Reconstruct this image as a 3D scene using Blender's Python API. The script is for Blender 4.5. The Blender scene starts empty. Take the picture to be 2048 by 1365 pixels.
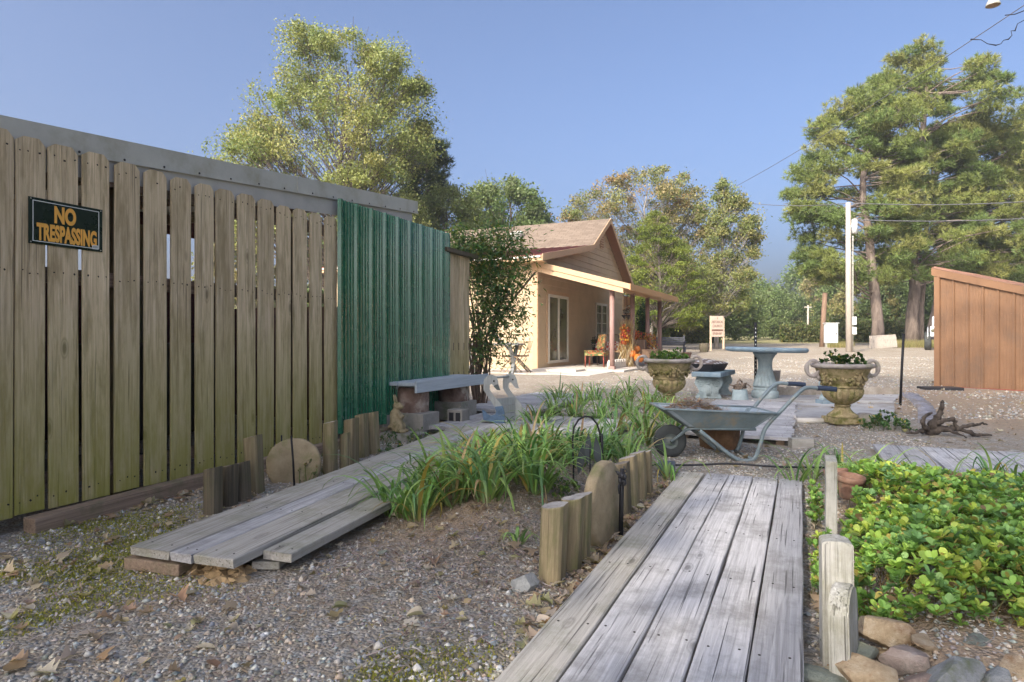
import bpy, bmesh, math, random
import numpy as np
from mathutils import Vector, Matrix, Euler, noise
random.seed(7); rng = np.random.default_rng(7)
S = bpy.context.scene
COL = S.collection
R = math.radians
PI = math.pi
F = 1300.0; HOR = 677.0; H = 1.0
A = R(24)
UX, UY = math.sin(A), math.cos(A)

def at(px, py, Y):            # photo pixel and distance -> world point
    return Vector(((px-1024)/F*Y, Y, H-(py-HOR)/F*Y))
def on(px, py, z=0.0):        # photo pixel on a level at height z
    Y = (H-z)*F/(py-HOR)
    return Vector(((px-1024)/F*Y, Y, z))
def yard(u, v, z=0.0):        # yard axes: u along fence and boardwalks, v to the right of them
    return Vector((UX*u+UY*v, UY*u-UX*v, z))
def to_uv(x, y):
    return UX*x+UY*y, UY*x-UX*y

# ---------------------------------------------------------------- scene tree
def tag(o, label=None, cat=None, group=None, kind=None):
    if label: o['label'] = label
    if cat: o['category'] = cat
    if group: o['group'] = group
    if kind: o['kind'] = kind
    return o
def thing(name, label, cat, loc=(0,0,0), rz=0.0, group=None):
    o = bpy.data.objects.new(name, None); COL.objects.link(o)
    o.empty_display_size = 0.1
    o.location = loc; o.rotation_euler = (0,0,rz)
    return tag(o, label, cat, group)
def link(name, me, parent=None, loc=None, rot=None):
    o = bpy.data.objects.new(name, me); COL.objects.link(o)
    if parent is not None: o.parent = parent
    if loc is not None: o.location = loc
    if rot is not None: o.rotation_euler = rot
    return o
def dup(root, loc, rz, label=None, group=None, scale=None):
    r = root.copy(); COL.objects.link(r); r.location = loc; r.rotation_euler = (0,0,rz)
    if label: r['label'] = label
    if group: r['group'] = group
    if scale: r.scale = scale if not isinstance(scale,(int,float)) else (scale,)*3
    for ch in list(root.children):
        c = ch.copy(); COL.objects.link(c); c.parent = r
        for g in list(ch.children):
            d = g.copy(); COL.objects.link(d); d.parent = c
    return r

# ---------------------------------------------------------------- mesh builder
class MB:
    def __init__(s): s.bm = bmesh.new(); s.mi = 0
    def mat(s, i): s.mi = i; return s
    def _done(s, fs, smooth=False):
        for f in fs: f.material_index = s.mi; f.smooth = smooth
    def box(s, c, d, rot=None, bev=0.0, taper=None):
        M = Matrix.Translation(c)
        if rot is not None: M = M @ Euler(rot).to_matrix().to_4x4()
        vs = []
        for sz in (-.5,.5):
            for sx, sy in ((-.5,-.5),(.5,-.5),(.5,.5),(-.5,.5)):
                t = taper if (taper and sz > 0) else 1
                vs.append(s.bm.verts.new(M @ Vector((sx*d[0]*t, sy*d[1]*t, sz*d[2]))))
        idx = [(3,2,1,0),(4,5,6,7),(0,1,5,4),(1,2,6,5),(2,3,7,6),(3,0,4,7)]
        fs = [s.bm.faces.new([vs[i] for i in q]) for q in idx]
        s._done(fs)
        if bev > 0:
            es = set(e for f in fs for e in f.edges)
            r = bmesh.ops.bevel(s.bm, geom=list(es), offset=bev, segments=2, affect='EDGES', profile=.6, clamp_overlap=True)
            for f in r['faces']: f.material_index = s.mi
        return s
    def poly(s, pts, smooth=False):
        f = s.bm.faces.new([s.bm.verts.new(p) for p in pts]); s._done([f], smooth); return s
    def prism(s, pts, vec, bev=0.0):
        vec = Vector(vec)
        a = [s.bm.verts.new(Vector(p)) for p in pts]; b = [s.bm.verts.new(Vector(p)+vec) for p in pts]
        n = len(pts); fs = []
        nrm = sum((Vector(pts[i]).cross(Vector(pts[(i+1) % n])) for i in range(n)), Vector())
        flip = nrm.dot(vec) < 0
        if flip: a.reverse(); b.reverse()
        fs.append(s.bm.faces.new(a[::-1])); fs.append(s.bm.faces.new(b))
        for i in range(n): fs.append(s.bm.faces.new([a[i], a[(i+1)%n], b[(i+1)%n], b[i]]))
        s._done(fs)
        if bev > 0:
            es = set(fs[0].edges) | set(fs[1].edges)
            r = bmesh.ops.bevel(s.bm, geom=list(es), offset=bev, segments=2, affect='EDGES', clamp_overlap=True)
            for f in r['faces']: f.material_index = s.mi
        return s
    def tube(s, path, rad, n=8, cap=True, smooth=True, flat=1.0):
        path = [Vector(p) for p in path]; m = len(path)
        if isinstance(rad, (int,float)): rad = [rad]*m
        rings = []; up = None
        for i, p in enumerate(path):
            t = (path[min(i+1,m-1)]-path[max(i-1,0)]).normalized()
            if up is None:
                up = Vector((0,0,1)) if abs(t.z) < .9 else Vector((1,0,0))
            x = t.cross(up)
            if x.length < 1e-4: x = t.orthogonal()
            x.normalize(); y = x.cross(t).normalized(); up = y
            rings.append([s.bm.verts.new(p+(x*math.cos(2*PI*k/n)+y*math.sin(2*PI*k/n)*flat)*rad[i]) for k in range(n)])
        fs = []
        for i in range(m-1):
            for k in range(n):
                fs.append(s.bm.faces.new([rings[i][k], rings[i][(k+1)%n], rings[i+1][(k+1)%n], rings[i+1][k]]))
        s._done(fs, smooth)
        if cap:
            c = [s.bm.faces.new(rings[0][::-1]), s.bm.faces.new(rings[-1])]; s._done(c)
        return s
    def lathe(s, prof, n=32, c=(0,0,0), mod=None, smooth=True, cap=True):
        c = Vector(c); rings = []
        for r, z in prof:
            ring = []
            for k in range(n):
                a = 2*PI*k/n; rr = r*(mod(a, z) if mod else 1)
                ring.append(s.bm.verts.new(c+Vector((rr*math.cos(a), rr*math.sin(a), z))))
            rings.append(ring)
        fs = []
        for i in range(len(prof)-1):
            for k in range(n):
                fs.append(s.bm.faces.new([rings[i][k], rings[i][(k+1)%n], rings[i+1][(k+1)%n], rings[i+1][k]]))
        s._done(fs, smooth)
        if cap:
            c = []
            if prof[0][0] > 1e-3: c.append(s.bm.faces.new(rings[0][::-1]))
            if prof[-1][0] > 1e-3: c.append(s.bm.faces.new(rings[-1]))
            s._done(c)
        return s
    def ball(s, c, r, rot=None, sub=2, jit=0.0, seed=0, smooth=True):
        if isinstance(r, (int,float)): r = (r,r,r)
        M = Matrix.Translation(c)
        if rot is not None: M = M @ Euler(rot).to_matrix().to_4x4()
        M = M @ Matrix.Diagonal((r[0],r[1],r[2],1))
        g = bmesh.ops.create_icosphere(s.bm, subdivisions=sub, radius=1.0)
        for v in g['verts']:
            p = v.co.copy()
            if jit:
                p *= 1+jit*noise.noise(p*1.6+Vector((seed*7.3, seed*3.1, seed)))+jit*.5*noise.noise(p*4+Vector((seed,0,seed*2)))
            v.co = M @ p
        s._done(set(f for v in g['verts'] for f in v.link_faces), smooth)
        return s
    def rock(s, c, r, rot=None, seed=0, facets=15):
        rr = random.Random(seed)
        M = Matrix.Translation(c)
        if rot is not None: M = M @ Euler(rot).to_matrix().to_4x4()
        M = M @ Matrix.Diagonal((r[0],r[1],r[2],1))
        g = bmesh.ops.create_icosphere(s.bm, subdivisions=4, radius=1.0)
        planes = []
        for _ in range(facets):
            d = Vector((rr.gauss(0,1), rr.gauss(0,1), rr.gauss(0,1))).normalized()
            planes.append((d, rr.uniform(.42,.8)))
        for v in g['verts']:
            p = v.co.copy()
            for d, h in planes:
                k = p.dot(d)-h
                if k > 0: p -= d*k*.97
            p *= 1+.05*noise.noise(p*3+Vector((seed,seed,0)))+.045*noise.noise(p*8+Vector((0,seed,0)))
            v.co = M @ p
        s._done(set(f for v in g['verts'] for f in v.link_faces), True); s.sharp = R(24)
        return s
    def build(s, name, mats, parent=None, loc=None, rot=None, smooth_angle=None):
        me = bpy.data.meshes.new(name)
        s.bm.normal_update()
        s.bm.to_mesh(me); s.bm.free()
        if getattr(s,'sharp',None): me.set_sharp_from_angle(angle=s.sharp)
        if not isinstance(mats, (list,tuple)): mats = [mats]
        for m in mats: me.materials.append(m)
        return link(name, me, parent, loc, rot)

def mesh_np(name, V, Fq, mats, parent=None, col=None, smooth=False, loc=None, rot=None):
    """V (n,3), Fq (m,k) faces of equal size, col (n,3) per-vertex natural colour"""
    V = np.asarray(V, dtype=np.float32); Fq = np.asarray(Fq, dtype=np.int32)
    me = bpy.data.meshes.new(name)
    k = Fq.shape[1]; m = len(Fq)
    me.vertices.add(len(V)); me.vertices.foreach_set('co', V.ravel())
    me.loops.add(m*k); me.loops.foreach_set('vertex_index', Fq.ravel())
    me.polygons.add(m)
    me.polygons.foreach_set('loop_start', np.arange(0, m*k, k, dtype=np.int32))
    me.polygons.foreach_set('loop_total', np.full(m, k, dtype=np.int32))
    if smooth: me.polygons.foreach_set('use_smooth', np.ones(m, dtype=bool))
    if col is not None:
        ca = me.color_attributes.new('tint', 'FLOAT_COLOR', 'POINT')
        c4 = np.ones((len(V),4), dtype=np.float32); c4[:,:3] = col
        ca.data.foreach_set('color', c4.ravel())
    me.update(calc_edges=True)
    if not isinstance(mats, (list,tuple)): mats = [mats]
    for mm in mats: me.materials.append(mm)
    return link(name, me, parent, loc, rot)

def unit(v): return v/np.maximum(np.linalg.norm(v, axis=-1, keepdims=True), 1e-9)

# ---------------------------------------------------------------- materials
class NT:
    def __init__(s, name):
        s.m = bpy.data.materials.new(name); s.m.use_nodes = True
        s.t = s.m.node_tree; s.b = s.t.nodes['Principled BSDF']; s.out = s.t.nodes['Material Output']
        s.b.inputs['Specular IOR Level'].default_value = .35
        s.b.inputs['Roughness'].default_value = .8
    def n(s, typ, **kw):
        nd = s.t.nodes.new(typ)
        for k, v in kw.items():
            if k.startswith('i_'):
                key = k[2:].replace('_',' ')
                nd.inputs[int(key) if key.isdigit() else key].default_value = v
            else: setattr(nd, k, v)
        return nd
    def l(s, a, b): s.t.links.new(a, b)
    def ramp(s, fac, stops, interp='LINEAR'):
        r = s.t.nodes.new('ShaderNodeValToRGB'); cr = r.color_ramp; cr.interpolation = interp
        while len(cr.elements) < len(stops): cr.elements.new(.5)
        for e, (p, c) in zip(cr.elements, stops):
            e.position = p
            e.color = (c,c,c,1) if isinstance(c,(int,float)) else (*c,1)
        s.l(fac, r.inputs[0]); return r.outputs[0]
    def mix(s, fac, a, b, mode='MIX'):
        x = s.t.nodes.new('ShaderNodeMix'); x.data_type = 'RGBA'; x.blend_type = mode; x.clamp_factor = True
        for sock, v in ((x.inputs[0],fac),(x.inputs[6],a),(x.inputs[7],b)):
            if isinstance(v,(int,float)): sock.default_value = v
            elif isinstance(v, tuple): sock.default_value = (*v,1) if len(v)==3 else v
            else: s.l(v, sock)
        return x.outputs[2]
    def math(s, op, a, b=None):
        x = s.t.nodes.new('ShaderNodeMath'); x.operation = op
        for sock, v in zip(x.inputs, (a,b)):
            if v is None: continue
            if isinstance(v,(int,float)): sock.default_value = v
            else: s.l(v, sock)
        return x.outputs[0]
    def coord(s, scale=(1,1,1), rand=True, which='Object'):
        tc = s.n('ShaderNodeTexCoord'); v = tc.outputs[which]
        if rand:
            oi = s.n('ShaderNodeObjectInfo')
            a = s.n('ShaderNodeVectorMath', operation='SCALE'); a.inputs[0].default_value = (31,17,23)
            s.l(oi.outputs['Random'], a.inputs['Scale'])
            b = s.n('ShaderNodeVectorMath', operation='ADD'); s.l(v, b.inputs[0]); s.l(a.outputs[0], b.inputs[1]); v = b.outputs[0]
        mp = s.n('ShaderNodeMapping'); s.l(v, mp.inputs[0]); mp.inputs['Scale'].default_value = scale
        return mp.outputs[0]
    def noise(s, vec, scale, detail=5, rough=.6, dist=0):
        x = s.n('ShaderNodeTexNoise'); x.inputs['Scale'].default_value = scale; x.inputs['Detail'].default_value = detail
        x.inputs['Roughness'].default_value = rough; x.inputs['Distortion'].default_value = dist
        s.l(vec, x.inputs['Vector']); return x.outputs[0]
    def voro(s, vec, scale, out='Distance', feature='F1', rnd=1):
        x = s.n('ShaderNodeTexVoronoi', feature=feature); x.inputs['Scale'].default_value = scale
        x.inputs['Randomness'].default_value = rnd
        s.l(vec, x.inputs['Vector']); return x.outputs[out]
    def bump(s, h, strength=.4, dist=.01):
        b = s.n('ShaderNodeBump'); b.inputs['Strength'].default_value = strength; b.inputs['Distance'].default_value = dist
        s.l(h, b.inputs['Height']); s.l(b.outputs[0], s.b.inputs['Normal']); return b
    def col(s, c):
        if isinstance(c, tuple): s.b.inputs['Base Color'].default_value = (*c,1)
        else: s.l(c, s.b.inputs['Base Color'])
    def set(s, **kw):
        for k, v in kw.items(): s.b.inputs[k.replace('_',' ')].default_value = v
        return s

def wood(name, dark, mid, light, axis='X', crack=.5, stain=None, sscale=(3,3,3), moss=None, rough=.85, bump=.5, vary=.25, knots=True, fine=1.0):
    t = NT(name)
    def sc(a, c): return {'X':(a,c,c),'Y':(c,a,c),'Z':(c,c,a)}[axis]
    g = t.noise(t.coord(sc(1.0,36*fine)), 2.2, 8, .7, .6)
    c = t.ramp(g, [(.28,dark),(.5,mid),(.72,light)])
    big = t.noise(t.coord(sc(1.2,3.0)), 1.7, 4, .6)
    c = t.mix(t.ramp(big, [(.35,0.0),(.7,.55)]), c, t.mix(.5, c, light))
    oi = t.n('ShaderNodeObjectInfo')
    k = t.math('ADD', t.math('MULTIPLY', oi.outputs['Random'], vary), 1-vary*.5)
    bri = t.n('ShaderNodeVectorMath', operation='SCALE'); t.l(c, bri.inputs[0]); t.l(k, bri.inputs['Scale']); c = bri.outputs[0]
    h = g
    if crack:
        cr = t.noise(t.coord(sc(.55,48*fine)), 2.5, 3, .5, .4)
        cm = t.ramp(cr, [(.30,1.0),(.37,0.0)])
        c = t.mix(t.math('MULTIPLY', cm, crack), c, tuple(x*.25 for x in dark))
        h = t.math('SUBTRACT', g, t.math('MULTIPLY', cm, .8))
    if knots:
        kd = t.voro(t.coord(sc(1.9,5.2)), 1.0, 'Distance')
        km = t.ramp(kd, [(.0,1.0),(.05,.9),(.085,.15),(.1,.5),(.13,0)])
        c = t.mix(t.math('MULTIPLY', km, .75), c, tuple(x*.45 for x in dark))
    if stain:
        sn = t.noise(t.coord(sscale), 1.6, 6, .7)
        c = t.mix(t.math('MULTIPLY', t.ramp(sn, [(.48,0.0),(.66,1.0)]), stain[1]), c, stain[0])
    if moss:      # algae film that grows up from the foot of the boards, broken up by noise
        tc = t.n('ShaderNodeTexCoord'); sp = t.n('ShaderNodeSeparateXYZ'); t.l(tc.outputs['Object'], sp.inputs[0])
        mn = t.noise(t.coord((6,6,2.2)), 1.5, 6, .65)
        zz = t.math('ADD', sp.outputs['Z'], t.math('MULTIPLY', t.math('SUBTRACT', mn, .5), moss[3]))
        mr = t.n('ShaderNodeMapRange'); mr.inputs[1].default_value = moss[1]; mr.inputs[2].default_value = moss[2]
        mr.inputs[3].default_value = moss[4]; mr.inputs[4].default_value = 0; t.l(zz, mr.inputs[0])
        mm = t.math('MULTIPLY', mr.outputs[0], t.ramp(mn, [(.3,.35),(.6,1.0)]))
        c = t.mix(mm, c, moss[0])
    t.col(c); t.set(Roughness=rough); t.bump(h, bump, .006)
    return t.m

def plain(name, c, rough=.7, metal=0.0, var=.25, scale=8, bump=.15, bscale=60, c2=None, rand=True, spec=.35, coat=0):
    t = NT(name)
    v = t.coord((1,1,1), rand)
    a = t.noise(v, scale, 6, .65)
    lo = c2 if c2 else tuple(x*(1-var) for x in c); hi = tuple(min(1,x*(1+var*.6)) for x in c)
    t.col(t.ramp(a, [(.3,lo),(.5,c),(.72,hi)]))
    b = t.noise(v, bscale, 4, .6)
    if bump: t.bump(b, bump, .004)
    rr = t.ramp(a, [(.3,max(0,rough-.08)),(.7,min(1,rough+.08))]); t.l(rr, t.b.inputs['Roughness'])
    t.set(Metallic=metal); t.b.inputs['Specular IOR Level'].default_value = spec
    if coat: t.b.inputs['Coat Weight'].default_value = coat
    return t.m

def stone(name, cols, stain=None, scale=5, bump=.6, rough=.9, sscale=4, sl=(.5,.68)):
    t = NT(name); v = t.coord((1,1,1))
    a = t.noise(v, scale, 9, .68, .3)
    c = t.ramp(a, [(.28,cols[0]),(.5,cols[1]),(.72,cols[2])])
    if stain:
        s = t.noise(v, sscale, 7, .7)
        c = t.mix(t.ramp(s, [(sl[0],0.0),(sl[1],1.0)]), c, stain)
    t.col(c); t.set(Roughness=rough)
    f = t.noise(v, scale*9, 7, .7)
    t.bump(t.math('ADD', f, t.math('MULTIPLY', a, .8)), bump, .008)
    return t.m

def leafmat(name, trans=.35, rough=.5, spec=.3, tint=(1,1,1)):
    t = NT(name)
    at_ = t.n('ShaderNodeAttribute', attribute_name='tint')
    c = t.mix(1.0, at_.outputs['Color'], tint, 'MULTIPLY')
    t.col(c); t.set(Roughness=rough); t.b.inputs['Specular IOR Level'].default_value = spec
    tr = t.n('ShaderNodeBsdfTranslucent'); t.l(t.mix(1.0, c, (1.15,1.2,.65), 'MULTIPLY'), tr.inputs[0])
    mx = t.n('ShaderNodeMixShader'); mx.inputs[0].default_value = trans
    t.l(t.b.outputs[0], mx.inputs[1]); t.l(tr.outputs[0], mx.inputs[2]); t.l(mx.outputs[0], t.out.inputs[0])
    return t.m

def tinted(name, rough=.85, bump=.3, bscale=40, spec=.25):
    t = NT(name)
    at_ = t.n('ShaderNodeAttribute', attribute_name='tint'); v = t.coord((1,1,1), False)
    n = t.noise(v, bscale, 4, .6)
    t.col(t.mix(t.ramp(n, [(.35,0.0),(.65,.35)]), at_.outputs['Color'], t.mix(1.0, at_.outputs['Color'], (.55,.5,.45), 'MULTIPLY')))
    t.set(Roughness=rough); t.b.inputs['Specular IOR Level'].default_value = spec
    t.bump(n, bump, .004); return t.m

def bark(name, c1, c2, scale=(9,9,1.6)):
    t = NT(name); v = t.coord(scale)
    a = t.noise(v, 1.6, 7, .7, .5); t.col(t.ramp(a, [(.32,c1),(.62,c2)])); t.set(Roughness=.95); t.bump(a, .9, .03)
    return t.m

def glass(name, c=(.05,.06,.055), rough=.04):
    t = NT(name); v = t.coord((1,1,1))
    a = t.noise(v, 1.4, 3, .5)
    t.col(t.ramp(a, [(.4,tuple(x*.7 for x in c)),(.6,c)])); t.set(Roughness=rough); t.b.inputs['Specular IOR Level'].default_value = .9
    return t.m

MW = {}
MW['fence'] = wood('fence_wood', (.26,.195,.11), (.61,.48,.30), (.79,.665,.46), 'Z', crack=.65,
                   stain=((.30,.23,.12),.75), sscale=(9,9,1.3), moss=((.27,.26,.03),.1,1.25,1.1,.95), vary=.3, bump=.8)
MW['deck'] = wood('weathered_grey_deck', (.23,.22,.215), (.43,.42,.415), (.60,.585,.575), 'X', crack=.85, stain=((.19,.18,.165),.6), vary=.28, bump=.9)
MW['deckb'] = wood('weathered_brown_deck', (.20,.185,.155), (.37,.345,.30), (.52,.49,.435), 'X', crack=.8, stain=((.18,.19,.11),.5), vary=.28, bump=.9)
MW['timber'] = wood('old_timber', (.14,.095,.065), (.26,.185,.13), (.38,.28,.20), 'X', crack=.5, stain=((.10,.12,.05),.6), vary=.2)
MW['log'] = wood('treated_log', (.105,.085,.048), (.22,.175,.10), (.35,.285,.175), 'Z', crack=.5, stain=((.15,.155,.06),.8), sscale=(8,8,2.5), vary=.35)
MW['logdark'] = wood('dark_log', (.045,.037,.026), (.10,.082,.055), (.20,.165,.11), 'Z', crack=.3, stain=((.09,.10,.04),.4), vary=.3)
MW['endgrain'] = plain('end_grain', (.36,.33,.29), .9, var=.45, scale=22, bump=.4)
MW['enddark'] = plain('end_grain_dark', (.15,.13,.11), .9, var=.45, scale=22, bump=.4)
MW['greypost'] = wood('grey_post', (.20,.195,.175), (.38,.37,.335), (.55,.54,.50), 'Z', crack=.8, stain=((.20,.20,.13),.65), vary=.15, bump=.9)
MW['pole'] = wood('pole_wood', (.30,.26,.22), (.43,.38,.32), (.52,.47,.41), 'Z', crack=.4, vary=.1, knots=False, fine=.3)
MW['polebrown'] = wood('brown_pole_wood', (.12,.075,.05), (.20,.13,.085), (.28,.19,.13), 'Z', crack=.4, vary=.1, knots=False, fine=.3)
M_nail = plain('nail_stain', (.03,.024,.02), .8, bump=0)
M_galv = plain('galvanised_steel', (.46,.455,.40), .55, .1, var=.18, scale=5, bump=.05, c2=(.36,.34,.265))
M_soffit = plain('grey_fascia_board', (.44,.43,.39), .7, 0, var=.15, scale=4, bump=.1)
M_conc = stone('concrete', ((.30,.285,.26),(.43,.41,.375),(.53,.51,.47)), stain=(.22,.20,.16), scale=3, sscale=2.2)
M_block = stone('cinder_block', ((.20,.19,.165),(.29,.27,.235),(.36,.34,.30)), stain=(.13,.15,.07), scale=8)
M_black = plain('black_iron', (.018,.018,.02), .55, .2, var=.4, bump=.2)
M_plblack = plain('black_plastic', (.03,.03,.033), .45, 0, var=.3, bump=.1)
M_leaf = leafmat('foliage')
M_blade = leafmat('blades', .3, .42, .4)
M_gcover = leafmat('groundcover_leaf', .3, .45, .3)
M_bark = bark('bark', (.07,.055,.045), (.17,.14,.115))
M_pinebark = bark('pine_bark', (.10,.075,.06), (.25,.20,.165), (5,5,1.0))
M_palebark = bark('pale_bark', (.16,.14,.12), (.36,.33,.29))
M_tint = tinted('natural_tint')
# ================================================================ GROUND
FA = R(22.4); FX, FY = math.sin(FA), math.cos(FA)      # fence direction
FO = (-2.52, 3.34)
def wob(x, y, s, seed=0):
    r = np.random.default_rng(seed); o = np.zeros_like(x, dtype=float)
    for k in range(9):
        a = r.uniform(0, 2*PI); f = s*r.uniform(.5, 2.6); o += np.sin((x*np.cos(a)+y*np.sin(a))*f+r.uniform(0,6.28))/(1+.25*k)
    return o/4.0
def sm(a, b, x): t = np.clip((x-a)/(b-a), 0, 1); return t*t*(3-2*t)
def gh(x, y):
    x = np.asarray(x, float); y = np.asarray(y, float)
    z = np.interp(y, [-60,3,6,10,18,30,40,60,120,400], [-.3,0,.05,.09,.12,.33,.54,.85,1.3,3.0])
    u = UX*x+UY*y; v = UY*x-UX*y
    z = z + .15*np.exp(-((u-3.75)/1.0)**2-((v+1.5)/.36)**2)
    z = z + .10*sm(1.9,2.3,u)*sm(4.9,4.5,u)*sm(.16,.4,v)*sm(4.2,3.2,v)
    z = z + .07*sm(6.7,7.0,u)*sm(9.2,8.8,u)*sm(-2.9,-2.5,v)*sm(-1.2,-1.5,v)
    hm = sm(15,18,y)*sm(33,29,y)*sm(-14,-9,x)*sm(9.5,7,x)
    z = z*(1-hm)+.10*hm
    return z + .012*wob(x,y,2.2,1)*sm(60,5,y) + .006*wob(x,y,9,2)*sm(12,4,y)
def ghf(x, y): return float(gh(np.array([x]), np.array([y]))[0])
ys = np.concatenate([np.arange(-40,0,2.0), np.arange(0,1.2,.2), np.arange(1.2,6.5,.05), np.arange(6.5,14,.14), np.arange(14,48,.6), np.arange(48,130,4), np.arange(130,520,25)])
xs = np.concatenate([np.arange(-260,-30,20), np.arange(-30,-6,1.2), np.arange(-6,7,.07), np.arange(7,34,.8), np.arange(34,300,20)])
X, Yg = np.meshgrid(xs, ys); Zg = gh(X, Yg)
ny, nx = X.shape
V = np.stack([X.ravel(), Yg.ravel(), Zg.ravel()], 1)
i = np.arange(ny*nx).reshape(ny, nx)
Q = np.stack([i[:-1,:-1].ravel(), i[:-1,1:].ravel(), i[1:,1:].ravel(), i[1:,:-1].ravel()], 1)
xf, yf = V[:,0], V[:,1]; uf, vf = to_uv(xf, yf)
w1 = wob(xf, yf, 1.1, 5); w2 = wob(xf, yf, 4.0, 6)
lot = sm(10.6,11.6, yf+.5*w1)*sm(-3.0,-1.0,xf+.3*w1)
lot = np.maximum(lot, sm(9.0,10.0,yf+.4*w1)*sm(-1.2,-.4,xf)*sm(2.6,1.6,xf))
lot *= 1-.85*np.exp(-((yf-12.6-.10*xf+.5*w1)/.9)**2)*sm(2.2,3.2,xf)*np.clip(.75+.4*w2,0,1)  # greyer gravel band that also carries the shade lying across the lot
lot *= 1-.8*sm(20,23,yf)*sm(29,26,yf)*sm(10,7,xf+.4*w1)  # farther grey gravel patch, likewise toned for shade on the lot
lot *= sm(47,43, yf-.12*xf+.8*w1)
grass = np.maximum(sm(41,46, yf-.12*xf+.8*w1), sm(-7,-11,xf)*sm(6,12,yf))
soil = 1.0*np.exp(-((uf-3.1)/.5)**4-((vf+1.75)/.32)**4)                                    # bare clay on the bed
soil = np.maximum(soil, .85*sm(3.6,4.6,xf-.1*yf+.3*w1)*sm(5.6,6.6,yf+.4*w1)*sm(12.5,10.8,yf))   # brown yard by the shed
soil = np.maximum(soil, .9*sm(1.95,2.2,uf)*sm(4.9,4.5,uf)*sm(.1,.25,vf))
soil = np.maximum(soil, .6*np.exp(-((xf+1.25)/.35)**2-((yf-2.5)/.14)**2))
moss = sm(.05,.5,w2*.6+w1*.45+.12)*sm(-.7,-1.5,xf+.22*yf-.3)*sm(3.9,2.2,yf)
moss = np.maximum(moss, .8*sm(.35,.7,w2+.3*w1)*sm(.3,-.4,xf)*sm(2.4,1.8,yf))
mulch = np.exp(-((uf-3.4)/1.3)**4-((vf+1.4)/.62)**4)
gcol = np.stack([lot, soil, moss, grass], 1).astype(np.float32)

t = NT('ground'); v = t.coord((1,1,1), False)
a1 = t.n('ShaderNodeAttribute', attribute_name='mask')
sp = t.n('ShaderNodeSeparateColor'); t.l(a1.outputs['Color'], sp.inputs[0])
cell = t.n('ShaderNodeTexVoronoi'); cell.inputs['Scale'].default_value = 75; t.l(v, cell.inputs['Vector'])
csep = t.n('ShaderNodeSeparateColor'); t.l(cell.outputs['Color'], csep.inputs[0])
grav = t.ramp(csep.outputs[0], [(0,(.16,.155,.135)),(.25,(.31,.29,.25)),(.5,(.41,.385,.335)),(.72,(.34,.35,.345)),(.9,(.51,.47,.40)),(1,(.60,.57,.51))])
n1 = t.noise(v, 1.3, 6, .65); n2 = t.noise(v, 14, 7, .7); n3 = t.noise(v, 90, 4, .7)
grav = t.mix(t.ramp(n2, [(.38,0.0),(.58,.85)]), grav, (.30,.24,.17))
cl2 = t.n('ShaderNodeTexVoronoi'); cl2.inputs['Scale'].default_value = 34; t.l(v, cl2.inputs['Vector'])
cs2 = t.n('ShaderNodeSeparateColor'); t.l(cl2.outputs['Color'], cs2.inputs[0])
lotc = t.ramp(cs2.outputs[0], [(0,(.26,.22,.175)),(.4,(.40,.345,.275)),(.75,(.47,.41,.325)),(1,(.58,.52,.43))])
lotc = t.mix(t.ramp(n1, [(.36,0.0),(.66,.65)]), lotc, (.32,.26,.19))
lotc = t.mix(t.ramp(t.noise(v, 3.1, 7, .72), [(.5,0.0),(.66,.6)]), lotc, (.31,.25,.18))
soilc = t.ramp(n2, [(.3,(.24,.17,.11)),(.5,(.38,.275,.18)),(.7,(.52,.40,.28))])
soilc = t.mix(t.ramp(n3, [(.3,.7),(.5,0.0)]), soilc, (.12,.09,.065))
mossc = t.ramp(n3, [(.3,(.045,.055,.012)),(.5,(.10,.115,.025)),(.7,(.20,.20,.05))])
grc = t.ramp(t.noise(v, .35, 8, .7), [(.3,(.16,.17,.06)),(.5,(.36,.32,.15)),(.7,(.48,.42,.24))])
c = t.mix(sp.outputs[0], grav, lotc)
c = t.mix(t.math('MULTIPLY', sp.outputs[1], t.ramp(n2, [(.25,.5),(.5,1.0)])), c, soilc)
c = t.mix(t.math('MULTIPLY', sp.outputs[2], t.ramp(n2, [(.4,0.0),(.52,1.0)])), c, mossc)
c = t.mix(a1.outputs['Alpha'], c, grc)
t.col(c); t.set(Roughness=.95); t.b.inputs['Specular IOR Level'].default_value = .2
hh = t.math('ADD', t.math('MULTIPLY', cell.outputs['Distance'], -1.2), t.math('MULTIPLY', n3, .6))
t.bump(hh, .8, .012)
g = mesh_np('ground', V, Q, t.m, smooth=True)
ca = g.data.color_attributes.new('mask', 'FLOAT_COLOR', 'POINT'); ca.data.foreach_set('color', gcol.ravel())
tag(g, kind='structure')

# ---------------------------------------------------------------- loose gravel, mulch, leaf litter, twigs
def under_deck(x, y):
    u, v = to_uv(x, y)
    m = (u > -1) & (u < 4.66) & (v > -.80) & (v < .02)
    m |= (u > 1.95) & (u < 5.6) & (v > -2.62-.085*(u-1.9)) & (v < -1.98-.085*(u-1.9))
    m |= (u > 5.45) & (u < 6.85) & (v > -3.4) & (v < -1.55)
    m |= (u > 6.1) & (u < 9.8) & (v > -1.2) & (v < -.05)
    m |= (u > 5.25) & (u < 6.45) & (v > .5)
    m |= ((x-FO[0])*FY-(y-FO[1])*FX < .02)
    return m
def scatter(n, x0, x1, y0, y1, keep, power=1.0):
    x = rng.uniform(x0, x1, n*6); yy = y0+(y1-y0)*rng.random(n*6)**power
    k = keep(x, yy)*(~under_deck(x, yy)); s = rng.random(len(x)) < k
    x, yy = x[s][:n], yy[s][:n]
    return x, yy
def rotz(p, a): c, s = np.cos(a)[:,None], np.sin(a)[:,None]; return np.stack([p[...,0]*c-p[...,1]*s, p[...,0]*s+p[...,1]*c, p[...,2]], -1)
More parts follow.
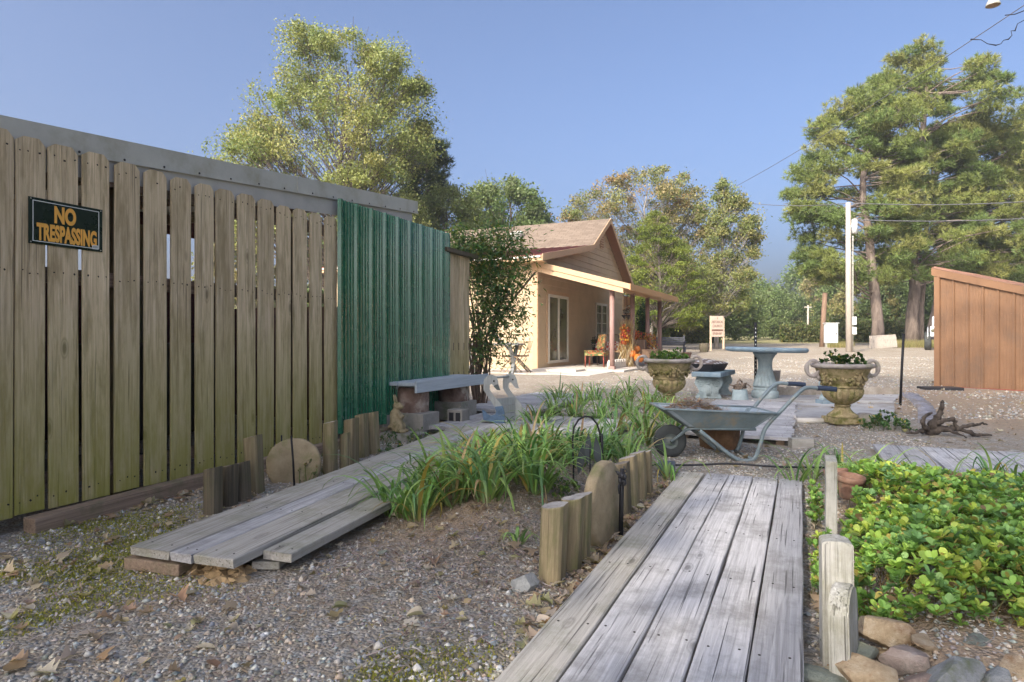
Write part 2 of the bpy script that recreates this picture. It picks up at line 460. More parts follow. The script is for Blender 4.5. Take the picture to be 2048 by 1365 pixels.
def pal(cols, n, jit=.15):
    c = np.array(cols)[rng.integers(0, len(cols), n)]
    return np.clip(c*(1+rng.normal(0, jit, (n,1)))+rng.normal(0,.012,(n,3)), .01, .9)

def bedmask(x, y):
    u, v = to_uv(x, y); return np.exp(-((u-3.3)/1.2)**4-((v+1.4)/.62)**4)
clayk = lambda x, y: 1-.85*np.exp(-((to_uv(x,y)[0]-3.1)/.45)**4-((to_uv(x,y)[1]+1.72)/.30)**4)
gravelzone = lambda x, y: clayk(x,y)*np.clip(.75+.6*wob(x,y,2.6,31),.12,1)*np.clip(1-.75*bedmask(x,y),0,1)*(y > 1.0)*np.where(y < 6.4, 1.0, .6)
x, y = scatter(42000, -3.6, 3.8, 1.1, 8.0, gravelzone, 1.7)
n = len(x); sz = rng.gamma(4, .0014, n)+.0025
xl, yl = scatter(16000, -1.5, 17, 7.5, 26, lambda x, y: np.clip(.35+.6*wob(x,y,1.4,61),.05,1)*(x < .9*y), 1.5)
x = np.concatenate([x,xl]); y = np.concatenate([y,yl]); n = len(x); sz = np.concatenate([sz, rng.gamma(4,.0024,len(xl))+.004])
octa = np.array([[1,0,0],[0,1,0],[-1,0,0],[0,-1,0],[0,0,1],[0,0,-1.]])
P = octa[None]*(sz[:,None,None]*rng.uniform(.55,1.35,(n,6,1)))*np.array([1,1,.7])
P[:,:4,2] += rng.normal(0,.0015,(n,4))
P = rotz(P, rng.uniform(0,6.28,n))+np.stack([x,y,gh(x,y)+sz*.15],1)[:,None]
fo = np.array([[0,1,4],[1,2,4],[2,3,4],[3,0,4],[1,0,5],[2,1,5],[3,2,5],[0,3,5]])
Fq = (np.arange(n)[:,None,None]*6+fo[None]).reshape(-1,3)
pc = pal([(.49,.46,.40),(.38,.355,.31),(.43,.445,.43),(.60,.54,.44),(.50,.42,.32),(.28,.27,.24),(.63,.61,.55),(.37,.395,.40)], n)
o = mesh_np('gravel', P.reshape(-1,3), Fq, M_tint, col=np.repeat(pc, 6, 0)); tag(o, 'loose grey gravel covering the ground round the boardwalks', 'gravel', kind='stuff')

x1_, y1_ = scatter(11000, -2.2, 1.6, 1.9, 6.0, lambda x, y: bedmask(x,y)*clayk(x,y))
x2_, y2_ = scatter(11500, -3.6, 3.6, 1.1, 7.5, lambda x, y: np.where(y<6.5,.5,.8), 1.5)
x3_, y3_ = scatter(2600, 2.0, 6.5, 5.0, 8.5, lambda x, y: np.ones_like(x))
x = np.concatenate([x1_,x2_,x3_]); y = np.concatenate([y1_,y2_,y3_]); n = len(x)
L = rng.gamma(3,.008,n)+.012; W = rng.uniform(.0012,.0042,n)
q = np.array([[-1,-.6,0],[-.2,-1,.0],[1,-.4,0],[.9,.5,0],[.1,1,.0],[-1,.5,0]])
P = np.zeros((n,6,3)); P[...,0] = q[:,0]*L[:,None]*.5; P[...,1] = q[:,1]*W[:,None]+(np.array([-1,.3,-1,-1,.3,-1])*(rng.normal(0,.12,n)*L)[:,None])
P[...,2] = np.array([0,1,.3,.3,1,0])*(rng.random(n)*.010)[:,None]+rng.normal(0,.25,(n,1))*q[:,0]*L[:,None]*.25
P = rotz(P, rng.uniform(0,6.28,n))+np.stack([x,y,gh(x,y)+.006+rng.random(n)*.008],1)[:,None]
Fq = (np.arange(n)[:,None,None]*6+np.array([[0,1,4,5],[1,2,3,4]])[None]).reshape(-1,4)
pc = pal([(.38,.31,.24),(.27,.205,.15),(.48,.42,.35),(.18,.135,.10),(.42,.32,.21),(.34,.30,.27)], n)
o = mesh_np('mulch', P.reshape(-1,3), Fq, M_tint, col=np.repeat(pc, 6, 0)); tag(o, 'shredded grey brown mulch and twigs on the beds', 'mulch', kind='stuff')

def leaf_litter(x, y, smin, smax, zoff=.008):
    n = len(x); k = 14
    tt = np.linspace(0,1,k); base = np.sin(np.pi*np.clip(tt*1.02,0,1))**.7*.34
    lobe = 1+.5*np.cos(tt*2*np.pi*3.2+.4)
    lob = rng.random(n) < .75
    wd = base[None]*np.where(lob[:,None], lobe[None], 1.0)*rng.uniform(.8,1.15,(n,1))
    wd[:,0] = .012; wd[:,1] = .014; wd[:,2] *= .5; wd[:,-1] = .01
    s = rng.uniform(smin, smax, n)[:,None]
    cl = rng.normal(0,.9,n)[:,None]; cu = rng.uniform(-.2,1.5,n)[:,None]
    xx = (tt[None]-.5)*s; zz = cl*.5*(tt[None]-.5)**2*s*1.6+np.abs(cl)*.02
    P = np.zeros((n,k,3,3))
    for j, sd in enumerate((-1,0,1)):
        P[:,:,j,0] = xx+(.06*s*abs(sd)*np.sin(tt*9)[None]); P[:,:,j,1] = sd*wd*s+.12*s*np.sin(tt*2.5)[None]; P[:,:,j,2] = zz+abs(sd)*cu*wd*s*.7
    P = P.reshape(n,-1,3)
    tl = rng.normal(0,.22,n); ct, st = np.cos(tl)[:,None], np.sin(tl)[:,None]
    P = np.stack([P[...,0], P[...,1]*ct-P[...,2]*st, P[...,1]*st+P[...,2]*ct], -1)
    P[...,2] -= P[...,2].min(1, keepdims=True)
    P = rotz(P, rng.uniform(0,6.28,n))+np.stack([x,y,gh(x,y)+zoff],1)[:,None]
    f = []
    for r_ in range(k-1):
        for j in range(2): f.append([r_*3+j, r_*3+j+1, r_*3+j+4, r_*3+j+3])
    Fq = (np.arange(n)[:,None,None]*(k*3)+np.array(f)[None]).reshape(-1,4)
    pc = pal([(.46,.36,.24),(.38,.27,.17),(.53,.45,.34),(.38,.28,.19),(.56,.50,.42),(.32,.23,.15),(.44,.35,.17),(.36,.24,.15),(.33,.31,.16),(.40,.31,.22),(.50,.43,.33)], n, .18)
    return P.reshape(-1,3), Fq, np.repeat(pc, k*3, 0)
x, y = scatter(430, -3.2, .2, 1.15, 4.2, lambda x, y: np.where(x+.25*y<-.3,1,.45)*np.clip(.5+.9*wob(x,y,2.1,44),.08,1), 1.2)
xb, yb = scatter(120, -2.0, 1.5, 2.2, 5.5, lambda x, y: bedmask(x,y)); xc, yc = scatter(240, 1.6, 9.0, 4.6, 14.0, lambda x, y: (x<.8*y)*1.0, 1.3)
ue = rng.uniform(1.9,4.6,150); ve = -.80-np.abs(rng.normal(0,.05,150)); xe, ye = UX*ue+UY*ve, UY*ue-UX*ve
ue2 = rng.uniform(.9,4.6,130); ve2 = .05+np.abs(rng.normal(0,.03,130)); xe2, ye2 = UX*ue2+UY*ve2, UY*ue2-UX*ve2
te = rng.uniform(.1,3.4,110); xe3, ye3 = FO[0]+FX*te+FY*(.15+np.abs(rng.normal(0,.06,110))), FO[1]+FY*te-FX*(.15+np.abs(rng.normal(0,.06,110)))
x = np.concatenate([x,xb,xc,xe,xe2,xe3]); y = np.concatenate([y,yb,yc,ye,ye2,ye3])
P, Fq, pc = leaf_litter(x, y, .028, .078)
o = mesh_np('leaf_litter', P, Fq, M_leaf, col=pc, smooth=True); tag(o, 'curled brown and tan fallen leaves on the gravel', 'leaves', kind='stuff')

# tufts of moss on the gravel near the fence
x, y = scatter(26000, -3.4, .2, 1.2, 4.0, lambda x, y: np.clip(1.25*np.maximum(sm(.05,.5,wob(x,y,4.0,6)*.6+wob(x,y,1.1,5)*.45+.12)*sm(-.7,-1.5,x+.22*y-.3), .8*sm(.35,.7,wob(x,y,4.0,6)+.3*wob(x,y,1.1,5))*sm(2.4,1.8,y)),0,1), 1.2)
n = len(x); hgt = rng.uniform(.004,.013,n)
P = np.zeros((n,3,3)); a = rng.uniform(0,6.28,n)
for j in range(3):
    P[:,j,0] = np.cos(a+j*3.0)*.004; P[:,j,1] = np.sin(a+j*3.0)*.004
P[:,2,0] = rng.normal(0,.004,n); P[:,2,1] = rng.normal(0,.004,n); P[:,2,2] = hgt
P += np.stack([x,y,gh(x,y)],1)[:,None]
o = mesh_np('moss', P.reshape(-1,3), np.arange(n*3).reshape(-1,3), M_leaf, col=np.repeat(pal([(.30,.30,.05),(.42,.38,.08),(.21,.23,.04)],n),3,0)); tag(o, 'yellow green moss patches on the gravel by the fence', 'moss', kind='stuff')

# ================================================================ FENCE, SIGN, SHED BEHIND, GREEN PANEL
def ft(px): r = (px-1024)/F; return (2.52+3.34*r)/(.381-.9245*r)     # distance along the fence of a photo column
fence = thing('privacy_fence', 'long weathered wooden picket fence with green algae and gaps between boards', 'fence', (FO[0],FO[1],0), -FA)
edges = [(-60,-10),(-4.5,22),(24,85.5),(93,154),(161,216),(224,275),(284,330),(337,378),(386.6,424),(428,466),(472,508),(512,544.6),(549,578),(583,610.7),(616,641),(646,671)]
for k, (a, b) in enumerate(edges):
    y0, y1 = ft(a), ft(b)
    if k == 1: y0 = y1-.15
    if k == 0: y1 = ft(22)-.165; y0 = y1-.15
    w = y1-y0; zt = 2.045+random.uniform(-.008,.008); zb = .095+random.uniform(-.006,.006); e = min(.035,w*.26)
    ym = (y0+y1)/2
    m = MB(); ln = random.uniform(-.006,.006)
    w -= .004; m.prism([(0.006,-w/2,zb),(0.006,w/2,zb),(0.006,w/2+ln,zt-e),(0.006,w/2-e*.9+ln,zt),(0.006,-w/2+e*1.1+ln,zt-.004),(0.006,-w/2+ln,zt-e*.9)], (.013,0,0), .0015)
    m.mat(1)
    for z in (zt-.075, 1.345, .17):
        for q in (-.3,0,.3):
            if random.random() < .9:
                s = random.uniform(.005,.009)
                m.box((.019, q*w+random.uniform(-.01,.01), z+random.uniform(-.012,.012)), (.0024, s, s*1.3), (random.uniform(0,3),0,0))
    m.build('picket', [MW['fence'], M_nail], fence, (0,ym,0), (0,0,0))
for z in (1.93,1.34,.24):
    m = MB(); m.box((0,0,0), (3.55,.038,.085), bev=.003); m.build('rail', MW['timber'], fence, (-.038,.82,z), (0,0,R(90)))
for y in (-.95, .62, 2.15):
    m = MB(); m.box((0,0,1.0), (.09,.09,2.0), bev=.004); m.build('post', MW['log'], fence, (-.106,y,0))
m = MB(); m.box((0,0,0), (3.75,.095,.115), bev=.008); m.build('base_timber', MW['timber'], fence, (.082,1.86,.06), (0,R(-.9),R(90)))
tagb = fence.children[-1]; tagb['label'] = 'reddish brown square timber along the foot of the fence'

sign = thing('warning_sign', 'black no trespassing sign with orange letters nailed to the picket fence', 'sign', (FO[0]+.021*FY+FX*.216, FO[1]-.021*FX+FY*.216, 1.612), -FA)
M_signblk = plain('sign_enamel', (.012,.022,.014), .28, 0, var=.3, bump=.03, spec=.35)
M_orange = plain('sign_orange', (.85,.43,.08), .5, 0, var=.12, bump=0); M_white = plain('white_paint', (.72,.74,.70), .5, 0, var=.08, bump=0)
m = MB(); m.box((.002,0,0), (.003,.396,.242), bev=.001)
m.build('panel', M_signblk, sign)
m = MB()
for zz in (-.105,.105): m.box((.0042,0,zz), (.001,.352,.0035))
for yy in (-.176,.176): m.box((.0042,yy,0), (.001,.0035,.2135))
m.build('border', M_white, sign)
def text(txt, size, mats, parent, loc, rot, sx=1.0, bold=.0, name='lettering', align='CENTER', ext=.0006, spacing=1.0):
    cu = bpy.data.curves.new('txt', 'FONT'); cu.body = txt; cu.size = size; cu.align_x = align; cu.offset = bold; cu.extrude = ext; cu.space_character = spacing
    tmp = bpy.data.objects.new('tmp_txt', cu); COL.objects.link(tmp)
    dg = bpy.context.evaluated_depsgraph_get(); me = bpy.data.meshes.new_from_object(tmp.evaluated_get(dg))
    bpy.data.objects.remove(tmp); bpy.data.curves.remove(cu)
    for vv in me.vertices: vv.co.x *= sx
    me.materials.clear(); me.materials.append(mats)
    return link(name, me, parent, loc, rot)
TR = (R(90),0,R(90))
text('NO', .118, M_orange, sign, (.0045,-.012,.008), TR, .62, .0055)
text('TRESPASSING', .118, M_orange, sign, (.0045,.004,-.094), TR, .44, .0055, spacing=1.03)
m = MB(); m.box((.0048,.155,-.098), (.0012,.034,.022)); m.mat(1)
for q in range(7): m.box((.0056,.142+q*.0042,-.097), (.0006,.0018 if q%2 else .001,.013))
m.build('sticker', [M_white, M_black], sign)
m = MB()
for yy in (-.187,.187):
    for zz in (-.112,.112): m.ball((.005,yy,zz), .004, sub=1)
m.build('nail_head', M_galv, sign)

shed = thing('lean_to', 'open lean-to behind the picket fence with pale metal roof edge', 'shed', (FO[0],FO[1],0), -FA)
rz = lambda y: 2.115+.0875*(y+.1)
SL = math.atan(.0875)
m = MB(); m.prism([(-.012,-1.5,rz(-1.5)),(-.012,3.95,rz(3.95)),(-.012,3.95,rz(3.95)-.012),(-.012,-1.5,rz(-1.5)-.012)], (-3.2,0,0)); m.build('roof', M_galv, shed)
for (y0,y1,x) in ((-1.5,2.09,-.010),(2.07,3.96,-.0065)):
    m = MB(); d = .128
    m.prism([(x,y0,rz(y0)+.004),(x,y1,rz(y1)+.004),(x,y1,rz(y1)-d),(x,y0,rz(y0)-d)], (.003,0,0))
    m.prism([(x+.003,y0,rz(y0)-d),(x+.003,y1,rz(y1)-d),(x+.003,y1,rz(y1)-d-.004),(x+.003,y0,rz(y0)-d-.004)], (.011,0,0)); m.mat(1)
    yy = y0+.18
    while yy < y1:
        m.ball((x+.008,yy,rz(yy)-d+.016), (.005,.008,.008), sub=1); yy += .27
    m.build('flashing', [M_galv, M_plblack], shed)
m = MB()
yb = 3.86
m.prism([(-.004,-1.4,rz(-1.4)-.03),(-.004,yb,rz(yb)-.03),(-.004,yb,rz(yb)-.275),(-.004,-1.4,rz(-1.4)-.24)], (.0035,0,0)); m.build('fascia_board', M_soffit, shed, (-.013,0,0))
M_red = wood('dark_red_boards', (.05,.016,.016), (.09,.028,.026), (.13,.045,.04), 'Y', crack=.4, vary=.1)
m = MB()
m.box((-2.75,1.2,.82), (.03,5.2,1.64)); m.box((-2.75,1.2,2.32), (.03,5.2,.3)); m.box((-2.75,-.3,1.8),(.03,2.2,.9))
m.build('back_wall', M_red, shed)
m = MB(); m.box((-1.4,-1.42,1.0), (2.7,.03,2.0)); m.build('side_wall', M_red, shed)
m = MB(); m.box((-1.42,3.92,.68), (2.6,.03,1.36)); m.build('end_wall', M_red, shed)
for yy in (-.2,.9,2.0,3.1):
    m = MB(); m.box((-1.4,yy,rz(yy)-.08), (2.6,.04,.11)); m.build('rafter', MW['timber'], shed)
for yy in (1.5,2.7,3.8):
    m = MB(); m.box((0,0,1.1), (.09,.09,2.2)); m.build('post', MW['log'], shed, (-2.66,yy,0))
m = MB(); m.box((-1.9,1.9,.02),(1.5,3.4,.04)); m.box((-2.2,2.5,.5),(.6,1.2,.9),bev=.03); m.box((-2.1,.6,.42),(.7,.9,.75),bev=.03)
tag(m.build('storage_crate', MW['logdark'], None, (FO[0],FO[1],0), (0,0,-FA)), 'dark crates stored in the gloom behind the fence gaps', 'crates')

def green_panel():
    y0, y1 = 2.515, 4.60; pts = []
    y = y0; pitch = .2285
    def maj(y): return [(y,0),(y+.014,.028),(y+.038,.028),(y+.052,0)]
    while y < y1-.06:
        pts += maj(y)
        for q in (.10,.155,.2): 
            if y+q+.012 < y1: pts += [(y+q-.012,0),(y+q-.007,.011),(y+q+.007,.011),(y+q+.012,0)]
        y += pitch
    pts = [p for p in pts if p[0] <= y1]+[(y1,0)]
    m = MB(); z0, z1 = .17, 2.215
    a = [m.bm.verts.new((p[1],p[0],z0)) for p in pts]; b = [m.bm.verts.new((p[1],p[0],z1)) for p in pts]
    a2 = [m.bm.verts.new((p[1]-.0015,p[0],z0)) for p in pts]; b2 = [m.bm.verts.new((p[1]-.0015,p[0],z1)) for p in pts]
    fs = []
    for k in range(len(pts)-1):
        fs.append(m.bm.faces.new([a[k],a[k+1],b[k+1],b[k]])); fs.append(m.bm.faces.new([a2[k+1],a2[k],b2[k],b2[k+1]])); fs.append(m.bm.faces.new([b[k],b[k+1],b2[k+1],b2[k]]))
    m._done(fs); m.mat(1)
    for z in (.75,1.30,1.86):
        for k in range(9):
            m.ball((.004,y0+.082+k*pitch,z), (.004,.0055,.0055), sub=1)
    t = NT('green_sheet_metal'); v = t.coord((1,1,1), False); n_ = t.noise(v, 1.5, 5, .6)
    t.col(t.ramp(n_, [(.3,(.008,.11,.06)),(.6,(.014,.15,.08)),(.8,(.03,.185,.105))])); t.set(Metallic=.15); t.b.inputs['Coat Weight'].default_value = 1.0; t.b.inputs['Coat Roughness'].default_value = .12; t.b.inputs['Coat IOR'].default_value = 1.65; t.l(t.ramp(t.noise(v, 5, 5, .6), [(.3,.2),(.7,.34)]), t.b.inputs['Roughness'])
    t.b.inputs['Specular IOR Level'].default_value = .5
    wv = t.noise(t.coord((1,1,.35), False), 3.5, 2, .5); t.bump(wv, .03, .02)
    o = m.build('corrugated_sheet', [t.m, M_plblack], None, (FO[0]+.05*FY, FO[1]-.05*FX, 0), (0,0,-FA))
    tag(o, 'tall dark green ribbed sheet metal panel standing beside the pickets', 'metal sheet')
green_panel()
ef = thing('fence_end', 'short stretch of tall pickets with dark cap beyond the green metal panel', 'fence', (FO[0],FO[1],0), -FA)
for k in range(4):
    y0 = 4.64+k*.135
    m = MB(); m.prism([(0,-.062,.1),(0,.062,.1),(0,.062,2.0),(0,-.062,2.0)], (.019,0,0), .0015); m.mat(1)
    for z in (.9,.55): m.box((.0195,.045,z),(.0024,.012,.09))
    m.build('picket', [MW['fence'], M_nail], ef, (0,y0+.062,0))
m = MB(); m.box((0,0,0),(.85,.14,.05), bev=.004); m.build('cap_rail', MW['logdark'], ef, (.01,4.9,2.025), (0,0,R(90)))
for z in (1.6,.4):
    m = MB(); m.box((0,0,0), (.62,.038,.085), bev=.003); m.build('rail', MW['timber'], ef, (-.022,4.9,z), (0,0,R(90)))

# ================================================================ BOARDWALKS
M_under = MW['timber']
def plank(parent, mat, L, w, th, loc, rz=0, ry=0, cham=.004, label=None, cut=0):
    m = MB()
    ns = max(2, int(L/.35)); 
    # plank with slightly worn, uneven edges and a cupped top
    a = rnd_edge(ns); b = rnd_edge(ns); rows = []
    for k in range(ns+1):
        x = (k/ns-.5)*L
        yl, yr = -w/2+a[k]*.0025, w/2+b[k]*.0025
        if k == ns and cut: x -= cut
        sec = [(yl,-th/2),(yl,th/2-cham),(yl+cham,th/2),(0,th/2-.0012),(yr-cham,th/2),(yr,th/2-cham),(yr,-th/2)]
        rows.append([m.bm.verts.new((x+(random.uniform(-.006,.006) if k in (0,ns) else 0), p[0], p[1])) for p in sec])
    q = len(rows[0]); fs = []
    for k in range(ns):
        for j in range(q):
            fs.append(m.bm.faces.new([rows[k][j], rows[k][(j+1)%q], rows[k+1][(j+1)%q], rows[k+1][j]]))
    fs.append(m.bm.faces.new(rows[0])); fs.append(m.bm.faces.new(rows[-1][::-1]))
    m._done(fs); bmesh.ops.recalc_face_normals(m.bm, faces=m.bm.faces)
    m.mat(1); xs_ = np.arange(-L/2+.06, L/2, .61)
    for xq in list(xs_)+[L/2-.06]:
        for yq in (-.28,.28):
            m.lathe([(.0042,0),(.0042,.0012)], 7, (xq+random.uniform(-.012,.012), yq*w+random.uniform(-.01,.01), th/2-.0004))
    o = m.build('plank', [mat, M_nail], parent, loc, (random.uniform(-.006,.006), ry, rz))
    if label: o['label'] = label
    return o
def rnd_edge(n): return [random.uniform(-1,1) for _ in range(n+1)]

ZA = R(90)-A
d1 = thing('boardwalk', 'wide boardwalk of five long silvery grey planks running from the foreground to the wheelbarrow', 'boardwalk', yard(2.4,-.38,0), ZA)
wid = [.155,.147,.150,.146,.140]; yy = -.385; order = []
for k, w in enumerate(wid):                   # k=0 is the mossy outer left plank
    yc = .385-sum(wid[:k])-k*.008-w/2+.0
    plank(d1, MW['deckb'] if k == 0 else MW['deck'], 4.5, w, .036, (0 if k else -.02, yc, .053+random.uniform(-.002,.002)), random.uniform(-.0015,.0015), label='greenish brown outer plank with a split' if k == 0 else None)
for x in (-1.6,-.3,1.0,2.1):
    m = MB(); m.box((0,0,0),(.09,.74,.05)); m.build('joist', M_under, d1, (x,0,.008))

d2 = thing('boardwalk', 'narrow ramp-like boardwalk of brown grey planks beside the fence, its near end raised', 'boardwalk', on(361,1113,.09), R(90-18))
wl = [.215,.115,.20,.145]; yc = .275
for k, w in enumerate(wl):
    L = 3.6 if k < 3 else 3.25
    plank(d2, MW['deckb'] if k != 1 else MW['deck'], L, w, .038, (L/2+(0 if k < 3 else .17)+random.uniform(-.008,.008), yc-w/2, .055-.018*(k==3)+.0), random.uniform(-.002,.002), R(-.95)*1.0, label='loose outer plank set back from the end' if k == 3 else None)
    yc -= w+.006
for o_ in d2.children: o_.location.z += o_.location.x*math.sin(R(.95))
d2.location.z = .03
m = MB(); m.box((.05,.16,-.003),(.10,.30,.05), bev=.006); m.build('support_block', MW['timber'], d2)
m = MB(); m.box((.22,-.27,-.008),(.09,.12,.035), (0,0,.3), bev=.005); m.build('support_block', MW['deckb'], d2)

def cross_deck(label, u0, u1, v0, v1, z, along, mat, pitch=.148, name='deck'):
    d = thing(name, label, 'wooden deck', yard((u0+u1)/2,(v0+v1)/2,0), -A)     # local x = v, y = u
    if along == 'u':
        n_ = int(round((v1-v0)/pitch)); p = (v1-v0)/n_
        for k in range(n_): plank(d, mat, u1-u0, p-.008, .034, (-(v1-v0)/2+p*(k+.5), random.uniform(-.015,.015), z-.017+random.uniform(-.002,.002)), R(90)+random.uniform(-.004,.004))
        for q in (-.35,.35):
            m = MB(); m.box((0,0,0),(v1-v0-.1,.07,.07)); m.build('joist', M_under, d, (0,q*(u1-u0),z-.07))
    else:
        n_ = int(round((u1-u0)/pitch)); p = (u1-u0)/n_
        for k in range(n_): plank(d, mat, v1-v0, p-.012, .034, (random.uniform(-.02,.02), -(u1-u0)/2+p*(k+.5), z-.017+random.uniform(-.003,.003)), random.uniform(-.008,.008))
        for q in (-.4,.4):
            m = MB(); m.box((0,0,0),(.07,u1-u0-.1,.07)); m.build('joist', M_under, d, (q*(v1-v0),0,z-.07))
    return d
cross_deck('grey plank deck behind the daylily bed, in front of the swan planter', 5.5, 6.75, -3.36, -1.58, .145, 'u', MW['deck'])
cross_deck('distant grey plank walk leading from the swan planter to the house', 7.0, 9.6, -3.85, -2.85, .15, 'v', MW['deck'], .2)
cross_deck('low deck of short crosswise grey boards behind the wheelbarrow', 6.25, 9.72, -1.12, -.07, .125, 'v', MW['deck'], .15)
cross_deck('grey plank walk crossing at the right edge behind the groundcover', 5.28, 6.42, .56, 3.4, .085, 'u', MW['deck'], .178)
# ================================================================ EDGING LOGS AND DISCS
def log(px, base_py, dia, h, label, group, dark=False, lean=(0,0), yaw=0, z0=None, flat=.80, mat=None):
    zz = z0 if z0 is not None else 0.0
    dia *= .93; p = on(px, base_py, zz)
    if z0 is None:
        for _ in range(3): p = on(px, base_py, ghf(p.x,p.y))
    m = MB(); n = 22; r = dia/2; rr = random.Random(px)
    prof = [(1.0,-.08),(1.0,h*.5),(1.0,h-.005),(.95,h)]
    rings = []
    for s, z in prof:
        ring = []
        for k in range(n):
            a = 2*PI*k/n; x, y = r*s*math.cos(a), r*s*math.sin(a)
            x = min(x, r*flat); x = max(x, -r*.96)
            w = 1+.03*noise.noise(Vector((x*20,y*20,z*4+px)))
            ring.append(m.bm.verts.new((x*w, y*w, z+(.012*x/r if z > h*.6 else 0)+rr.uniform(-.001,.001))))
        rings.append(ring)
    fs = []
    for i_ in range(len(rings)-1):
        for k in range(n): fs.append(m.bm.faces.new([rings[i_][k],rings[i_][(k+1)%n],rings[i_+1][(k+1)%n],rings[i_+1][k]]))
    m._done(fs); m.mat(1); m._done([m.bm.faces.new(rings[-1])])
    o = m.build('edging_log', [mat or (MW['logdark'] if dark else MW['log']), MW['enddark'] if dark else MW['endgrain']], None, p, (lean[0], lean[1], -A+yaw))
    tag(o, label, 'edging log', group); return o
gA = 'short upright logs edging the left boardwalk'; gB = 'upright logs edging the right side of the daylily bed'
log(426,1026,.108,.255,'dark stubby upright log, nearest the picket fence corner of the left boardwalk', gA, True)
log(459,1010,.100,.235,'dark stubby log standing second behind the nearest dark log', gA, True, (0,.03))
log(487,1000,.10,.225,'dark split stubby log touching the taller pale log', gA, True, (0,-.05))
log(511,985,.125,.355,'tall pale yellowish log standing between the dark stubs and the round stone disc', gA, False, (0,-.05), .2)
log(661,948,.115,.37,'tall pale log first of the row of five beyond the round stone disc', gA, yaw=.3)
log(690,940,.085,.265,'shortest pale log in the row of five by the rabbit statue', gA, z0=.04)
log(703,925,.125,.335,'pale brown log third in the row of five by the rabbit statue', gA, z0=.045)
log(725,912,.12,.335,'log second from the rabbit statue in the row of five', gA, z0=.05, lean=(0,-.03))
log(747,905,.12,.33,'log nearest the rabbit statue in the row of five', gA, z0=.05, lean=(0,-.05))
log(1105,1160,.125,.315,'leaning mossy log nearest the camera beside the small rock', gB, z0=.0, lean=(.03,.05))
log(1139,1140,.118,.315,'pale topped log tucked behind the nearest leaning log', gB, z0=.0, lean=(.0,.06))
log(1160,1122,.105,.30,'darker log touching the narrow edge of the stone disc', gB, z0=.0, lean=(0,.03))
log(1247,1035,.115,.30,'dark mossy log just beyond the stone disc and black stake', gB, True, z0=.01, lean=(0,-.04), flat=.75)
log(1262,1018,.12,.30,'orange brown log second beyond the stone disc', gB, z0=.01, lean=(0,-.06))
log(1279,1005,.115,.30,'orange brown log third beyond the stone disc', gB, z0=.01, lean=(0,-.04))
log(1293,996,.095,.285,'farthest narrow log of the row at the wheelbarrow end', gB, z0=.01, lean=(0,-.03))

M_disc = stone('pebbled_stone', ((.24,.185,.11),(.34,.27,.165),(.43,.35,.23)), stain=(.20,.20,.08), scale=9, bump=.8)
def disc(p, dia, th, rz, lean, label):
    m = MB(); n = 40; r = dia/2
    m.lathe([(r*.0,-th/2),(r-.012,-th/2),(r,-th/2+.012),(r,th/2-.012),(r-.012,th/2),(0,th/2)], n, mod=lambda a,z: 1+.012*math.sin(3*a)+.008*math.sin(11*a), cap=False)
    o = m.build('stone_disc', M_disc, None, p, (R(90)+lean, 0, rz)); return tag(o, label, 'stepping stone', 'round stepping stones set on edge')
disc(on(586,965,.03)+Vector((0,.02,.115)), .36, .05, R(8), -.12, 'round pebbled stone disc half buried on edge below the picket fence')
disc(on(1208,1085,.0)+Vector((0,0,.185)), .43, .06, R(90-24)+R(-4), -.03, 'tall round stone disc on edge among the logs, tied black stake before it')

def stake(px, py0, py1, r, label, z0=.02, name='metal_stake', lean=0, mat=None, Y=None):
    p = on(px, py0, z0) if Y is None else at(px, py0, Y); h = (py0-py1)*p.y/F
    m = MB(); m.tube([(0,0,-.1),(lean*.5,0,h*.5),(lean,0,h)], r, 8)
    return tag(m.build(name, mat or M_black, None, p), label, 'stake')
stake(563,935,871,.006,'thin dark stake behind the round stone disc near the fence', .05)
stake(590,972,872,.007,'thin black stake leaning in front of the round stone disc', .03, lean=-.025)
o = stake(1215,1078,936,.0115,'thick black stake with knotted cloth tie before the tall stone disc', .0, lean=.01); o.location += yard(0,.065,0)
m = MB()
for q in range(9): m.ball((.006+random.uniform(-.014,.014), -.012+random.uniform(-.01,.006), .315+random.uniform(-.03,.03)), (.011,.009,.02), (random.uniform(-1,1),random.uniform(-1,1),0), 1, .3, q)
m.tube([(0,-.01,.33),(.03,-.02,.345),(.012,-.02,.37)], .004, 6); m.tube([(0,-.01,.30),(-.012,-.02,.27),(-.008,-.02,.235)], .005, 6)
m.build('knot', M_plblack, o)
stake(1204,960,868,.009,'black rod standing behind the shepherd hook in the daylilies', .08)
p = on(1147,990,.06); s = p.y/F
hk = MB(); pts = [(1147,1010),(1147,930),(1145,880),(1148,855),(1157,840),(1170,833),(1183,835),(1194,848),(1200,868),(1201,885)]
hk.tube([((a-1147)*s, 0, (990-b)*s) for a, b in pts], .0058, 8)
tag(hk.build('garden_hook', M_black, None, p), 'thin black shepherd hook arching over the daylilies', 'garden hook')
orn = thing('garden_ornament', 'dark metal leaf shaped garden ornament on a rod among the daylilies', 'ornament', on(1180,985,.07))
M_pewter = plain('dull_pewter', (.11,.125,.125), .55, .4, var=.3, bump=.1)
m = MB(); m.tube([(0,0,-.08),(0,0,.33)], .004, 6); m.build('rod', M_black, orn)
for dx, dz, h, w, ti in ((-.055,.20,.19,.05,.12),(-.012,.26,.20,.045,0),(.045,.235,.22,.05,-.15)):
    m = MB(); pr = [(0,0,-h/2)]; k = 7
    pr += [(w*math.sin(PI*q/k)*.5, 0, -h/2+h*q/k) for q in range(1,k)]+[(0,0,h/2)]+[(-w*math.sin(PI*q/k)*.5, 0, -h/2+h*q/k) for q in range(k-1,0,-1)]
    m.prism(pr, (0,.003,0)); m.build('metal_leaf', M_pewter, orn, (dx,-.004,dz), (.1,ti,.3))

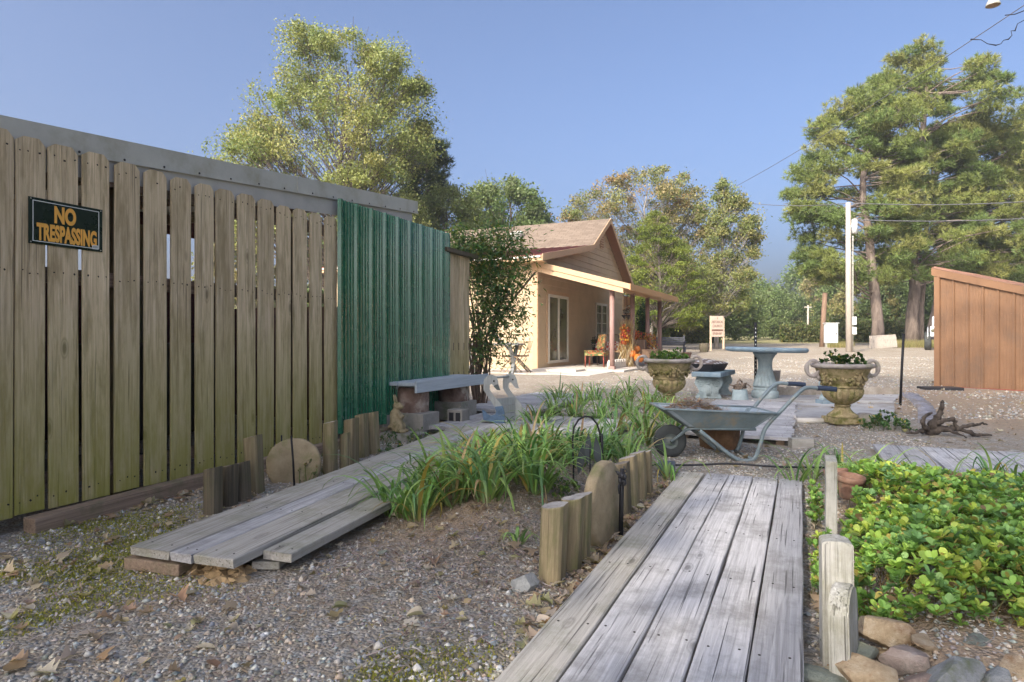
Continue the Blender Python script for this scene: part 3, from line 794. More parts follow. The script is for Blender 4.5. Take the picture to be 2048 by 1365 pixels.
# timbers beside the right bed
gT = 'grey timbers edging the groundcover bed'
def timber_post(p, d, h, label, lean, rz, dome=0, mat=None, round_=False):
    m = MB(); w, t_ = d
    pts = [(-w/2,0,-.15)]+[(w/2,0,-.15),(w/2,0,h-dome)]
    if dome: pts += [(w/2*math.cos(q*PI/8), 0, h-dome+dome*math.sin(q*PI/8)) for q in range(1,8)]
    else: pts += []
    pts += [(-w/2,0,h-dome)]
    pts = [(x,-t_/2,z) for x, _, z in pts]
    m.prism(pts, (0,t_,0), .006)
    o = m.build('edging_timber', mat or MW['greypost'], None, p, (lean[0],lean[1],rz)); return tag(o, label, 'edging timber', gT)
timber_post(yard(3.5,.13,.02), (.048,.20), .40, 'upright grey plank edging the bed near the terracotta pots', (0,0), -A+R(0), .0)
timber_post(yard(2.25,.10,.0), (.088,.11), .375, 'thick whitish grey post with weathered top beside the right boardwalk', (-.07,.0), -A+R(4), .012)
timber_post(yard(2.17,.118,.0), (.17,.055), .265, 'round ended grey slab leaning on the whitish post', (-.03,.05), -A+R(78), .075)

# ================================================================ ROCKS
def rock(px, py, z, r, label, mat, seed, rz=0, rx=0, name='rock', grp='rocks edging the groundcover bed'):
    p = on(px, py, z); r = (r[0]*1.22,r[1]*1.2,r[2]*.95) if 'bed' in grp else r; m = MB(); m.rock((0,0,0), r, None, seed)
    return tag(m.build(name, mat, None, p+Vector((0,0,r[2]*.35)), (rx, random.uniform(-.15,.15), rz)), label, 'rock', grp)
M_rtan = stone('tan_rock', ((.24,.17,.10),(.40,.31,.20),(.55,.47,.36)), stain=(.24,.14,.07), scale=15.75, bump=1.0, sscale=12)
M_rgrey = stone('grey_rock', ((.16,.17,.17),(.27,.28,.28),(.38,.39,.38)), stain=(.15,.17,.10), scale=18, bump=1.0, sscale=12)
M_rpink = stone('pink_rock', ((.22,.16,.135),(.33,.26,.22),(.44,.37,.32)), stain=(.17,.15,.12), scale=13.5, bump=1.0, sscale=12)
M_rgreen = stone('greenish_rock', ((.12,.14,.12),(.21,.23,.19),(.30,.32,.27)), stain=(.25,.25,.16), scale=18, bump=1.0, sscale=12)
rock(1775,1275,.06,(.105,.07,.055),'long pale tan rock highest in the pile under the groundcover', M_rtan, 3, R(-18))
rock(1708,1318,.02,(.105,.07,.055),'flat greenish grey rock leaning against the grey slab', M_rgreen, 5, R(10))
rock(1806,1340,.03,(.062,.07,.075),'upright pinkish grey rock in the middle of the pile', M_rpink, 8, R(40))
rock(1896,1330,.03,(.115,.06,.05),'brown tan rock with pale crest right of the pinkish rock', M_rtan, 12, R(-15))
rock(1728,1362,.02,(.10,.06,.06),'angular orange tan rock at the bottom edge of the photo', M_rtan, 17, R(-25))
rock(1918,1375,.04,(.10,.07,.07),'large pale grey rock at the bottom edge', M_rgrey, 23, R(5))
rock(1990,1330,.02,(.075,.055,.045),'blue grey rock at the right end of the pile', M_rgrey, 29, R(0))
rock(1640,1372,.0,(.085,.06,.05),'dark mottled rock by the boardwalk at the bottom edge', M_rgreen, 31, R(15))
rock(2030,1372,.03,(.08,.06,.06),'tan rock in the bottom right corner', M_rtan, 37, R(30))
rock(1858,1322,.03,(.05,.04,.03),'small grey green rock wedged between the pinkish and brown tan rocks', M_rgreen, 51, R(20))
rock(1770,1318,.0,(.05,.05,.03),'small tan rock in the gap below the long pale rock', M_rtan, 53, R(50))
rock(1960,1305,.06,(.06,.05,.04),'mossy greenish rock under the right part of the groundcover', M_rgreen, 57, R(-10))
rock(1850,1292,.08,(.05,.04,.03),'small brownish rock tucked under the groundcover edge', M_rtan, 59, R(70))
rock(1945,1352,.03,(.055,.045,.045),'pale tan rock between the blue grey rock and the bottom edge', M_rtan, 61, R(35))
rock(1850,1372,.02,(.06,.04,.04),'brown rock at the bottom edge below the pinkish rock', M_rpink, 63, R(-30))
rock(1990,1378,.03,(.06,.05,.05),'small grey rock at the bottom edge near the corner', M_rgrey, 67, R(60))
rock(1050,1185,.0,(.066,.06,.062),'single grey boulder beside the nearest leaning log', M_rgrey, 41, R(15), name='rock', grp='loose stones on the gravel')
rock(82,1090,.0,(.035,.025,.02),'small dark blue grey stone on the moss near the fence', M_rgrey, 43, 0, grp='loose stones on the gravel')
rock(765,1110,.02,(.03,.024,.018),'small grey stone on the mulch in front of the daylilies', M_rgrey, 45, 0, grp='loose stones on the gravel')
rock(1125,1052,.03,(.022,.02,.015),'small pale stone behind the nearest logs', M_rtan, 46, 0, grp='loose stones on the gravel')
rock(675,1120,.0,(.02,.016,.012),'small buff pebble in front of the left boardwalk end', M_rtan, 47, 0, grp='loose stones on the gravel')
m = MB()
for q in range(70):
    r_ = random.uniform(.006,.028); m.rock((random.uniform(-.30,.24), random.gauss(.01,.045), random.uniform(-.012,.016)), (r_*random.uniform(.8,1.6), r_, r_*.7), None, q) if q < 40 else m.ball((random.uniform(-.30,.24), random.gauss(.03,.04), -.03), (.05,.04,.045), None, 2, .5, q)
tag(m.build('soil', plain('yellow_clay', (.36,.25,.13), .95, 0, var=.4, scale=30, bump=.8), None, on(395,1142,.01), (0,0,R(-20))), 'crumbled yellow clay under the raised end of the left boardwalk', 'soil', kind='stuff')

# ================================================================ URNS
M_urn = stone('mossy_cast_stone', ((.20,.15,.075),(.35,.28,.15),(.47,.39,.24)), stain=(.13,.125,.03), scale=9, sscale=9, sl=(.46,.62), bump=.7)
M_urnrim = stone('grey_cast_stone', ((.22,.19,.165),(.34,.30,.27),(.44,.40,.36)), stain=(.20,.19,.12), scale=8, bump=.5)
def urn(p, rz, label):
    u = thing('garden_urn', label, 'urn', p, rz, 'ornate cast stone urns')
    m = MB(); m.box((0,0,.0325),(.31,.31,.065), bev=.006)
    m.build('plinth', M_urn, u)
    fl = lambda k, amp: (lambda a, z: 1+amp*abs(math.sin(k*a/2)))
    m = MB(); m.lathe([(.155,.066),(.157,.082),(.147,.092),(.125,.103),(.098,.125),(.078,.15),(.068,.178)], 144, mod=lambda a,z: 1+(.12*abs(math.sin(9*a))**.7-.05 if z>.095 else 0)); 
    m.lathe([(.072,.178),(.083,.186),(.083,.196),(.072,.205)], 48); m.build('foot', M_urn, u)
    m = MB(); m.lathe([(.075,.205),(.11,.222),(.15,.25),(.182,.285),(.199,.325),(.203,.355),(.192,.385)], 192, mod=lambda a,z: 1+.13*abs(math.sin(9*a))**.7-.09)
    m.lathe([(.195,.384),(.207,.392),(.207,.404),(.196,.412)], 48); m.build('bowl', M_urn, u)
    m = MB(); m.lathe([(.188,.412),(.196,.44),(.222,.49),(.255,.545),(.272,.585),(.276,.602)], 48, cap=False)
    for k in range(4):                       # relief mask and garlands
        a = R(-80)+k*PI/2; ca, sa = math.cos(a), math.sin(a)
        def pl(d, w, z, r_, dx=0):
            m.ball((d*ca-w*sa, d*sa+w*ca, z), r_, None, 2, .25, k+z*10)
        pl(.232,0,.505,(.034,.034,.05)); pl(.252,0,.505,(.012,.012,.022)); pl(.257,-.018,.532,(.014,.014,.008)); pl(.257,.018,.532,(.014,.014,.008)); pl(.225,0,.445,(.026,.026,.03)); pl(.246,0,.475,(.016,.016,.006))
        for s in (-1,1):
            for q in range(8):
                f = q/7; pl(.252-.02*f-.12*f*f, s*(.03+.16*f), .545-.07*math.sin(f*PI), (.016,.016,.018))
            pl(.222,s*.045,.47,(.018,.018,.035)); pl(.21,s*.07,.43,(.016,.016,.02))
    m.build('upper_bowl', M_urn, u)
    m = MB(); m.lathe([(.25,.595),(.285,.598),(.312,.606),(.322,.62),(.322,.634),(.312,.646),(.296,.65),(.286,.645),(.262,.615)], 64, cap=False, mod=lambda a,z: 1+.008*math.sin(40*a)); m.build('rim', M_urnrim, u)
    m = MB(); m.lathe([(0,.612),(.27,.615)], 24, cap=False); m.build('soil', plain('potting_soil', (.05,.038,.028), .95), u)
    for s in (-1,1):
        m = MB(); ps = []
        for q in range(17):
            a = R(155-q*19.5); ps.append((s*(.335+.068*math.cos(a)), 0, .625+.085*math.sin(a)-.03))
        m.tube([(s*.262,0,.645)]+ps+[(s*.25,0,.535)], [.02]+[.021+.004*math.sin(q) for q in range(17)]+[.026], 10)
        m.ball((s*.275,0,.50),(.022,.026,.05),(0,s*.5,0),2,.3,3); m.build('handle', M_urnrim, u)
    return u
pu2 = on(1685,852,.045)+Vector((0,0,.032)); pu1 = on(1338,822,.07)+Vector((0,0,.02))
urn(pu2, R(3), 'mossy tan urn right of the wheelbarrow handles, planted with dark green sprigs')
urn(pu1, R(-8), 'mossy tan urn behind the daylilies on the left, planted with bright green sprigs')

# ================================================================ WHEELBARROW
M_wb = stone('blue_grey_enamel', ((.13,.17,.18),(.19,.24,.255),(.25,.30,.31)), stain=(.27,.245,.19), scale=5, bump=.12, rough=.45, sscale=7, sl=(.52,.66))
M_wbin = stone('pale_blue_tray', ((.22,.27,.30),(.32,.38,.42),(.38,.44,.48)), stain=(.22,.19,.15), scale=6, bump=.12, rough=.5, sscale=6, sl=(.55,.68))
M_grip = plain('dark_blue_grip', (.035,.05,.085), .6, 0, var=.2, bump=.3)
M_tyre = plain('dusty_rubber', (.055,.06,.058), .8, 0, var=.4, scale=10, bump=.3)
M_hub = plain('grey_green_hub', (.13,.15,.14), .65, .2, var=.3, bump=.2)
wb = thing('wheelbarrow', 'blue grey metal wheelbarrow with dusty tyre and dark blue handle grips', 'wheelbarrow', on(1340,915,.035), R(2))
m = MB()
m.lathe([(.062,-.028),(.095,-.033),(.118,-.030),(.131,-.016),(.133,0),(.131,.016),(.118,.030),(.095,.033),(.062,.028)], 40, cap=False)
whl = m.build('wheel', M_hub, wb, (0,0,.133), (R(90),0,0)); whl.data.materials.clear(); whl.data.materials.append(M_tyre)
m = MB(); m.lathe([(0,-.03),(.024,-.03),(.03,-.012),(.055,-.018),(.064,-.028),(.064,.028),(.055,.018),(.03,.012),(.024,.03),(0,.03)], 32, cap=False)
m.build('rim', M_hub, whl)
m = MB(); m.tube([(0,-.05,0),(0,.05,0)], .009, 8); m.build('axle', M_black, wb, (0,0,.133))
# tray
top = [(-.108,-.22,.415),(.775,-.255,.378),(.775,.255,.378),(-.108,.22,.415)]; bot = [(.115,-.14,.258),(.64,-.16,.250),(.64,.16,.250),(.115,.14,.258)]
m = MB(); 
def shell(m, top, bot, th=.006):
    def inner(P, dz, k): c = sum((Vector(q) for q in P), Vector())/4; return [tuple(c+(Vector(q)-c)*k+Vector((0,0,dz))) for q in P]
    ti = inner(top, 0, .982); bi = inner(bot, th, .97)
    vt = [m.bm.verts.new(q) for q in top]; vb = [m.bm.verts.new(q) for q in bot]; vti = [m.bm.verts.new(q) for q in ti]; vbi = [m.bm.verts.new(q) for q in bi]
    out = []; inn = []
    for k in range(4):
        j = (k+1)%4
        out.append(m.bm.faces.new([vb[k],vb[j],vt[j],vt[k]])); inn.append(m.bm.faces.new([vti[k],vti[j],vbi[j],vbi[k]])); out.append(m.bm.faces.new([vt[k],vt[j],vti[j],vti[k]]))
    out.append(m.bm.faces.new(vb[::-1])); inn.append(m.bm.faces.new(vbi))
    m.mat(0)._done(out); m.mat(1)._done(inn); m.mat(0)
    bmesh.ops.bevel(m.bm, geom=[e for e in m.bm.edges if any(v in e.verts for v in vb) and any(v in e.verts for v in vt)], offset=.03, segments=4, affect='EDGES')
shell(m, top, bot); 
for k in range(4): m.tube([top[k], top[(k+1)%4]], .0095, 8)
m.build('tray', [M_wb, M_wbin], wb)
def bez(P, n=6):
    out = []
    P = [Vector(p) for p in P]
    for i_ in range(len(P)-1):
        p0 = P[max(i_-1,0)]; p1 = P[i_]; p2 = P[i_+1]; p3 = P[min(i_+2,len(P)-1)]
        for q in range(n):
            t_ = q/n; out.append(.5*((2*p1)+(p2-p0)*t_+(2*p0-5*p1+4*p2-p3)*t_*t_+(3*p1-p0-3*p2+p3)*t_**3))
    out.append(P[-1]); return out
for sgn in (-1,1):
    s = sgn
    m = MB()
    path = [(1.10,s*.25,.575),(1.02,s*.25,.582),(.955,s*.25,.555),(.80,s*.235,.392),(.70,s*.20,.262),(.665,s*.19,.14),(.625,s*.185,.03),(.575,s*.182,.004),(.50,s*.18,.008),(.42,s*.175,.055),(.30,s*.17,.15),(.19,s*.165,.238)]
    m.tube(bez(path,5), .0155, 10); m.build('frame_tube', M_wb, wb)
    m = MB(); m.tube(bez([(1.085,s*.25,.577),(1.16,s*.25,.574),(1.235,s*.25,.566)],4), [.019]*4+[.0195]*4+[.021], 12)
    m.build('handle_grip', M_grip, wb)
    m = MB(); m.tube([(.64,s*.16,.246),(.16,s*.12,.25),(.11,s*.09,.238),(0,s*.043,.133)], .012, 8); m.build('fork', M_wb, wb)
m = MB(); m.tube([(.44,-.178,.045),(.44,.178,.045)], .012, 8); m.tube([(.60,-.184,.02),(.60,.184,.02)], .009, 8); m.tube([(.24,-.165,.20),(.24,.165,.20)], .011, 8); m.build('cross_brace', M_wb, wb)

# dry debris in the tray
n = 1500; xx = rng.uniform(-.04,.42,n); yy = rng.normal(0,.09,n).clip(-.17,.17)
zz = .33+.10*np.exp(-((xx-.18)/.2)**2)*np.exp(-(yy/.12)**2)*rng.uniform(.5,1.25,n)+.035
LL = rng.uniform(.02,.11,n); a = rng.uniform(0,6.28,n); el = rng.normal(0,.3,n); wv = rng.uniform(.002,.010,n)
d = np.stack([np.cos(a)*np.cos(el),np.sin(a)*np.cos(el),np.sin(el)],1); sd = np.stack([-np.sin(a),np.cos(a),rng.normal(0,.3,n)],1)
c0 = np.stack([xx,yy,zz],1)
P = np.stack([c0-d*LL[:,None]/2, c0+sd*wv[:,None]/2, c0+d*LL[:,None]/2, c0-sd*wv[:,None]/2],1)
pc = pal([(.33,.20,.13),(.27,.19,.14),(.42,.34,.26),(.20,.15,.12),(.48,.24,.10),(.36,.30,.27)], n)
db = mesh_np('garden_debris', P.reshape(-1,3), np.arange(n*4).reshape(-1,4), M_leaf, col=np.repeat(pc,4,0), loc=wb.location, rot=(0,0,R(2)))
tag(db, 'dry brown twigs and leaves heaped in the wheelbarrow tray', 'plant debris', kind='stuff')
M_stump = stone('carved_brown_stump', ((.13,.065,.03),(.24,.13,.065),(.34,.20,.11)), stain=(.09,.06,.035), scale=7, bump=1.0)
m = MB(); m.lathe([(.155,-.02),(.162,.02),(.17,.10),(.175,.2),(.182,.285),(.175,.30),(.15,.302),(0,.298)], 40, mod=lambda a,z: 1+.025*math.sin(5*a+z*9)+.02*math.sin(13*a-z*20), cap=False)
tag(m.build('tree_stump', M_stump, None, on(1455,906,.035)+Vector((0,.22,0))), 'rough brown stump standing behind the wheelbarrow legs', 'stump')

# ================================================================ CONCRETE TABLE, BENCHES AND SMALL STONEWARE
M_blue = stone('blue_grey_painted_concrete', ((.13,.19,.23),(.21,.29,.34),(.30,.38,.42)), stain=(.24,.27,.26), scale=5, bump=.4, sl=(.54,.75))
M_bluep = stone('pale_blue_concrete', ((.21,.27,.28),(.31,.38,.39),(.40,.46,.46)), stain=(.26,.29,.27), scale=5, bump=.45)
tb = thing('garden_table', 'round blue grey concrete table on a fluted pedestal', 'table', on(1530,797,.09))
m = MB(); m.lathe([(.0,.700),(.52,.700),(.565,.705),(.585,.72),(.592,.742),(.585,.762),(.565,.772),(.0,.775)], 80, cap=False, mod=lambda a,z: 1+(.004*math.sin(60*a)*math.sin(7*a) if .71<z<.765 else 0)); m.build('tabletop', M_blue, tb, (0,0,0), (0,R(1.3),0))
m = MB(); m.lathe([(.185,0),(.195,.02),(.195,.10),(.185,.115),(.16,.125),(.172,.14),(.172,.16),(.155,.175)], 48)
m.lathe([(.165,.178),(.162,.21),(.145,.27),(.118,.36),(.098,.46),(.098,.54),(.112,.60),(.15,.655),(.17,.672),(.172,.70)], 144, mod=lambda a,z: 1+((.12*abs(math.sin(7*a+z*2.6))**.7-.06)*min(1,max(0,(.62-z)*6)) if z<.62 else 0)); m.build('pedestal', M_bluep, tb)
def scroll_support(m, w, h, t_):
    half = [(.5,0),(.5,.10),(.42,.17),(.36,.27),(.36,.38),(.42,.5),(.52,.62),(.55,.74),(.52,.86),(.47,.93),(.47,1.0)]
    pts = [(x*w, -t_/2, z*h) for x, z in half]+[(-x*w, -t_/2, z*h) for x, z in half[::-1]]
    m.prism(pts, (0,t_,0), .008)
    for s in (-1,1):
        for (cx, cz, r0) in ((.30,.70,.16),(.28,.22,.12)):
            ps = []
            for q in range(22):
                a = q*.55; rr_ = r0*(1-q/26); ps.append((s*(cx+rr_*math.cos(a)*.9)*w, -t_/2-.003, (cz+rr_*math.sin(a)*1.2)*h))
            m.tube(ps, .0085, 6)
        m.tube([(s*.05*w,-t_/2-.003,.12*h),(s*.10*w,-t_/2-.003,.35*h),(s*.03*w,-t_/2-.003,.6*h)], .012, 6)
    m.tube([(0,-t_/2-.003,.1*h),(0,-t_/2-.003,.62*h)], .012, 6); m.ball((0,-t_/2,.72*h),(.03,.012,.03),None,2,.2,3)
sb = thing('stone_bench', 'pale blue concrete garden bench with scroll carved legs', 'bench', on(1417,797,.09), R(-30))
m = MB(); m.box((0,.36,.365),(.44,1.05,.075), bev=.018); m.build('seat', M_blue, sb)
for yy in (0,.72):
    m = MB(); scroll_support(m, .37, .325, .085); m.build('leg', M_bluep, sb, (0,yy,0), (0,0,R(14)))
ped = thing('scroll_pedestal', 'low blue grey scroll concrete bench leg behind the right urn', 'bench leg', on(1664,808,.085), R(10))
m = MB(); m.box((0,0,.03),(.40,.17,.06), bev=.006); m.build('base', M_blue, ped)
m = MB(); scroll_support(m, .34, .30, .09); m.build('scroll', M_bluep, ped, (0,0,.06))
# black tray on the bench
M_dots = NT('dotted_cloth'); vv = M_dots.coord((1,1,.0), False); dd = M_dots.voro(vv, 9.5, 'Distance', rnd=.12); nn = M_dots.noise(vv, 40, 4, .6)
M_dots.col(M_dots.mix(M_dots.ramp(dd, [(.24,1.0),(.30,0.0)]), M_dots.ramp(nn, [(.3,(.10,.075,.06)),(.7,(.22,.17,.14))]), (.55,.55,.56)))
tr = thing('planter_tray', 'black plastic tray under a dotted brown cover resting on the concrete bench', 'tray', on(1417,797,.09)+Vector((.02,.28,.4035)), R(-38)); tr.scale = (1.25,1.2,1.15)
m = MB(); m.box((0,0,.05),(.34,.46,.10), None, .012, 1.25); m.build('tub', M_plblack, tr)
m = MB()
gx, gy = 12, 14; vs = [[m.bm.verts.new(((i_/gx-.5)*.44, (j/gy-.5)*.58, .105+.06*(1-abs(i_/gx-.5)*2)**.5*(1-abs(j/gy-.5)*2)**.5+random.uniform(-.004,.004))) for j in range(gy+1)] for i_ in range(gx+1)]
m._done([m.bm.faces.new([vs[i_][j],vs[i_+1][j],vs[i_+1][j+1],vs[i_][j+1]]) for i_ in range(gx) for j in range(gy)], True)
m.build('cover', M_dots.m, tr)
m = MB(); m.lathe([(.125,0),(.122,.01),(.10,.15),(.095,.155),(0,.155)], 32, cap=False)
pp = on(1480,800,.09); tag(m.build('upturned_pot', M_bluep, None, pp), 'upturned pale green pot carrying driftwood beside the table', 'pot')
M_drift = bark('driftwood', (.10,.07,.05), (.30,.23,.17), (14,14,4)); M_driftdark = bark('dark_driftwood', (.025,.02,.017), (.11,.088,.07), (12,12,5))
def driftwood(name, mat, p, chains, label, seed):
    m = MB(); rr = random.Random(seed)
    for ch, r0, r1 in chains:
        P = bez(ch, 5); k = len(P); P = [q+Vector((rr.gauss(0,.006),rr.gauss(0,.006),rr.gauss(0,.006))) for q in P]
        m.tube(P, [(r0+(r1-r0)*(j/(k-1)))*rr.uniform(.6,1.05)*(.8 if r0>.03 else 1) for j in range(k)], 9, flat=.8)
    return tag(m.build(name, mat, None, p), label, 'driftwood')
ch = []
for q in range(9):
    a = q*.7; ch.append(([(.09*math.cos(a+k*.8)*(1-.05*k), .08*math.sin(a+k*.8), .02+.012*(q%4)+.03*math.sin(k*1.1+q)) for k in range(5)], .016, .010))
driftwood('driftwood', M_drift, pp+Vector((0,0,.16)), ch+[([(-.05,0,.02),(-.03,.0,.11),(.0,0,.14),(.03,0,.09),(.03,0,.03)],.014,.012),([(.02,0,.03),(.1,-.02,.07),(.15,-.03,.03)],.016,.008),([(-.03,0,.03),(-.12,-.02,.05),(-.17,-.03,.07)],.016,.008)], 'curled brown driftwood heaped on the upturned pale green pot', 4)
driftwood('driftwood', M_driftdark, on(1868,872,.055), [
    ([(-.02,.05,.0),(.0,.02,.10),(.05,.0,.20),(.06,-.02,.29),(.075,-.02,.345)], .085, .022),
    ([(-.06,0,.05),(-.12,-.02,.12),(-.10,-.03,.19),(-.04,-.02,.22)], .05, .02),
    ([(-.05,.05,.03),(.1,.0,.07),(.22,-.03,.07),(.38,-.05,.02),(.52,-.06,.015)], .075, .014),
    ([(.20,-.03,.07),(.30,-.06,.10),(.40,-.08,.13),(.45,-.08,.12)], .03, .01),
    ([(.02,0,.12),(.12,-.05,.17),(.17,-.05,.14),(.19,-.06,.06)], .05, .018),
    ([(-.1,.02,.04),(-.2,-.01,.03),(-.27,0,.02)], .04, .012),
    ([(.1,0,.06),(.12,-.1,.05),(.20,-.15,.015)], .04, .012)], 'dark gnarled driftwood root lying on the dirt near the brown shed', 9)
ew = thing('stone_ewer', 'slender grey concrete jug with handle standing behind the table', 'jug', on(1556,790,.09)+Vector((0,.05,0)))
m = MB(); m.lathe([(.03,0),(.032,.02),(.022,.05),(.03,.12),(.045,.24),(.056,.34),(.06,.385),(.063,.39),(.05,.385),(0,.36)], 24, cap=False); m.build('body', M_urnrim, ew)
m = MB(); m.tube(bez([(-.05,0,.37),(-.10,0,.375),(-.115,0,.33),(-.09,0,.27),(-.04,0,.22)],4), .013, 8); m.build('handle', M_urnrim, ew)
# patio slabs
def slab(name, pts, z0, z1, mat, kind='structure', bev=.008):
    m = MB(); m.prism([(p[0],p[1],z0) for p in pts], (0,0,z1-z0), bev); return tag(m.build(name, mat), kind=kind)
M_slab = stone('patio_concrete', ((.27,.26,.25),(.39,.38,.365),(.48,.47,.45)), stain=(.24,.20,.155), scale=2.2, sscale=1.6, bump=.4)
q = [on(1588,841,.09), on(1792,838,.09), on(1788,806,.09), on(1588,806,.09)]; slab('patio', q, .03, .094, M_slab)
q = [on(1480,805,.09), on(1788,805,.09), on(1801,790,.09), on(1440,790,.09)]; slab('patio', q, .03, .098, M_slab)
# scalloped concrete edging
M_scal = stone('scalloped_edging', ((.26,.22,.17),(.38,.33,.27),(.47,.42,.35)), stain=(.22,.2,.14), scale=6)
def scallop(p, rz, label, n_=4, w=.16, h=.13):
    pts = [(-n_*w/2,0,-.05)]
    m = MB(); pts = [(n_*w/2,0,-.05)]
    for k in range(n_, 0, -1):
        for q in range(7):
            a = q/6*PI; pts.append(((k-n_/2-.5)*w+w/2*math.cos(a)*.98, 0, h*.62+h*.38*math.sin(a)))
    pts.append((-n_*w/2,0,-.05))
    m.prism(pts, (0,.05,0), .004); return tag(m.build('scalloped_edger', M_scal, None, p, (0,0,rz)), label, 'edging', 'scalloped concrete lawn edgers')
for k, (px, lb) in enumerate(((1592,'scalloped concrete edger directly behind the table pedestal'),(1655,'scalloped concrete edger behind the right urn'),(1713,'scalloped concrete edger right of the right urn'),(1765,'scalloped concrete edger beside the thin black stake'))):
    scallop(at(px, 790, 10.35+.05*k), R(-1), lb)
# bricks along the patio
M_brick = stone('grey_brick', ((.17,.17,.19),(.25,.25,.28),(.33,.33,.36)), stain=(.2,.17,.14), scale=9)
for k in range(18):
    f = k/17; a = Vector((6.27,10.3,0)); b = Vector((5.55,8.6,0)); c = Vector((4.62,7.25,0))
    p = a*(1-f)**2+b*2*f*(1-f)+c*f*f
    m = MB(); m.box((0,0,.0),(.10,.20,.12), bev=.006)
    tag(m.build('brick', M_brick, None, (p.x,p.y,ghf(p.x,p.y)-.01), (random.uniform(-.05,.05),random.uniform(-.04,.04),R(-62)+random.uniform(-.12,.12))), 'small grey brick in the curved row edging the patio', 'brick', 'bricks edging the patio')
m = MB(); m.tube([(-.165,0,0),(.165,0,0)], .036, 16); tag(m.build('drain_pipe', plain('cream_plastic', (.52,.49,.43), .6, var=.15, bump=.1), None, on(1626,849,.05)+Vector((0,.04,.03)), (0,0,R(-3))), 'short cream pipe lying left of the right urn', 'pipe')
m = MB(); m.ball((0,0,.05), (.11,.10,.085), None, 3, .1, 5); tag(m.build('rounded_stone', M_urnrim, None, on(1730,850,.05)), 'smooth rounded stone beside the right urn foot', 'stone')
m = MB(); m.box((0,0,.045),(.19,.10,.10), bev=.005); tag(m.build('timber_block', MW['deckb'], None, on(1605,899,.03)+Vector((0,.03,0)), (0,0,R(-3))), 'grey timber offcut lying by the crosswise board deck', 'timber')
m = MB(); m.box((0,0,.045),(.12,.16,.10), (0,0,0), .006); tag(m.build('edging_block', plain('slate_blue_block', (.10,.115,.135), .7), None, on(1333,952,.02), (0,0,R(-15))), 'slate blue block at the far end of the log row by the wheel', 'block')
m = MB(); m.tube(bez([(-.5,.1,.0),(-.2,.02,.012),(.1,.03,.02),(.4,-.02,.008),(.75,-.06,.01)],5), .008, 6); tag(m.build('edging_strip', M_plblack, None, on(1440,935,.06)), 'thin black edging strip at the far end of the right boardwalk', 'edging strip')
M_terra = stone('terracotta', ((.15,.08,.055),(.25,.14,.095),(.33,.21,.15)), stain=(.15,.13,.09), scale=16, sscale=9, bump=.3)
def pot(p, s, label, rot=(0,0,0)):
    t_ = thing('terracotta_pot', label, 'pot', p, 0, 'terracotta pots in the groundcover'); t_.rotation_euler = rot; t_.scale = (s,s,s)
    m = MB(); m.lathe([(.05,0),(.055,.01),(.072,.10),(.075,.11)], 28, cap=True); m.build('body', M_terra, t_)
    m = MB(); m.lathe([(.074,.105),(.082,.108),(.084,.14),(.079,.144),(.073,.14),(.066,.09),(.05,.04),(0,.035)], 28, cap=False); m.build('rim', M_terra, t_)
pot(yard(3.98,.235,.13), .88, 'terracotta pot with open mouth among the groundcover', (R(6),R(3),0))
pot(yard(4.24,.20,.12), .8, 'darker terracotta pot just behind the open mouthed pot', (R(-8),R(-6),0))
# black steel stakes on the lot side
m = MB(); m.box((0,0,.55),(.04,.012,1.15)); m.mat(1)
for q in range(16): m.box((0,-.0065,.1+q*.062),(.012,.002,.02))
tag(m.build('fence_stake', [M_black, M_white], None, at(1511,790,10.1)), 'perforated dark steel stake rising behind the round table', 'stake')
stake(1800,808,668,.017,'tall thin black rod standing on the dirt right of the patio', 0, lean=.05, Y=8.9)

# ================================================================ BENCH ON STUMPS, BLOCKS, RABBIT, SWAN
M_benchp = wood('blue_grey_bench', (.32,.36,.39), (.44,.49,.53), (.54,.59,.62), 'Y', crack=.25, vary=.08, knots=False)
bn = thing('plank_bench', 'blue grey painted plank bench laid across two log stumps', 'bench', (-.93,6.28,0), R(-25))
m = MB(); m.box((-.10,.74,.552),(.20,1.50,.035), bev=.004); m.build('seat_plank', M_benchp, bn)
m = MB(); m.box((-.325,.74,.552),(.235,1.50,.035), bev=.004); m.build('seat_plank', M_benchp, bn)
m = MB(); m.box((.012,.74,.528),(.024,1.52,.115), bev=.003); m.build('apron', M_benchp, bn)
m = MB(); m.box((-.2,.12,.515),(.40,.05,.05), bev=.003); m.build('batten', M_benchp, bn)
M_stbark = stone('peeling_stump_bark', ((.10,.06,.045),(.20,.13,.10),(.34,.27,.22)), stain=(.40,.34,.28), scale=6, bump=.9, sscale=5, sl=(.55,.63))
def stump(p, r, h, label):
    m = MB(); m.lathe([(r*.98,0),(r,.05),(r*1.02,h*.5),(r,h-.02),(r*.95,h),(0,h)], 32, mod=lambda a,z: 1+.04*math.sin(3*a+1)+.025*math.sin(8*a+z*6), cap=False)
    return tag(m.build('log_stump', M_stbark, None, p), label, 'stump', 'log stumps carrying the plank bench')
bnp = lambda x, y, z=0: bn.matrix_basis @ Vector((x,y,z)) if False else Vector((bn.location.x, bn.location.y, 0))+Matrix.Rotation(R(-25),3,'Z')@Vector((x,y,z))
stump(bnp(-.17,.20,.265), .155, .25, 'peeling brown stump under the near end of the plank bench')
stump(bnp(-.19,1.05,.30), .17, .215, 'darker stump under the far end of the plank bench')
gC = 'concrete blocks under the stumps'
def block(p, d, rz, label, holes=False):
    m = MB(); m.box((0,0,d[2]/2), d, None, .006)
    if holes:
        m.mat(1)
        for s in (-1,1): m.box((s*d[0]*.22,-d[1]/2-.0005,d[2]/2),(d[0]*.3,.004,d[2]*.66))
    return tag(m.build('concrete_block', [M_block, M_plblack], None, p, (0,0,rz)), label, 'concrete block', gC)
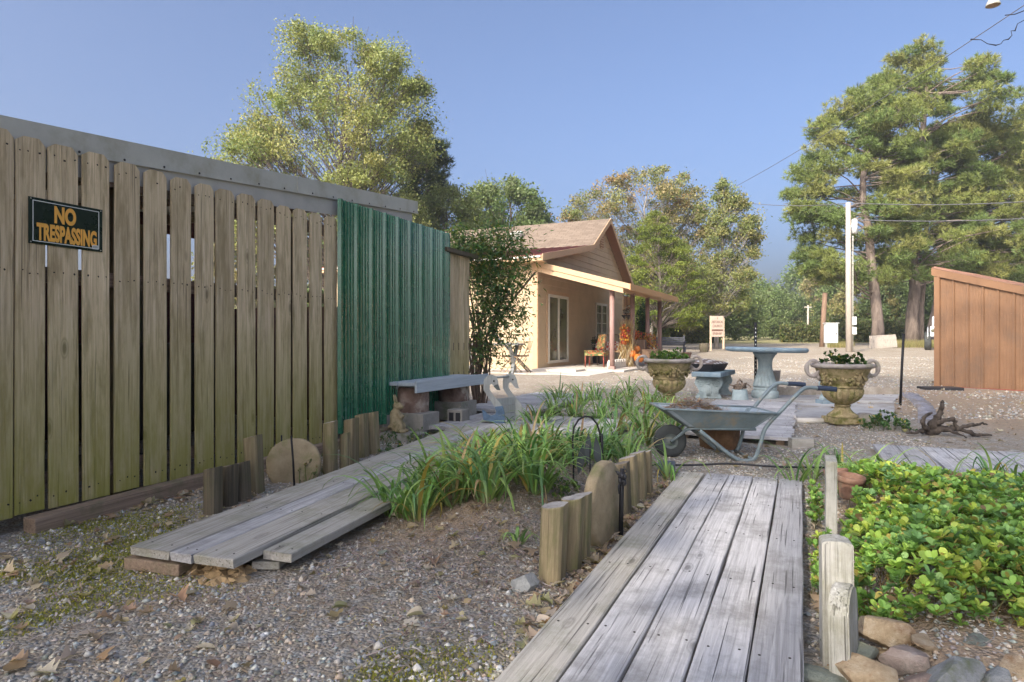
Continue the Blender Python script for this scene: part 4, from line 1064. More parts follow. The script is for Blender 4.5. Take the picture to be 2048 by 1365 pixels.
block(bnp(-.13,.17,.10), (.40,.30,.165), R(-25), 'concrete block under the near stump beside the rabbit')
block(bnp(-.20,1.05,.10), (.42,.36,.20), R(-25), 'concrete block under the far stump of the bench', False)
block(bnp(.12,.62,.09), (.18,.16,.17), R(-25), 'small hollow block before the far stump', True)
block(bnp(-.36,-.05,.10), (.15,.15,.15), R(-25), 'small mossy block behind the rabbit statue')
M_rab = stone('cast_stone_rabbit', ((.24,.18,.095),(.37,.295,.17),(.48,.40,.26)), stain=(.15,.14,.05), scale=22, bump=.8, sscale=14, sl=(.48,.64))
def remeshed(o, vox, it=6):
    rmod = o.modifiers.new('r','REMESH'); rmod.mode = 'VOXEL'; rmod.voxel_size = vox; rmod.use_smooth_shade = True
    s_ = o.modifiers.new('s','SMOOTH'); s_.iterations = it; s_.factor = .5; return o
pr = on(793,866,.11)
m = MB()
m.ball((0,0,.085),(.062,.058,.085)); m.ball((-.012,0,.15),(.05,.045,.07),(0,.15,0)); m.ball((.008,0,.235),(.042,.034,.036)); m.ball((.042,0,.225),(.024,.022,.021))
m.ball((-.012,-.018,.29),(.011,.009,.05),(0,-.18,0)); m.ball((-.012,.018,.292),(.011,.009,.05),(0,-.25,0))
m.ball((.03,-.03,.055),(.045,.028,.05)); m.ball((.03,.03,.055),(.045,.028,.05)); m.ball((.055,-.032,.016),(.05,.02,.018)); m.ball((.055,.032,.016),(.05,.02,.018))
m.ball((.032,-.03,.155),(.014,.014,.045),(0,-.7,0)); m.ball((.032,.03,.155),(.014,.014,.045),(0,-.7,0)); m.ball((.055,-.012,.145),(.016,.012,.012)); m.ball((.055,.012,.145),(.016,.012,.012)); m.ball((-.06,0,.05),(.022,.022,.022)); m.lathe([(.07,0),(.072,.012),(.065,.018),(0,.018)],20,cap=False)
rb = remeshed(m.build('rabbit_statue', M_rab, None, pr, (0,0,R(-12))), .006, 4); rb.scale = (1.08,1.08,1.08); tag(rb, 'small tan stone rabbit statue sitting up by the log row', 'statue')
m = MB(); m.box((0,0,.04),(.40,.22,.10),bev=.006); tag(m.build('concrete_block', M_block, None, pr+Vector((.06,.02,-.088)), (0,0,R(-20))), 'flat mossy concrete block under the rabbit statue', 'concrete block', gC)
# swan planter
sw_px = [(1240,628),(1245,585),(1280,543),(1330,528),(1375,550),(1396,598),(1400,640),(1420,692),(1385,690),(1352,655),(1330,625),(1305,640),(1303,690),(1345,755),(1408,818),(1450,880),(1468,950),(1462,1046),(1380,1046),(1242,1012),(1228,905),(1252,915),(1285,952),(1322,968),(1366,955),(1376,922),(1362,872),(1325,818),(1276,748),(1242,695)]
sc_ = 7.0/F/5.689
sp_ = at(750+1350/5.689, 640+1046/5.689, 6.55)
M_swan = wood('swan_grey_paint', (.24,.25,.24), (.36,.37,.35), (.46,.47,.45), 'Z', crack=.2, stain=((.30,.28,.22),.4), vary=.05, knots=False)
M_swanb = plain('swan_blue_paint', (.10,.16,.24), .7, 0, var=.35, scale=16, bump=.2)
swn = thing('swan_planter', 'weathered wooden planter with two cut out swans, the near one blue below', 'planter', (sp_.x,sp_.y,.145), R(-6))
def swan_outline(clip=None):
    P = [((x-1350)*sc_, (1046-y)*sc_) for x, y in sw_px]
    return P
for k, (dx, dy) in enumerate(((0,0),(.165,.26))):
    m = MB(); P = swan_outline(); m.prism([(x,0,z) for x, z in P], (0,.024,0), .002)
    sw_o = m.build('swan', M_swan, swn, (dx,dy,0), (0,0,R(4)))
    m = MB(); m.prism([((x-1350)*sc_,0,(1046-y)*sc_) for x, y in ((1366,640),(1396,632),(1400,642),(1423,697),(1383,692),(1350,655))], (0,.030,0)); m.build('beak', M_pewter if k == 0 else M_swan, sw_o, (0,-.003,0))
    m = MB(); m.ball(((1352-1350)*sc_,-.002,(1046-598)*sc_),.009,sub=2); m.build('eye', M_black, sw_o)
    if k == 0:
        m = MB(); m.prism([((x-1350)*sc_,0,(1046-y)*sc_) for x, y in ((1362,872),(1440,862),(1451,880),(1469,950),(1463,1047),(1379,1047),(1241,1013),(1227,904),(1252,914),(1285,951),(1322,967),(1366,954),(1376,922))], (0,.029,0)); m.build('blue_wing', M_swanb, sw_o, (0,-.0025,0))
for k in range(3):
    m = MB(); m.box((0,0,0),(.022,.30,.075), bev=.003); m.build('side_board', M_swan, swn, (.105+.012*k*0,.145,.045+k*.08), (0,0,R(-33)))
m = MB(); m.box((.0,.14,.02),(.26,.24,.02)); m.build('floor_board', M_swan, swn)
m = MB(); m.tube([(-.03,.012,.455),(.13,.275,.455)], .012, 8); m.build('neck_rail', M_swan, swn)
# ================================================================ HOUSE
B = R(25.3); HO = Vector((.71,18.4,.10)); HM = Matrix.Translation(HO) @ Matrix.Rotation(-B,4,'Z')
hp = lambda x, y, z=0.0: HM @ Vector((x,y,z))
house = thing('house', 'tan clapboard house with brown shingled gable roof and open side porch', 'house', HO, -B)
def siding_mat(name, c):
    t = NT(name); n = t.noise(t.coord((1,1,1), False), 2.0, 6, .65); n2 = t.noise(t.coord((4,4,40), False), 3, 5, .6)
    c2 = tuple(x*.84 for x in c); cc = t.ramp(n, [(.3,c2),(.6,c)]); cc = t.mix(t.ramp(n2, [(.4,0.0),(.75,.25)]), cc, tuple(x*.75 for x in c))
    t.col(cc); t.set(Roughness=.65); t.bump(n2, .1, .004); return t.m
M_sid = siding_mat('tan_clapboard', (.53,.40,.25)); M_trim = plain('peach_trim', (.53,.36,.21), .6, var=.1, bump=.05); M_trimd = plain('brown_trim', (.36,.21,.12), .6, var=.12, bump=.05)
def roofz(y): return np.interp(y, [-.5,4.0,5.95,9.5], [3.16,3.99,5.2,2.80])
def lap_wall(parent, name, w_fn, zlo, zhi, row, normal, mat):
    # rows of lapped boards; w_fn(z) gives the extent along the wall at that height
    m = MB(); z = zlo
    while z < zhi-.01:
        z2 = min(z+row, zhi); a0, b0 = w_fn(z); a1, b1 = w_fn(z2); o0, o1 = .022, .004
        P = []
        for (a, zz, o) in ((a0,z,o0),(b0,z,o0),(b1,z2,o1),(a1,z2,o1)):
            P.append((o,a,zz) if normal == 'x' else (a,-o,zz))
        m.poly(P if normal == 'x' else P)
        P2 = [((0.0,a,zz) if normal == 'x' else (a,0.0,zz)) for (a,zz) in ((a0,z),(b0,z))]+[P[1],P[0]]
        m.poly(P2)
        z = z2
    return m.build(name, mat, parent)
def wext(z):
    if z <= 3.2: return (0.0, 8.9)
    lo = np.interp(z, [3.25,3.99,5.15], [0.05,3.95,5.93]); hi = np.interp(z, [3.2,5.15], [8.9,5.97]); return (float(lo), float(hi))
lap_wall(house, 'gable_wall', wext, 0.0, 5.1, .205, 'x', M_sid)
lap_wall(house, 'side_wall', lambda z: (-7.2,0.0), 0.0, 3.12, .255, 'y', M_sid)
m = MB(); m.prism([(-.06,.06,0),(-.06,8.85,0),(-.06,8.85,3.0),(-.06,5.95,4.9),(-.06,3.98,3.9),(-.06,.06,3.1)], (-.12,0,0)); m.box((-7.1,4.5,1.5),(.1,8.9,3.0)); m.box((-3.6,8.9,1.4),(7.1,.1,2.8)); m.build('inner_wall', M_trimd, house)
m = MB(); m.box((.014,.05,1.55),(.03,.12,3.1)); m.box((-.055,-.014,1.55),(.14,.03,3.1)); m.build('corner_board', M_trim, house)
m = MB(); m.box((.014,8.87,1.3),(.03,.1,2.6)); m.build('corner_board', M_trim, house)
t = NT('shingles'); v = t.coord((1,1,1), False)
bk = t.n('ShaderNodeTexBrick'); t.l(v, bk.inputs['Vector']); bk.inputs['Scale'].default_value = 1; bk.inputs['Brick Width'].default_value = .32; bk.inputs['Row Height'].default_value = .14; bk.inputs['Mortar Size'].default_value = .008; bk.offset = .37
bk.inputs['Color1'].default_value = (.155,.115,.085,1); bk.inputs['Color2'].default_value = (.225,.175,.13,1); bk.inputs['Mortar'].default_value = (.06,.045,.035,1)
n = t.noise(v, 3, 6, .7); t.col(t.mix(t.ramp(n, [(.35,0.0),(.7,.5)]), bk.outputs['Color'], (.25,.195,.145))); t.set(Roughness=.95); t.bump(bk.outputs['Fac'], -.6, .01)
def roof_plane(name, y0, z0, y1, z1, mat, x0=-7.5, x1=.36, th=.05):
    L = math.hypot(y1-y0, z1-z0); a = math.atan2(z1-z0, y1-y0)
    m = MB(); m.box(((x0+x1)/2,L/2,-th/2),(x1-x0,L,th)); return m.build(name, mat, house, (0,y0,z0), (a,0,0))
M_redroof = plain('red_metal_roof', (.22,.075,.06), .45, .2, var=.15, bump=.05)
roof_plane('roof', 3.95,4.03,5.95,5.25, t.m); roof_plane('roof', 5.95,5.25,9.55,2.82, t.m); lowroof = roof_plane('roof', -.5,3.2,4.0,4.03, M_redroof)
lowroof['label'] = 'red metal low sloped roof edge'
m = MB(); xx = -7.4
while xx < .3: m.box((xx,2.29,.012),(.03,4.5,.024)); xx += .3
m.build('roof_rib', M_redroof, lowroof)
def rake(y0,z0,y1,z1):
    m = MB(); m.prism([(.362,y0,z0+.02),(.362,y1,z1+.02),(.362,y1,z1-.17),(.362,y0,z0-.17)], (.025,0,0)); m.mat(1)
    m.prism([(.03,y0,z0-.06),(.03,y1,z1-.06),(.03,y1,z1-.075),(.03,y0,z0-.075)], (.33,0,0)); m.build('rake_board', [M_trim, M_trimd], house)
rake(-.5,3.2,4.0,4.03); rake(3.97,4.03,5.95,5.25); rake(5.95,5.25,9.55,2.82)
m = MB(); m.box((-3.57,-.515,3.10),(7.86,.025,.15)); m.box((-3.57,-.26,3.035),(7.8,.48,.015)); m.build('eave_board', M_trim, house)
m = MB(); m.box((-3.6,-.545,3.14),(7.86,.05,.05)); m.build('gutter', plain('white_gutter', (.66,.62,.55), .5), house)
m = MB(); m.box((0,0,.1),(.45,.35,.2),(0,0,0),.03); rv = m.build('roof_vent', M_galv, house, (-2.9,4.9,4.62), (.55,0,0))
vt = MB(); vt.box((.02,5.95,4.42),(.05,.36,.50)); vt.mat(1)
for k in range(5): vt.box((.05,5.95,4.24+k*.09),(.02,.30,.05),(0,.5,0))
vt.build('gable_vent', [M_trim, M_trimd], house)
M_gl = glass('window_glass', (.13,.125,.06), .06); M_wfr = plain('cream_window_frame', (.62,.58,.49), .5, var=.08, bump=0); M_curt = plain('olive_curtain', (.16,.15,.06), .9, var=.5, scale=5)  # olive base colour of the panes holds greenish reflections and curtain tone
def opening(name, y0, y1, z0, z1, nleaf, grid):
    f = MB(); x = .035; t_ = .06
    f.box((x,(y0+y1)/2,z1-.04),(.06,y1-y0,.08)); f.box((x,(y0+y1)/2,z0+.04),(.06,y1-y0,.08))
    for k in range(nleaf+1): f.box((x,y0+.035+(y1-y0-.07)*k/nleaf,(z0+z1)/2),(.062,.075,z1-z0-.162))
    o = f.build(name, M_wfr, house)
    for k in range(nleaf):
        a = y0+.07+(y1-y0-.07)*k/nleaf; b = a+(y1-y0-.07)/nleaf-.075
        g = MB(); g.box((.028,(a+b)/2,(z0+z1)/2),(.006,b-a,z1-z0-.16)); g.build('pane', M_gl, o)
        if grid:
            g = MB(); g.box((.035,(a+b)/2,(z0+z1)/2),(.012,.02,z1-z0-.16))
            for q in range(1,4): g.box((.036,(a+b)/2,z0+(z1-z0)*q/4),(.0125,b-a,.02))
            g.build('muntin', M_wfr, o)
    return o
opening('sliding_door', .74, 2.40, .16, 2.20, 2, False)
opening('window', 5.25, 6.55, .72, 2.17, 2, True)
m = MB(); m.box((.03,1.57,2.26),(.03,1.86,.10)); m.box((.03,.68,1.2),(.03,.09,2.0)); m.box((.03,2.46,1.2),(.03,.09,2.0)); m.build('door_casing', M_trim, house)
# porch roof, beam and posts
ps = math.atan2(.70,2.63)
M_porch = plain('orange_porch_trim', (.50,.29,.14), .6, var=.12, bump=.05)
zp = lambda x: 3.06-.27*x
m = MB(); m.prism([(.03,-.02,zp(0)),(2.66,-.02,zp(2.66)),(2.66,-.02,zp(2.66)-.03),(.03,-.02,zp(0)-.03)], (0,6.4,0)); m.build('porch_roof', M_redroof, house)
m = MB(); m.prism([(.035,-.05,zp(0)+.01),(2.68,-.05,zp(2.68)+.01),(2.68,-.05,zp(2.68)-.135),(.035,-.05,zp(0)-.135)], (0,.028,0)); m.prism([(.035,-.02,zp(0)-.14),(2.5,-.02,zp(2.5)-.14),(2.5,-.02,zp(2.5)-.28),(.035,-.02,zp(0)-.28)], (0,.04,0)); m.build('porch_rake', M_trim, house)
m = MB(); m.box((2.69,3.18,zp(2.67)-.075),(.03,6.45,.17)); m.build('porch_fascia', M_porch, house)
m = MB(); m.box((2.10,3.2,zp(2.1)-.17),(.10,6.3,.18)); m.build('porch_beam', M_trim, house)
M_post = plain('mauve_brown_post', (.30,.19,.16), .6, var=.2, bump=.1)
for k, y in enumerate((.3,2.45,4.35,6.15)):
    m = MB(); m.tube([(0,0,.02),(0,0,zp(2.1)-.26)], .068, 14); m.box((0,0,.07),(.18,.18,.14),bev=.01); m.box((0,0,zp(2.1)-.27),(.15,.15,.06)); m.build('porch_post', M_post, house, (2.1,y,0))
def hslab(name, x0,x1,y0,y1,z0,z1,mat):
    m = MB(); m.box(((x0+x1)/2,(y0+y1)/2,(z0+z1)/2),(x1-x0,y1-y0,z1-z0),bev=.01); return tag(m.build(name, mat, None, HO, (0,0,-B)), kind='structure')
M_pale = stone('pale_concrete', ((.48,.43,.36),(.60,.55,.47),(.68,.63,.55)), stain=(.38,.33,.26), scale=2, sscale=1.4, bump=.3, sl=(.55,.75))
hslab('porch_floor', .03,2.55,-.15,6.9,-.06,.05,M_pale); hslab('patio', -1.2,2.3,-2.2,-.16,-.06,.022,M_pale)
hslab('patio', .25,1.5,-.95,-.2,-.06,.075,M_pale)
# back part of the house seen past the wall end
m = MB(); m.box((-.3,10.4,1.35),(.1,2.6,2.7)); m.box((.5,10.6,2.75),(1.7,2.9,.06),(.0,.28,0)); m.build('rear_lean_to', M_trimd, house)

# ---------------------------------------------------------------- porch furniture
def porch(px, py, z=.15): return on(px, py, z)
def seat_chair(label, p, rz, fr, cu, back, h=.44, arms=False):
    c = thing('patio_chair', label, 'chair', p, rz)
    m = MB(); m.box((0,0,h),(.48,.48,.07),bev=.02); m.build('cushion', cu, c)
    for sx in (-.21,.21):
        for sy in (-.21,.21):
            m = MB(); m.tube([(sx*1.08,sy*1.08,0),(sx,sy,h-.02)], .013, 6); m.build('leg', fr, c)
    m = MB()
    for sx in (-.22,.22): m.tube([(sx,.22,h-.1),(sx,.25,h+.2),(sx,.33,h+.52)], .013, 6)
    m.tube([(-.22,.33,h+.52),(.22,.33,h+.52)], .013, 6)
    for k in range(4): m.tube([(-.13+k*.087,.235,h),(-.13+k*.087,.32,h+.5)], .006, 5)
    m.build('back_frame', fr, c)
    if back: 
        m = MB(); m.box((0,.245,h+.30),(.42,.06,.46),(-.18,0,0),.025); m.build('back_cushion', cu, c)
    return c
def floral(name, cols, sc):
    t = NT(name); v = t.coord((1,1,1)); cl = t.n('ShaderNodeTexVoronoi'); cl.inputs['Scale'].default_value = sc; t.l(v, cl.inputs['Vector']); s = t.n('ShaderNodeSeparateColor'); t.l(cl.outputs['Color'], s.inputs[0])
    k = len(cols); t.col(t.ramp(s.outputs[0], [(i_/k, c) for i_, c in enumerate(cols)], 'CONSTANT')); t.set(Roughness=.9); return t.m
M_flor = floral('floral_cushion', [(.30,.05,.03),(.08,.12,.04),(.38,.28,.12),(.10,.14,.05),(.42,.16,.06),(.06,.09,.04)], 22)
M_flor2 = floral('patterned_cushion', [(.30,.19,.10),(.42,.32,.2),(.2,.1,.06),(.36,.26,.16)], 26)
M_redmet = plain('red_metal', (.30,.06,.04), .5, .2); M_brnmet = plain('brown_metal', (.16,.10,.06), .5, .3); M_beige = plain('beige_metal', (.42,.31,.19), .5, .2, var=.15, bump=.05)
seat_chair('floral cushioned patio chair by the sliding door', hp(.95,2.25,.05), R(-70), M_brnmet, M_flor, True)
fs = thing('footstool', 'red legged floral footstool in front of the floral patio chair', 'footstool', hp(1.25,1.55,.05), R(-25))
m = MB(); m.box((0,0,.38),(.62,.44,.10),bev=.03); m.build('cushion', M_flor, fs)
for sx in (-.27,.27):
    for sy in (-.18,.18):
        m = MB(); m.tube([(sx*1.06,sy*1.06,0),(sx,sy,.34)], .014, 6); m.build('leg', M_redmet, fs)
seat_chair('brown metal chair with patterned seat before the checked table', hp(1.35,3.1,.05), R(155), M_brnmet, M_flor2, False)
ct = thing('porch_table', 'small porch table under a red and white checked cloth', 'table', hp(1.05,4.0,.05), R(-20))
m = MB(); m.box((0,0,.72),(.95,.70,.04)); m.build('tabletop', M_brnmet, ct)
for sx in (-.4,.4):
    for sy in (-.28,.28):
        m = MB(); m.tube([(sx,sy,0),(sx,sy,.70)], .02, 6); m.build('leg', M_brnmet, ct)
t = NT('checked_cloth'); v = t.coord((1,1,1), False); ck = t.n('ShaderNodeTexChecker'); ck.inputs['Scale'].default_value = 13; t.l(v, ck.inputs['Vector']); ck.inputs['Color1'].default_value = (.42,.05,.04,1); ck.inputs['Color2'].default_value = (.66,.60,.55,1); t.col(ck.outputs[0]); t.set(Roughness=.9)
m = MB(); top_ = [(-.5,-.37,.745),(.5,-.37,.745),(.5,.37,.745),(-.5,.37,.745)]; m.poly(top_)
for k in range(4):
    a, b = Vector(top_[k]), Vector(top_[(k+1)%4]); n_ = 10; prev = None
    for q in range(n_+1):
        p = a.lerp(b, q/n_); o = Vector((p.x,p.y,0)).normalized()*(.05+.025*math.sin(q*2.2)); d = (.30+.06*abs(math.sin(q*.9))) + (.08 if q in (0,n_) else 0)
        cur = (p, p+o*1.2-Vector((0,0,d)))
        if prev: m.poly([prev[0],prev[1],cur[1],cur[0]])
        prev = cur
cl_ = m.build('tablecloth', t.m, None, ct.location, (0,0,R(-20))); tag(cl_, 'red and white checked cloth draped over the porch table', 'tablecloth')
ln = thing('lantern', 'blue and white lantern standing on the checked tablecloth', 'lantern', Vector(ct.location)+Vector((.32,-.05,.747)))
m = MB(); m.lathe([(.07,0),(.075,.10),(.06,.12),(.0,.12)],16,cap=False); m.build('base', plain('navy_enamel', (.03,.04,.12), .3), ln)
m = MB(); m.lathe([(.05,.12),(.06,.16),(.055,.24),(.03,.28),(0,.29)],16,cap=False); m.build('globe', plain('frosted_white', (.6,.65,.68), .2), ln)
m = MB(); m.tube(bez([(-.06,0,.2),(0,0,.38),(.06,0,.2)],6), .005, 5); m.build('handle', M_black, ln)
pl_ = thing('potted_cactus', 'dark leafed potted plant behind the checked table', 'potted plant', hp(.35,4.35,.05))
m = MB(); m.lathe([(.12,0),(.15,.55),(.0,.55)],16,cap=False); m.build('pot', M_plblack, pl_)
m = MB(); m.box((0,0,.21),(.34,.30,.42),bev=.01); m.mat(1); m.box((0,-.152,.24),(.12,.003,.14)); tag(m.build('storage_box', [plain('cream_box', (.60,.54,.45), .7, var=.1), M_trim], None, hp(1.75,3.15,.05), (0,0,R(-20))), 'cream cardboard box on the porch beside the front post', 'box')
m = MB(); 
for k in range(8): m.box((1.97+.002*k,.55+k*.24,.10),(.10,.235,.20),None,.0); m.tube([(1.92,.55+k*.24,.2),(2.02,.55+k*.24,.2)], .095, 12)
tag(m.build('scalloped_border', M_pale, None, HO, (0,0,-B)), 'pale scalloped border between the two nearest porch posts', 'edging')
# corn stalks
cs = thing('corn_stalks', 'tall bundle of dried corn stalks tied to the second porch post', 'corn stalks', hp(2.02,2.15,.05))
n = 900; a = rng.uniform(0,6.28,n); r0 = np.sqrt(rng.random(n))*.17; base = np.stack([r0*np.cos(a),r0*np.sin(a),rng.uniform(0,1.1,n)],1)
d = unit(np.stack([rng.normal(0,.16,n),rng.normal(0,.16,n),np.ones(n)*rng.choice([1,1,1,-.5],n)],1)); L = rng.uniform(.2,.5,n); sd = unit(np.cross(d, rng.normal(0,1,(n,3))))*rng.uniform(.006,.018,n)[:,None]
P = np.stack([base-sd,base+sd,base+d*L[:,None]+sd*.3,base+d*L[:,None]-sd*.3],1); P[...,2] = P[...,2].clip(0,1.52)
pc = pal([(.42,.32,.17),(.50,.40,.25),(.34,.22,.09),(.45,.30,.10),(.52,.45,.33)], n); mesh_np('stalks', P.reshape(-1,3), np.arange(n*4).reshape(-1,4), M_leaf, cs, np.repeat(pc,4,0))
M_pump = plain('pumpkin_skin', (.55,.17,.03), .45, var=.2, bump=.05); M_stem = plain('dry_stem', (.2,.16,.07), .9)
for k,(px,py,r,lb) in enumerate(((1278,716,.15,'largest round orange pumpkin in front of the flowers'),(1264,708,.14,'orange pumpkin partly behind the second porch post'),(1272,698,.13,'pinkish orange pumpkin set highest by the corn stalks'))):
    pk = thing('pumpkin', lb, 'pumpkin', at(px, py, 19.2+.25*k)-Vector((0,0,r*.9)), 0, 'pumpkins by the porch post')
    m = MB(); m.lathe([(.0,.05*r),(.5*r,.02*r),(.9*r,.35*r),(1.02*r,.85*r),(.85*r,1.4*r),(.5*r,1.66*r),(.12*r,1.6*r),(0,1.58*r)],40,mod=lambda a,z: 1-.07*abs(math.sin(5*a))**.5*-1-.07,cap=False); m.build('body', M_pump, pk)
    m = MB(); m.tube([(0,0,1.55*r),(.03*r,0,1.8*r),(.15*r,0,1.95*r)],.1*r,6); m.build('stem', M_stem, pk)
m = MB(); m.box((.05,.1,.18),(1.0,.5,.36),bev=.01); m.box((-.1,.2,.5),(.5,.3,.3),bev=.01); tag(m.build('display_crate', MW['polebrown'], None, at(1280,722,19.9), (0,0,R(-20))), 'brown crate display under the pumpkins and flowers', 'crate')

def blob_leaves(name, label, cat, p, dims, n, cols, size=(.03,.06), mat=None, group=None, parent=None, shape=.5, pot=None, kind=None):
    c = rng.normal(0,1,(n,3)); c = unit(c)*(rng.random((n,1))**shape)*np.array(dims)
    lump = 1+.25*np.sin(c[:,[0]]*9+1)*np.cos(c[:,[1]]*8+c[:,[2]]*7); c *= lump
    V_, Q_ = leafquads(c, rng.uniform(*size, n)); pc = pal(cols, n)
    o = mesh_np(name, V_, Q_, mat or M_leaf, parent, np.repeat(pc,4,0), loc=p); 
    if label: tag(o, label, cat, group, kind)
    return o
def leafquads(c, s, up=.3, asp=.55, droop=0):
    n = len(c); d = unit(rng.normal(0,1,(n,3))+np.array([0,0,-droop])); nn = unit(rng.normal(0,1,(n,3))+np.array([0,0,up])); w = unit(np.cross(d, nn)); s = np.asarray(s)[:,None]
    k = unit(np.cross(w, d))*s*.12
    P = np.stack([c-d*s*.5, c+w*s*asp*.5+k, c+d*s*.5, c-w*s*asp*.5+k],1)
    return P.reshape(-1,3), np.arange(n*4).reshape(-1,4)
mu = thing('flower_pot', 'orange and purple autumn flowers massed in a tub by the pumpkins', 'flowers', at(1292,720,20.4))
m = MB(); m.lathe([(.18,0),(.24,.28),(.0,.28)],20,cap=False); m.build('pot', M_terra, mu)
blob_leaves('blooms', None, None, (0,0,.52), (.42,.35,.34), 1500, [(.60,.22,.03),(.62,.33,.04),(.45,.08,.06),(.30,.07,.16),(.12,.14,.03),(.65,.40,.06),(.10,.13,.04)], (.04,.07), parent=mu)
blob_leaves('red_leaves', None, None, (-.35,.1,.75), (.25,.2,.2), 250, [(.45,.05,.04),(.55,.12,.03)], (.05,.09), parent=mu)
blob_leaves('corn_leaf_wreath', 'red and yellow leaf garland hanging on the corn stalks', 'garland', hp(2.0,1.9,1.0), (.15,.15,.38), 260, [(.50,.06,.05),(.60,.35,.05),(.45,.12,.05)], (.05,.10))
blob_leaves('ivy', 'dark ivy covered column beyond the porch posts', 'ivy', at(1288,650,25.5), (.28,.4,.9), 2400, [(.025,.06,.02),(.04,.09,.03),(.02,.05,.02)], (.06,.10))
blob_leaves('cactus_leaf', None, None, (0,0,.72), (.22,.2,.22), 120, [(.06,.08,.03),(.10,.10,.04)], (.08,.14), parent=pl_)
hb = thing('hanging_planter', 'dark hanging planter with white blossoms under the rear porch roof', 'planter', at(1254,640,22.5))
m = MB(); m.lathe([(.08,0),(.2,.16),(.0,.16)],16,cap=False); m.build('basket', M_plblack, hb)
blob_leaves('blossoms', None, None, (.03,0,.30), (.20,.2,.2), 160, [(.65,.65,.68),(.55,.55,.6),(.05,.07,.04)], (.05,.08), parent=hb)
m = MB(); m.tube([(0,0,.16),(0,0,.95)], .008, 5); m.build('chain', M_black, hb)
# folding chairs and picnic table by the lit wall
def folding_chair(p, rz, label, group='folding chairs by the side wall'):
    c = thing('folding_chair', label, 'chair', p, rz, group)
    m = MB(); m.box((0,0,.44),(.40,.40,.035),(.06,0,0),.012); m.build('seat', M_flor2, c)
    m = MB(); m.box((0,.245,.70),(.40,.022,.21),(-.22,0,0),.01); m.build('backrest', M_beige, c)
    m = MB()
    for s in (-.21,.21):
        m.tube([(s,-.24,0),(s,.18,.50),(s,.285,.82)], .012, 6)
        m.tube([(s*.9,.26,0),(s*.9,-.16,.44)], .012, 6)
    m.tube([(-.21,-.12,.14),(.21,-.12,.14)],.009,6); m.tube([(-.19,.16,.12),(.19,.16,.12)],.009,6); m.tube([(-.21,.285,.82),(.21,.285,.82)],.012,6)
    m.build('frame', M_beige, c); return c
f1 = folding_chair(Vector((at(1021,0,16.9).x,16.9,ghf(.1,16.9))), R(-72), 'beige folding chair with patterned seat, left of the two by the lit wall')
dup(f1, Vector((at(1040,0,16.7).x,16.7,ghf(.3,16.7))), R(-80), 'beige folding chair with patterned seat, nearer the house corner')
M_grywood = wood('grey_table_wood', (.13,.135,.13), (.20,.205,.20), (.27,.28,.27), 'X', vary=.1)
pt = thing('picnic_table', 'weathered grey picnic table with crossed legs against the lit house wall', 'picnic table', Vector((at(985,0,16.6).x,16.6,ghf(-.5,16.6))), R(-14))
for k in range(4):
    m = MB(); m.box((0,-.3+k*.19,.74),(1.5,.17,.038),bev=.004); m.build('top_board', M_grywood, pt)
for sx in (-.55,.55):
    for s in (-1,1):
        m = MB(); m.box((0,0,0),(1.05,.09,.04)); m.build('leg', M_grywood, pt, (sx,s*.10,.37), (0,R(-50*1),R(90*s)))
m = MB(); m.box((0,0,0),(1.75,.15,.04),bev=.004); tag(m.build('leaning_board', M_grywood, None, Vector((at(1020,0,16.9).x,17.0,ghf(0,17)+.58)), (0,R(46),R(-14))), 'long grey board leaning diagonally beside the folding chairs', 'board')
# dark bench, boards and pot beyond the porch
db_ = thing('garden_bench', 'dark slatted garden bench beyond the porch posts', 'bench', at(1341,716,25.5), R(-8))
M_dkwood = wood('dark_bench_wood', (.04,.045,.05), (.08,.085,.095), (.13,.135,.15), 'X', vary=.1)
for k in range(3):
    m = MB(); m.box((0,-.05+k*.13,.42),(1.2,.11,.03)); m.build('seat_slat', M_dkwood, db_)
m = MB()
for k in range(5): m.box((0,.30+.02*k,.50+k*.07),(1.2,.025,.055))
m.build('backrest', M_dkwood, db_)
for sx in (-.55,.55):
    m = MB(); m.box((sx,.1,.21),(.06,.42,.42)); m.box((sx,.33,.5),(.06,.05,.75)); m.box((sx,.05,.62),(.06,.5,.04)); m.build('end_frame', M_dkwood, db_)
for k,(px,py,L,rz_,lb) in enumerate(((1350,722,1.6,5,'pale grey board lying below the dark bench'),(1383,719,.9,-40,'short pale board lying at an angle by the terracotta pot'))):
    m = MB(); m.box((0,0,.06),(L,.22,.12),bev=.005); p = at(px, py, 24.2); p.z = ghf(p.x,p.y)-.02; tag(m.build('border_board', MW['deck'], None, p, (0,0,R(rz_))), lb, 'board', 'boards edging the bed by the dark bench')
pot(Vector((at(1374,714,24.0).x, 24.0, ghf(at(1374,714,24.0).x,24.0)+.1)), 2.0, 'round terracotta pot on the bed edge by the dark bench')

# ================================================================ BROWN METAL SHED
sh = thing('metal_shed', 'low brown ribbed metal shed with sloping roof at the right edge', 'shed', (8.0,12.2,.08), math.atan2(-.78,.62))
M_brown = stone('brown_sheet_metal', ((.19,.105,.055),(.25,.14,.075),(.30,.17,.092)), stain=(.19,.12,.075), scale=1.6, bump=.05, rough=.42, sscale=1.3, sl=(.5,.72)); M_brownd = plain('brown_trim_metal', (.27,.15,.08), .4, .15, var=.1, bump=.04)
sl_ = .31; SLn = 2.9; hz = lambda s: 2.08-sl_*s
m = MB(); pts = []; s = 0.0
while s < SLn-.2:
    pts += [(s,0),(s+.012,-.028),(s+.034,-.028),(s+.046,0)]
    for q in (.10,.145,.19): pts += [(s+q-.01,0),(s+q-.004,-.004),(s+q+.004,-.004),(s+q+.01,0)]
    s += .2286
pts.append((s,0))
a = [m.bm.verts.new((p[0],p[1],.02)) for p in pts]; b = [m.bm.verts.new((p[0],p[1],hz(p[0]))) for p in pts]
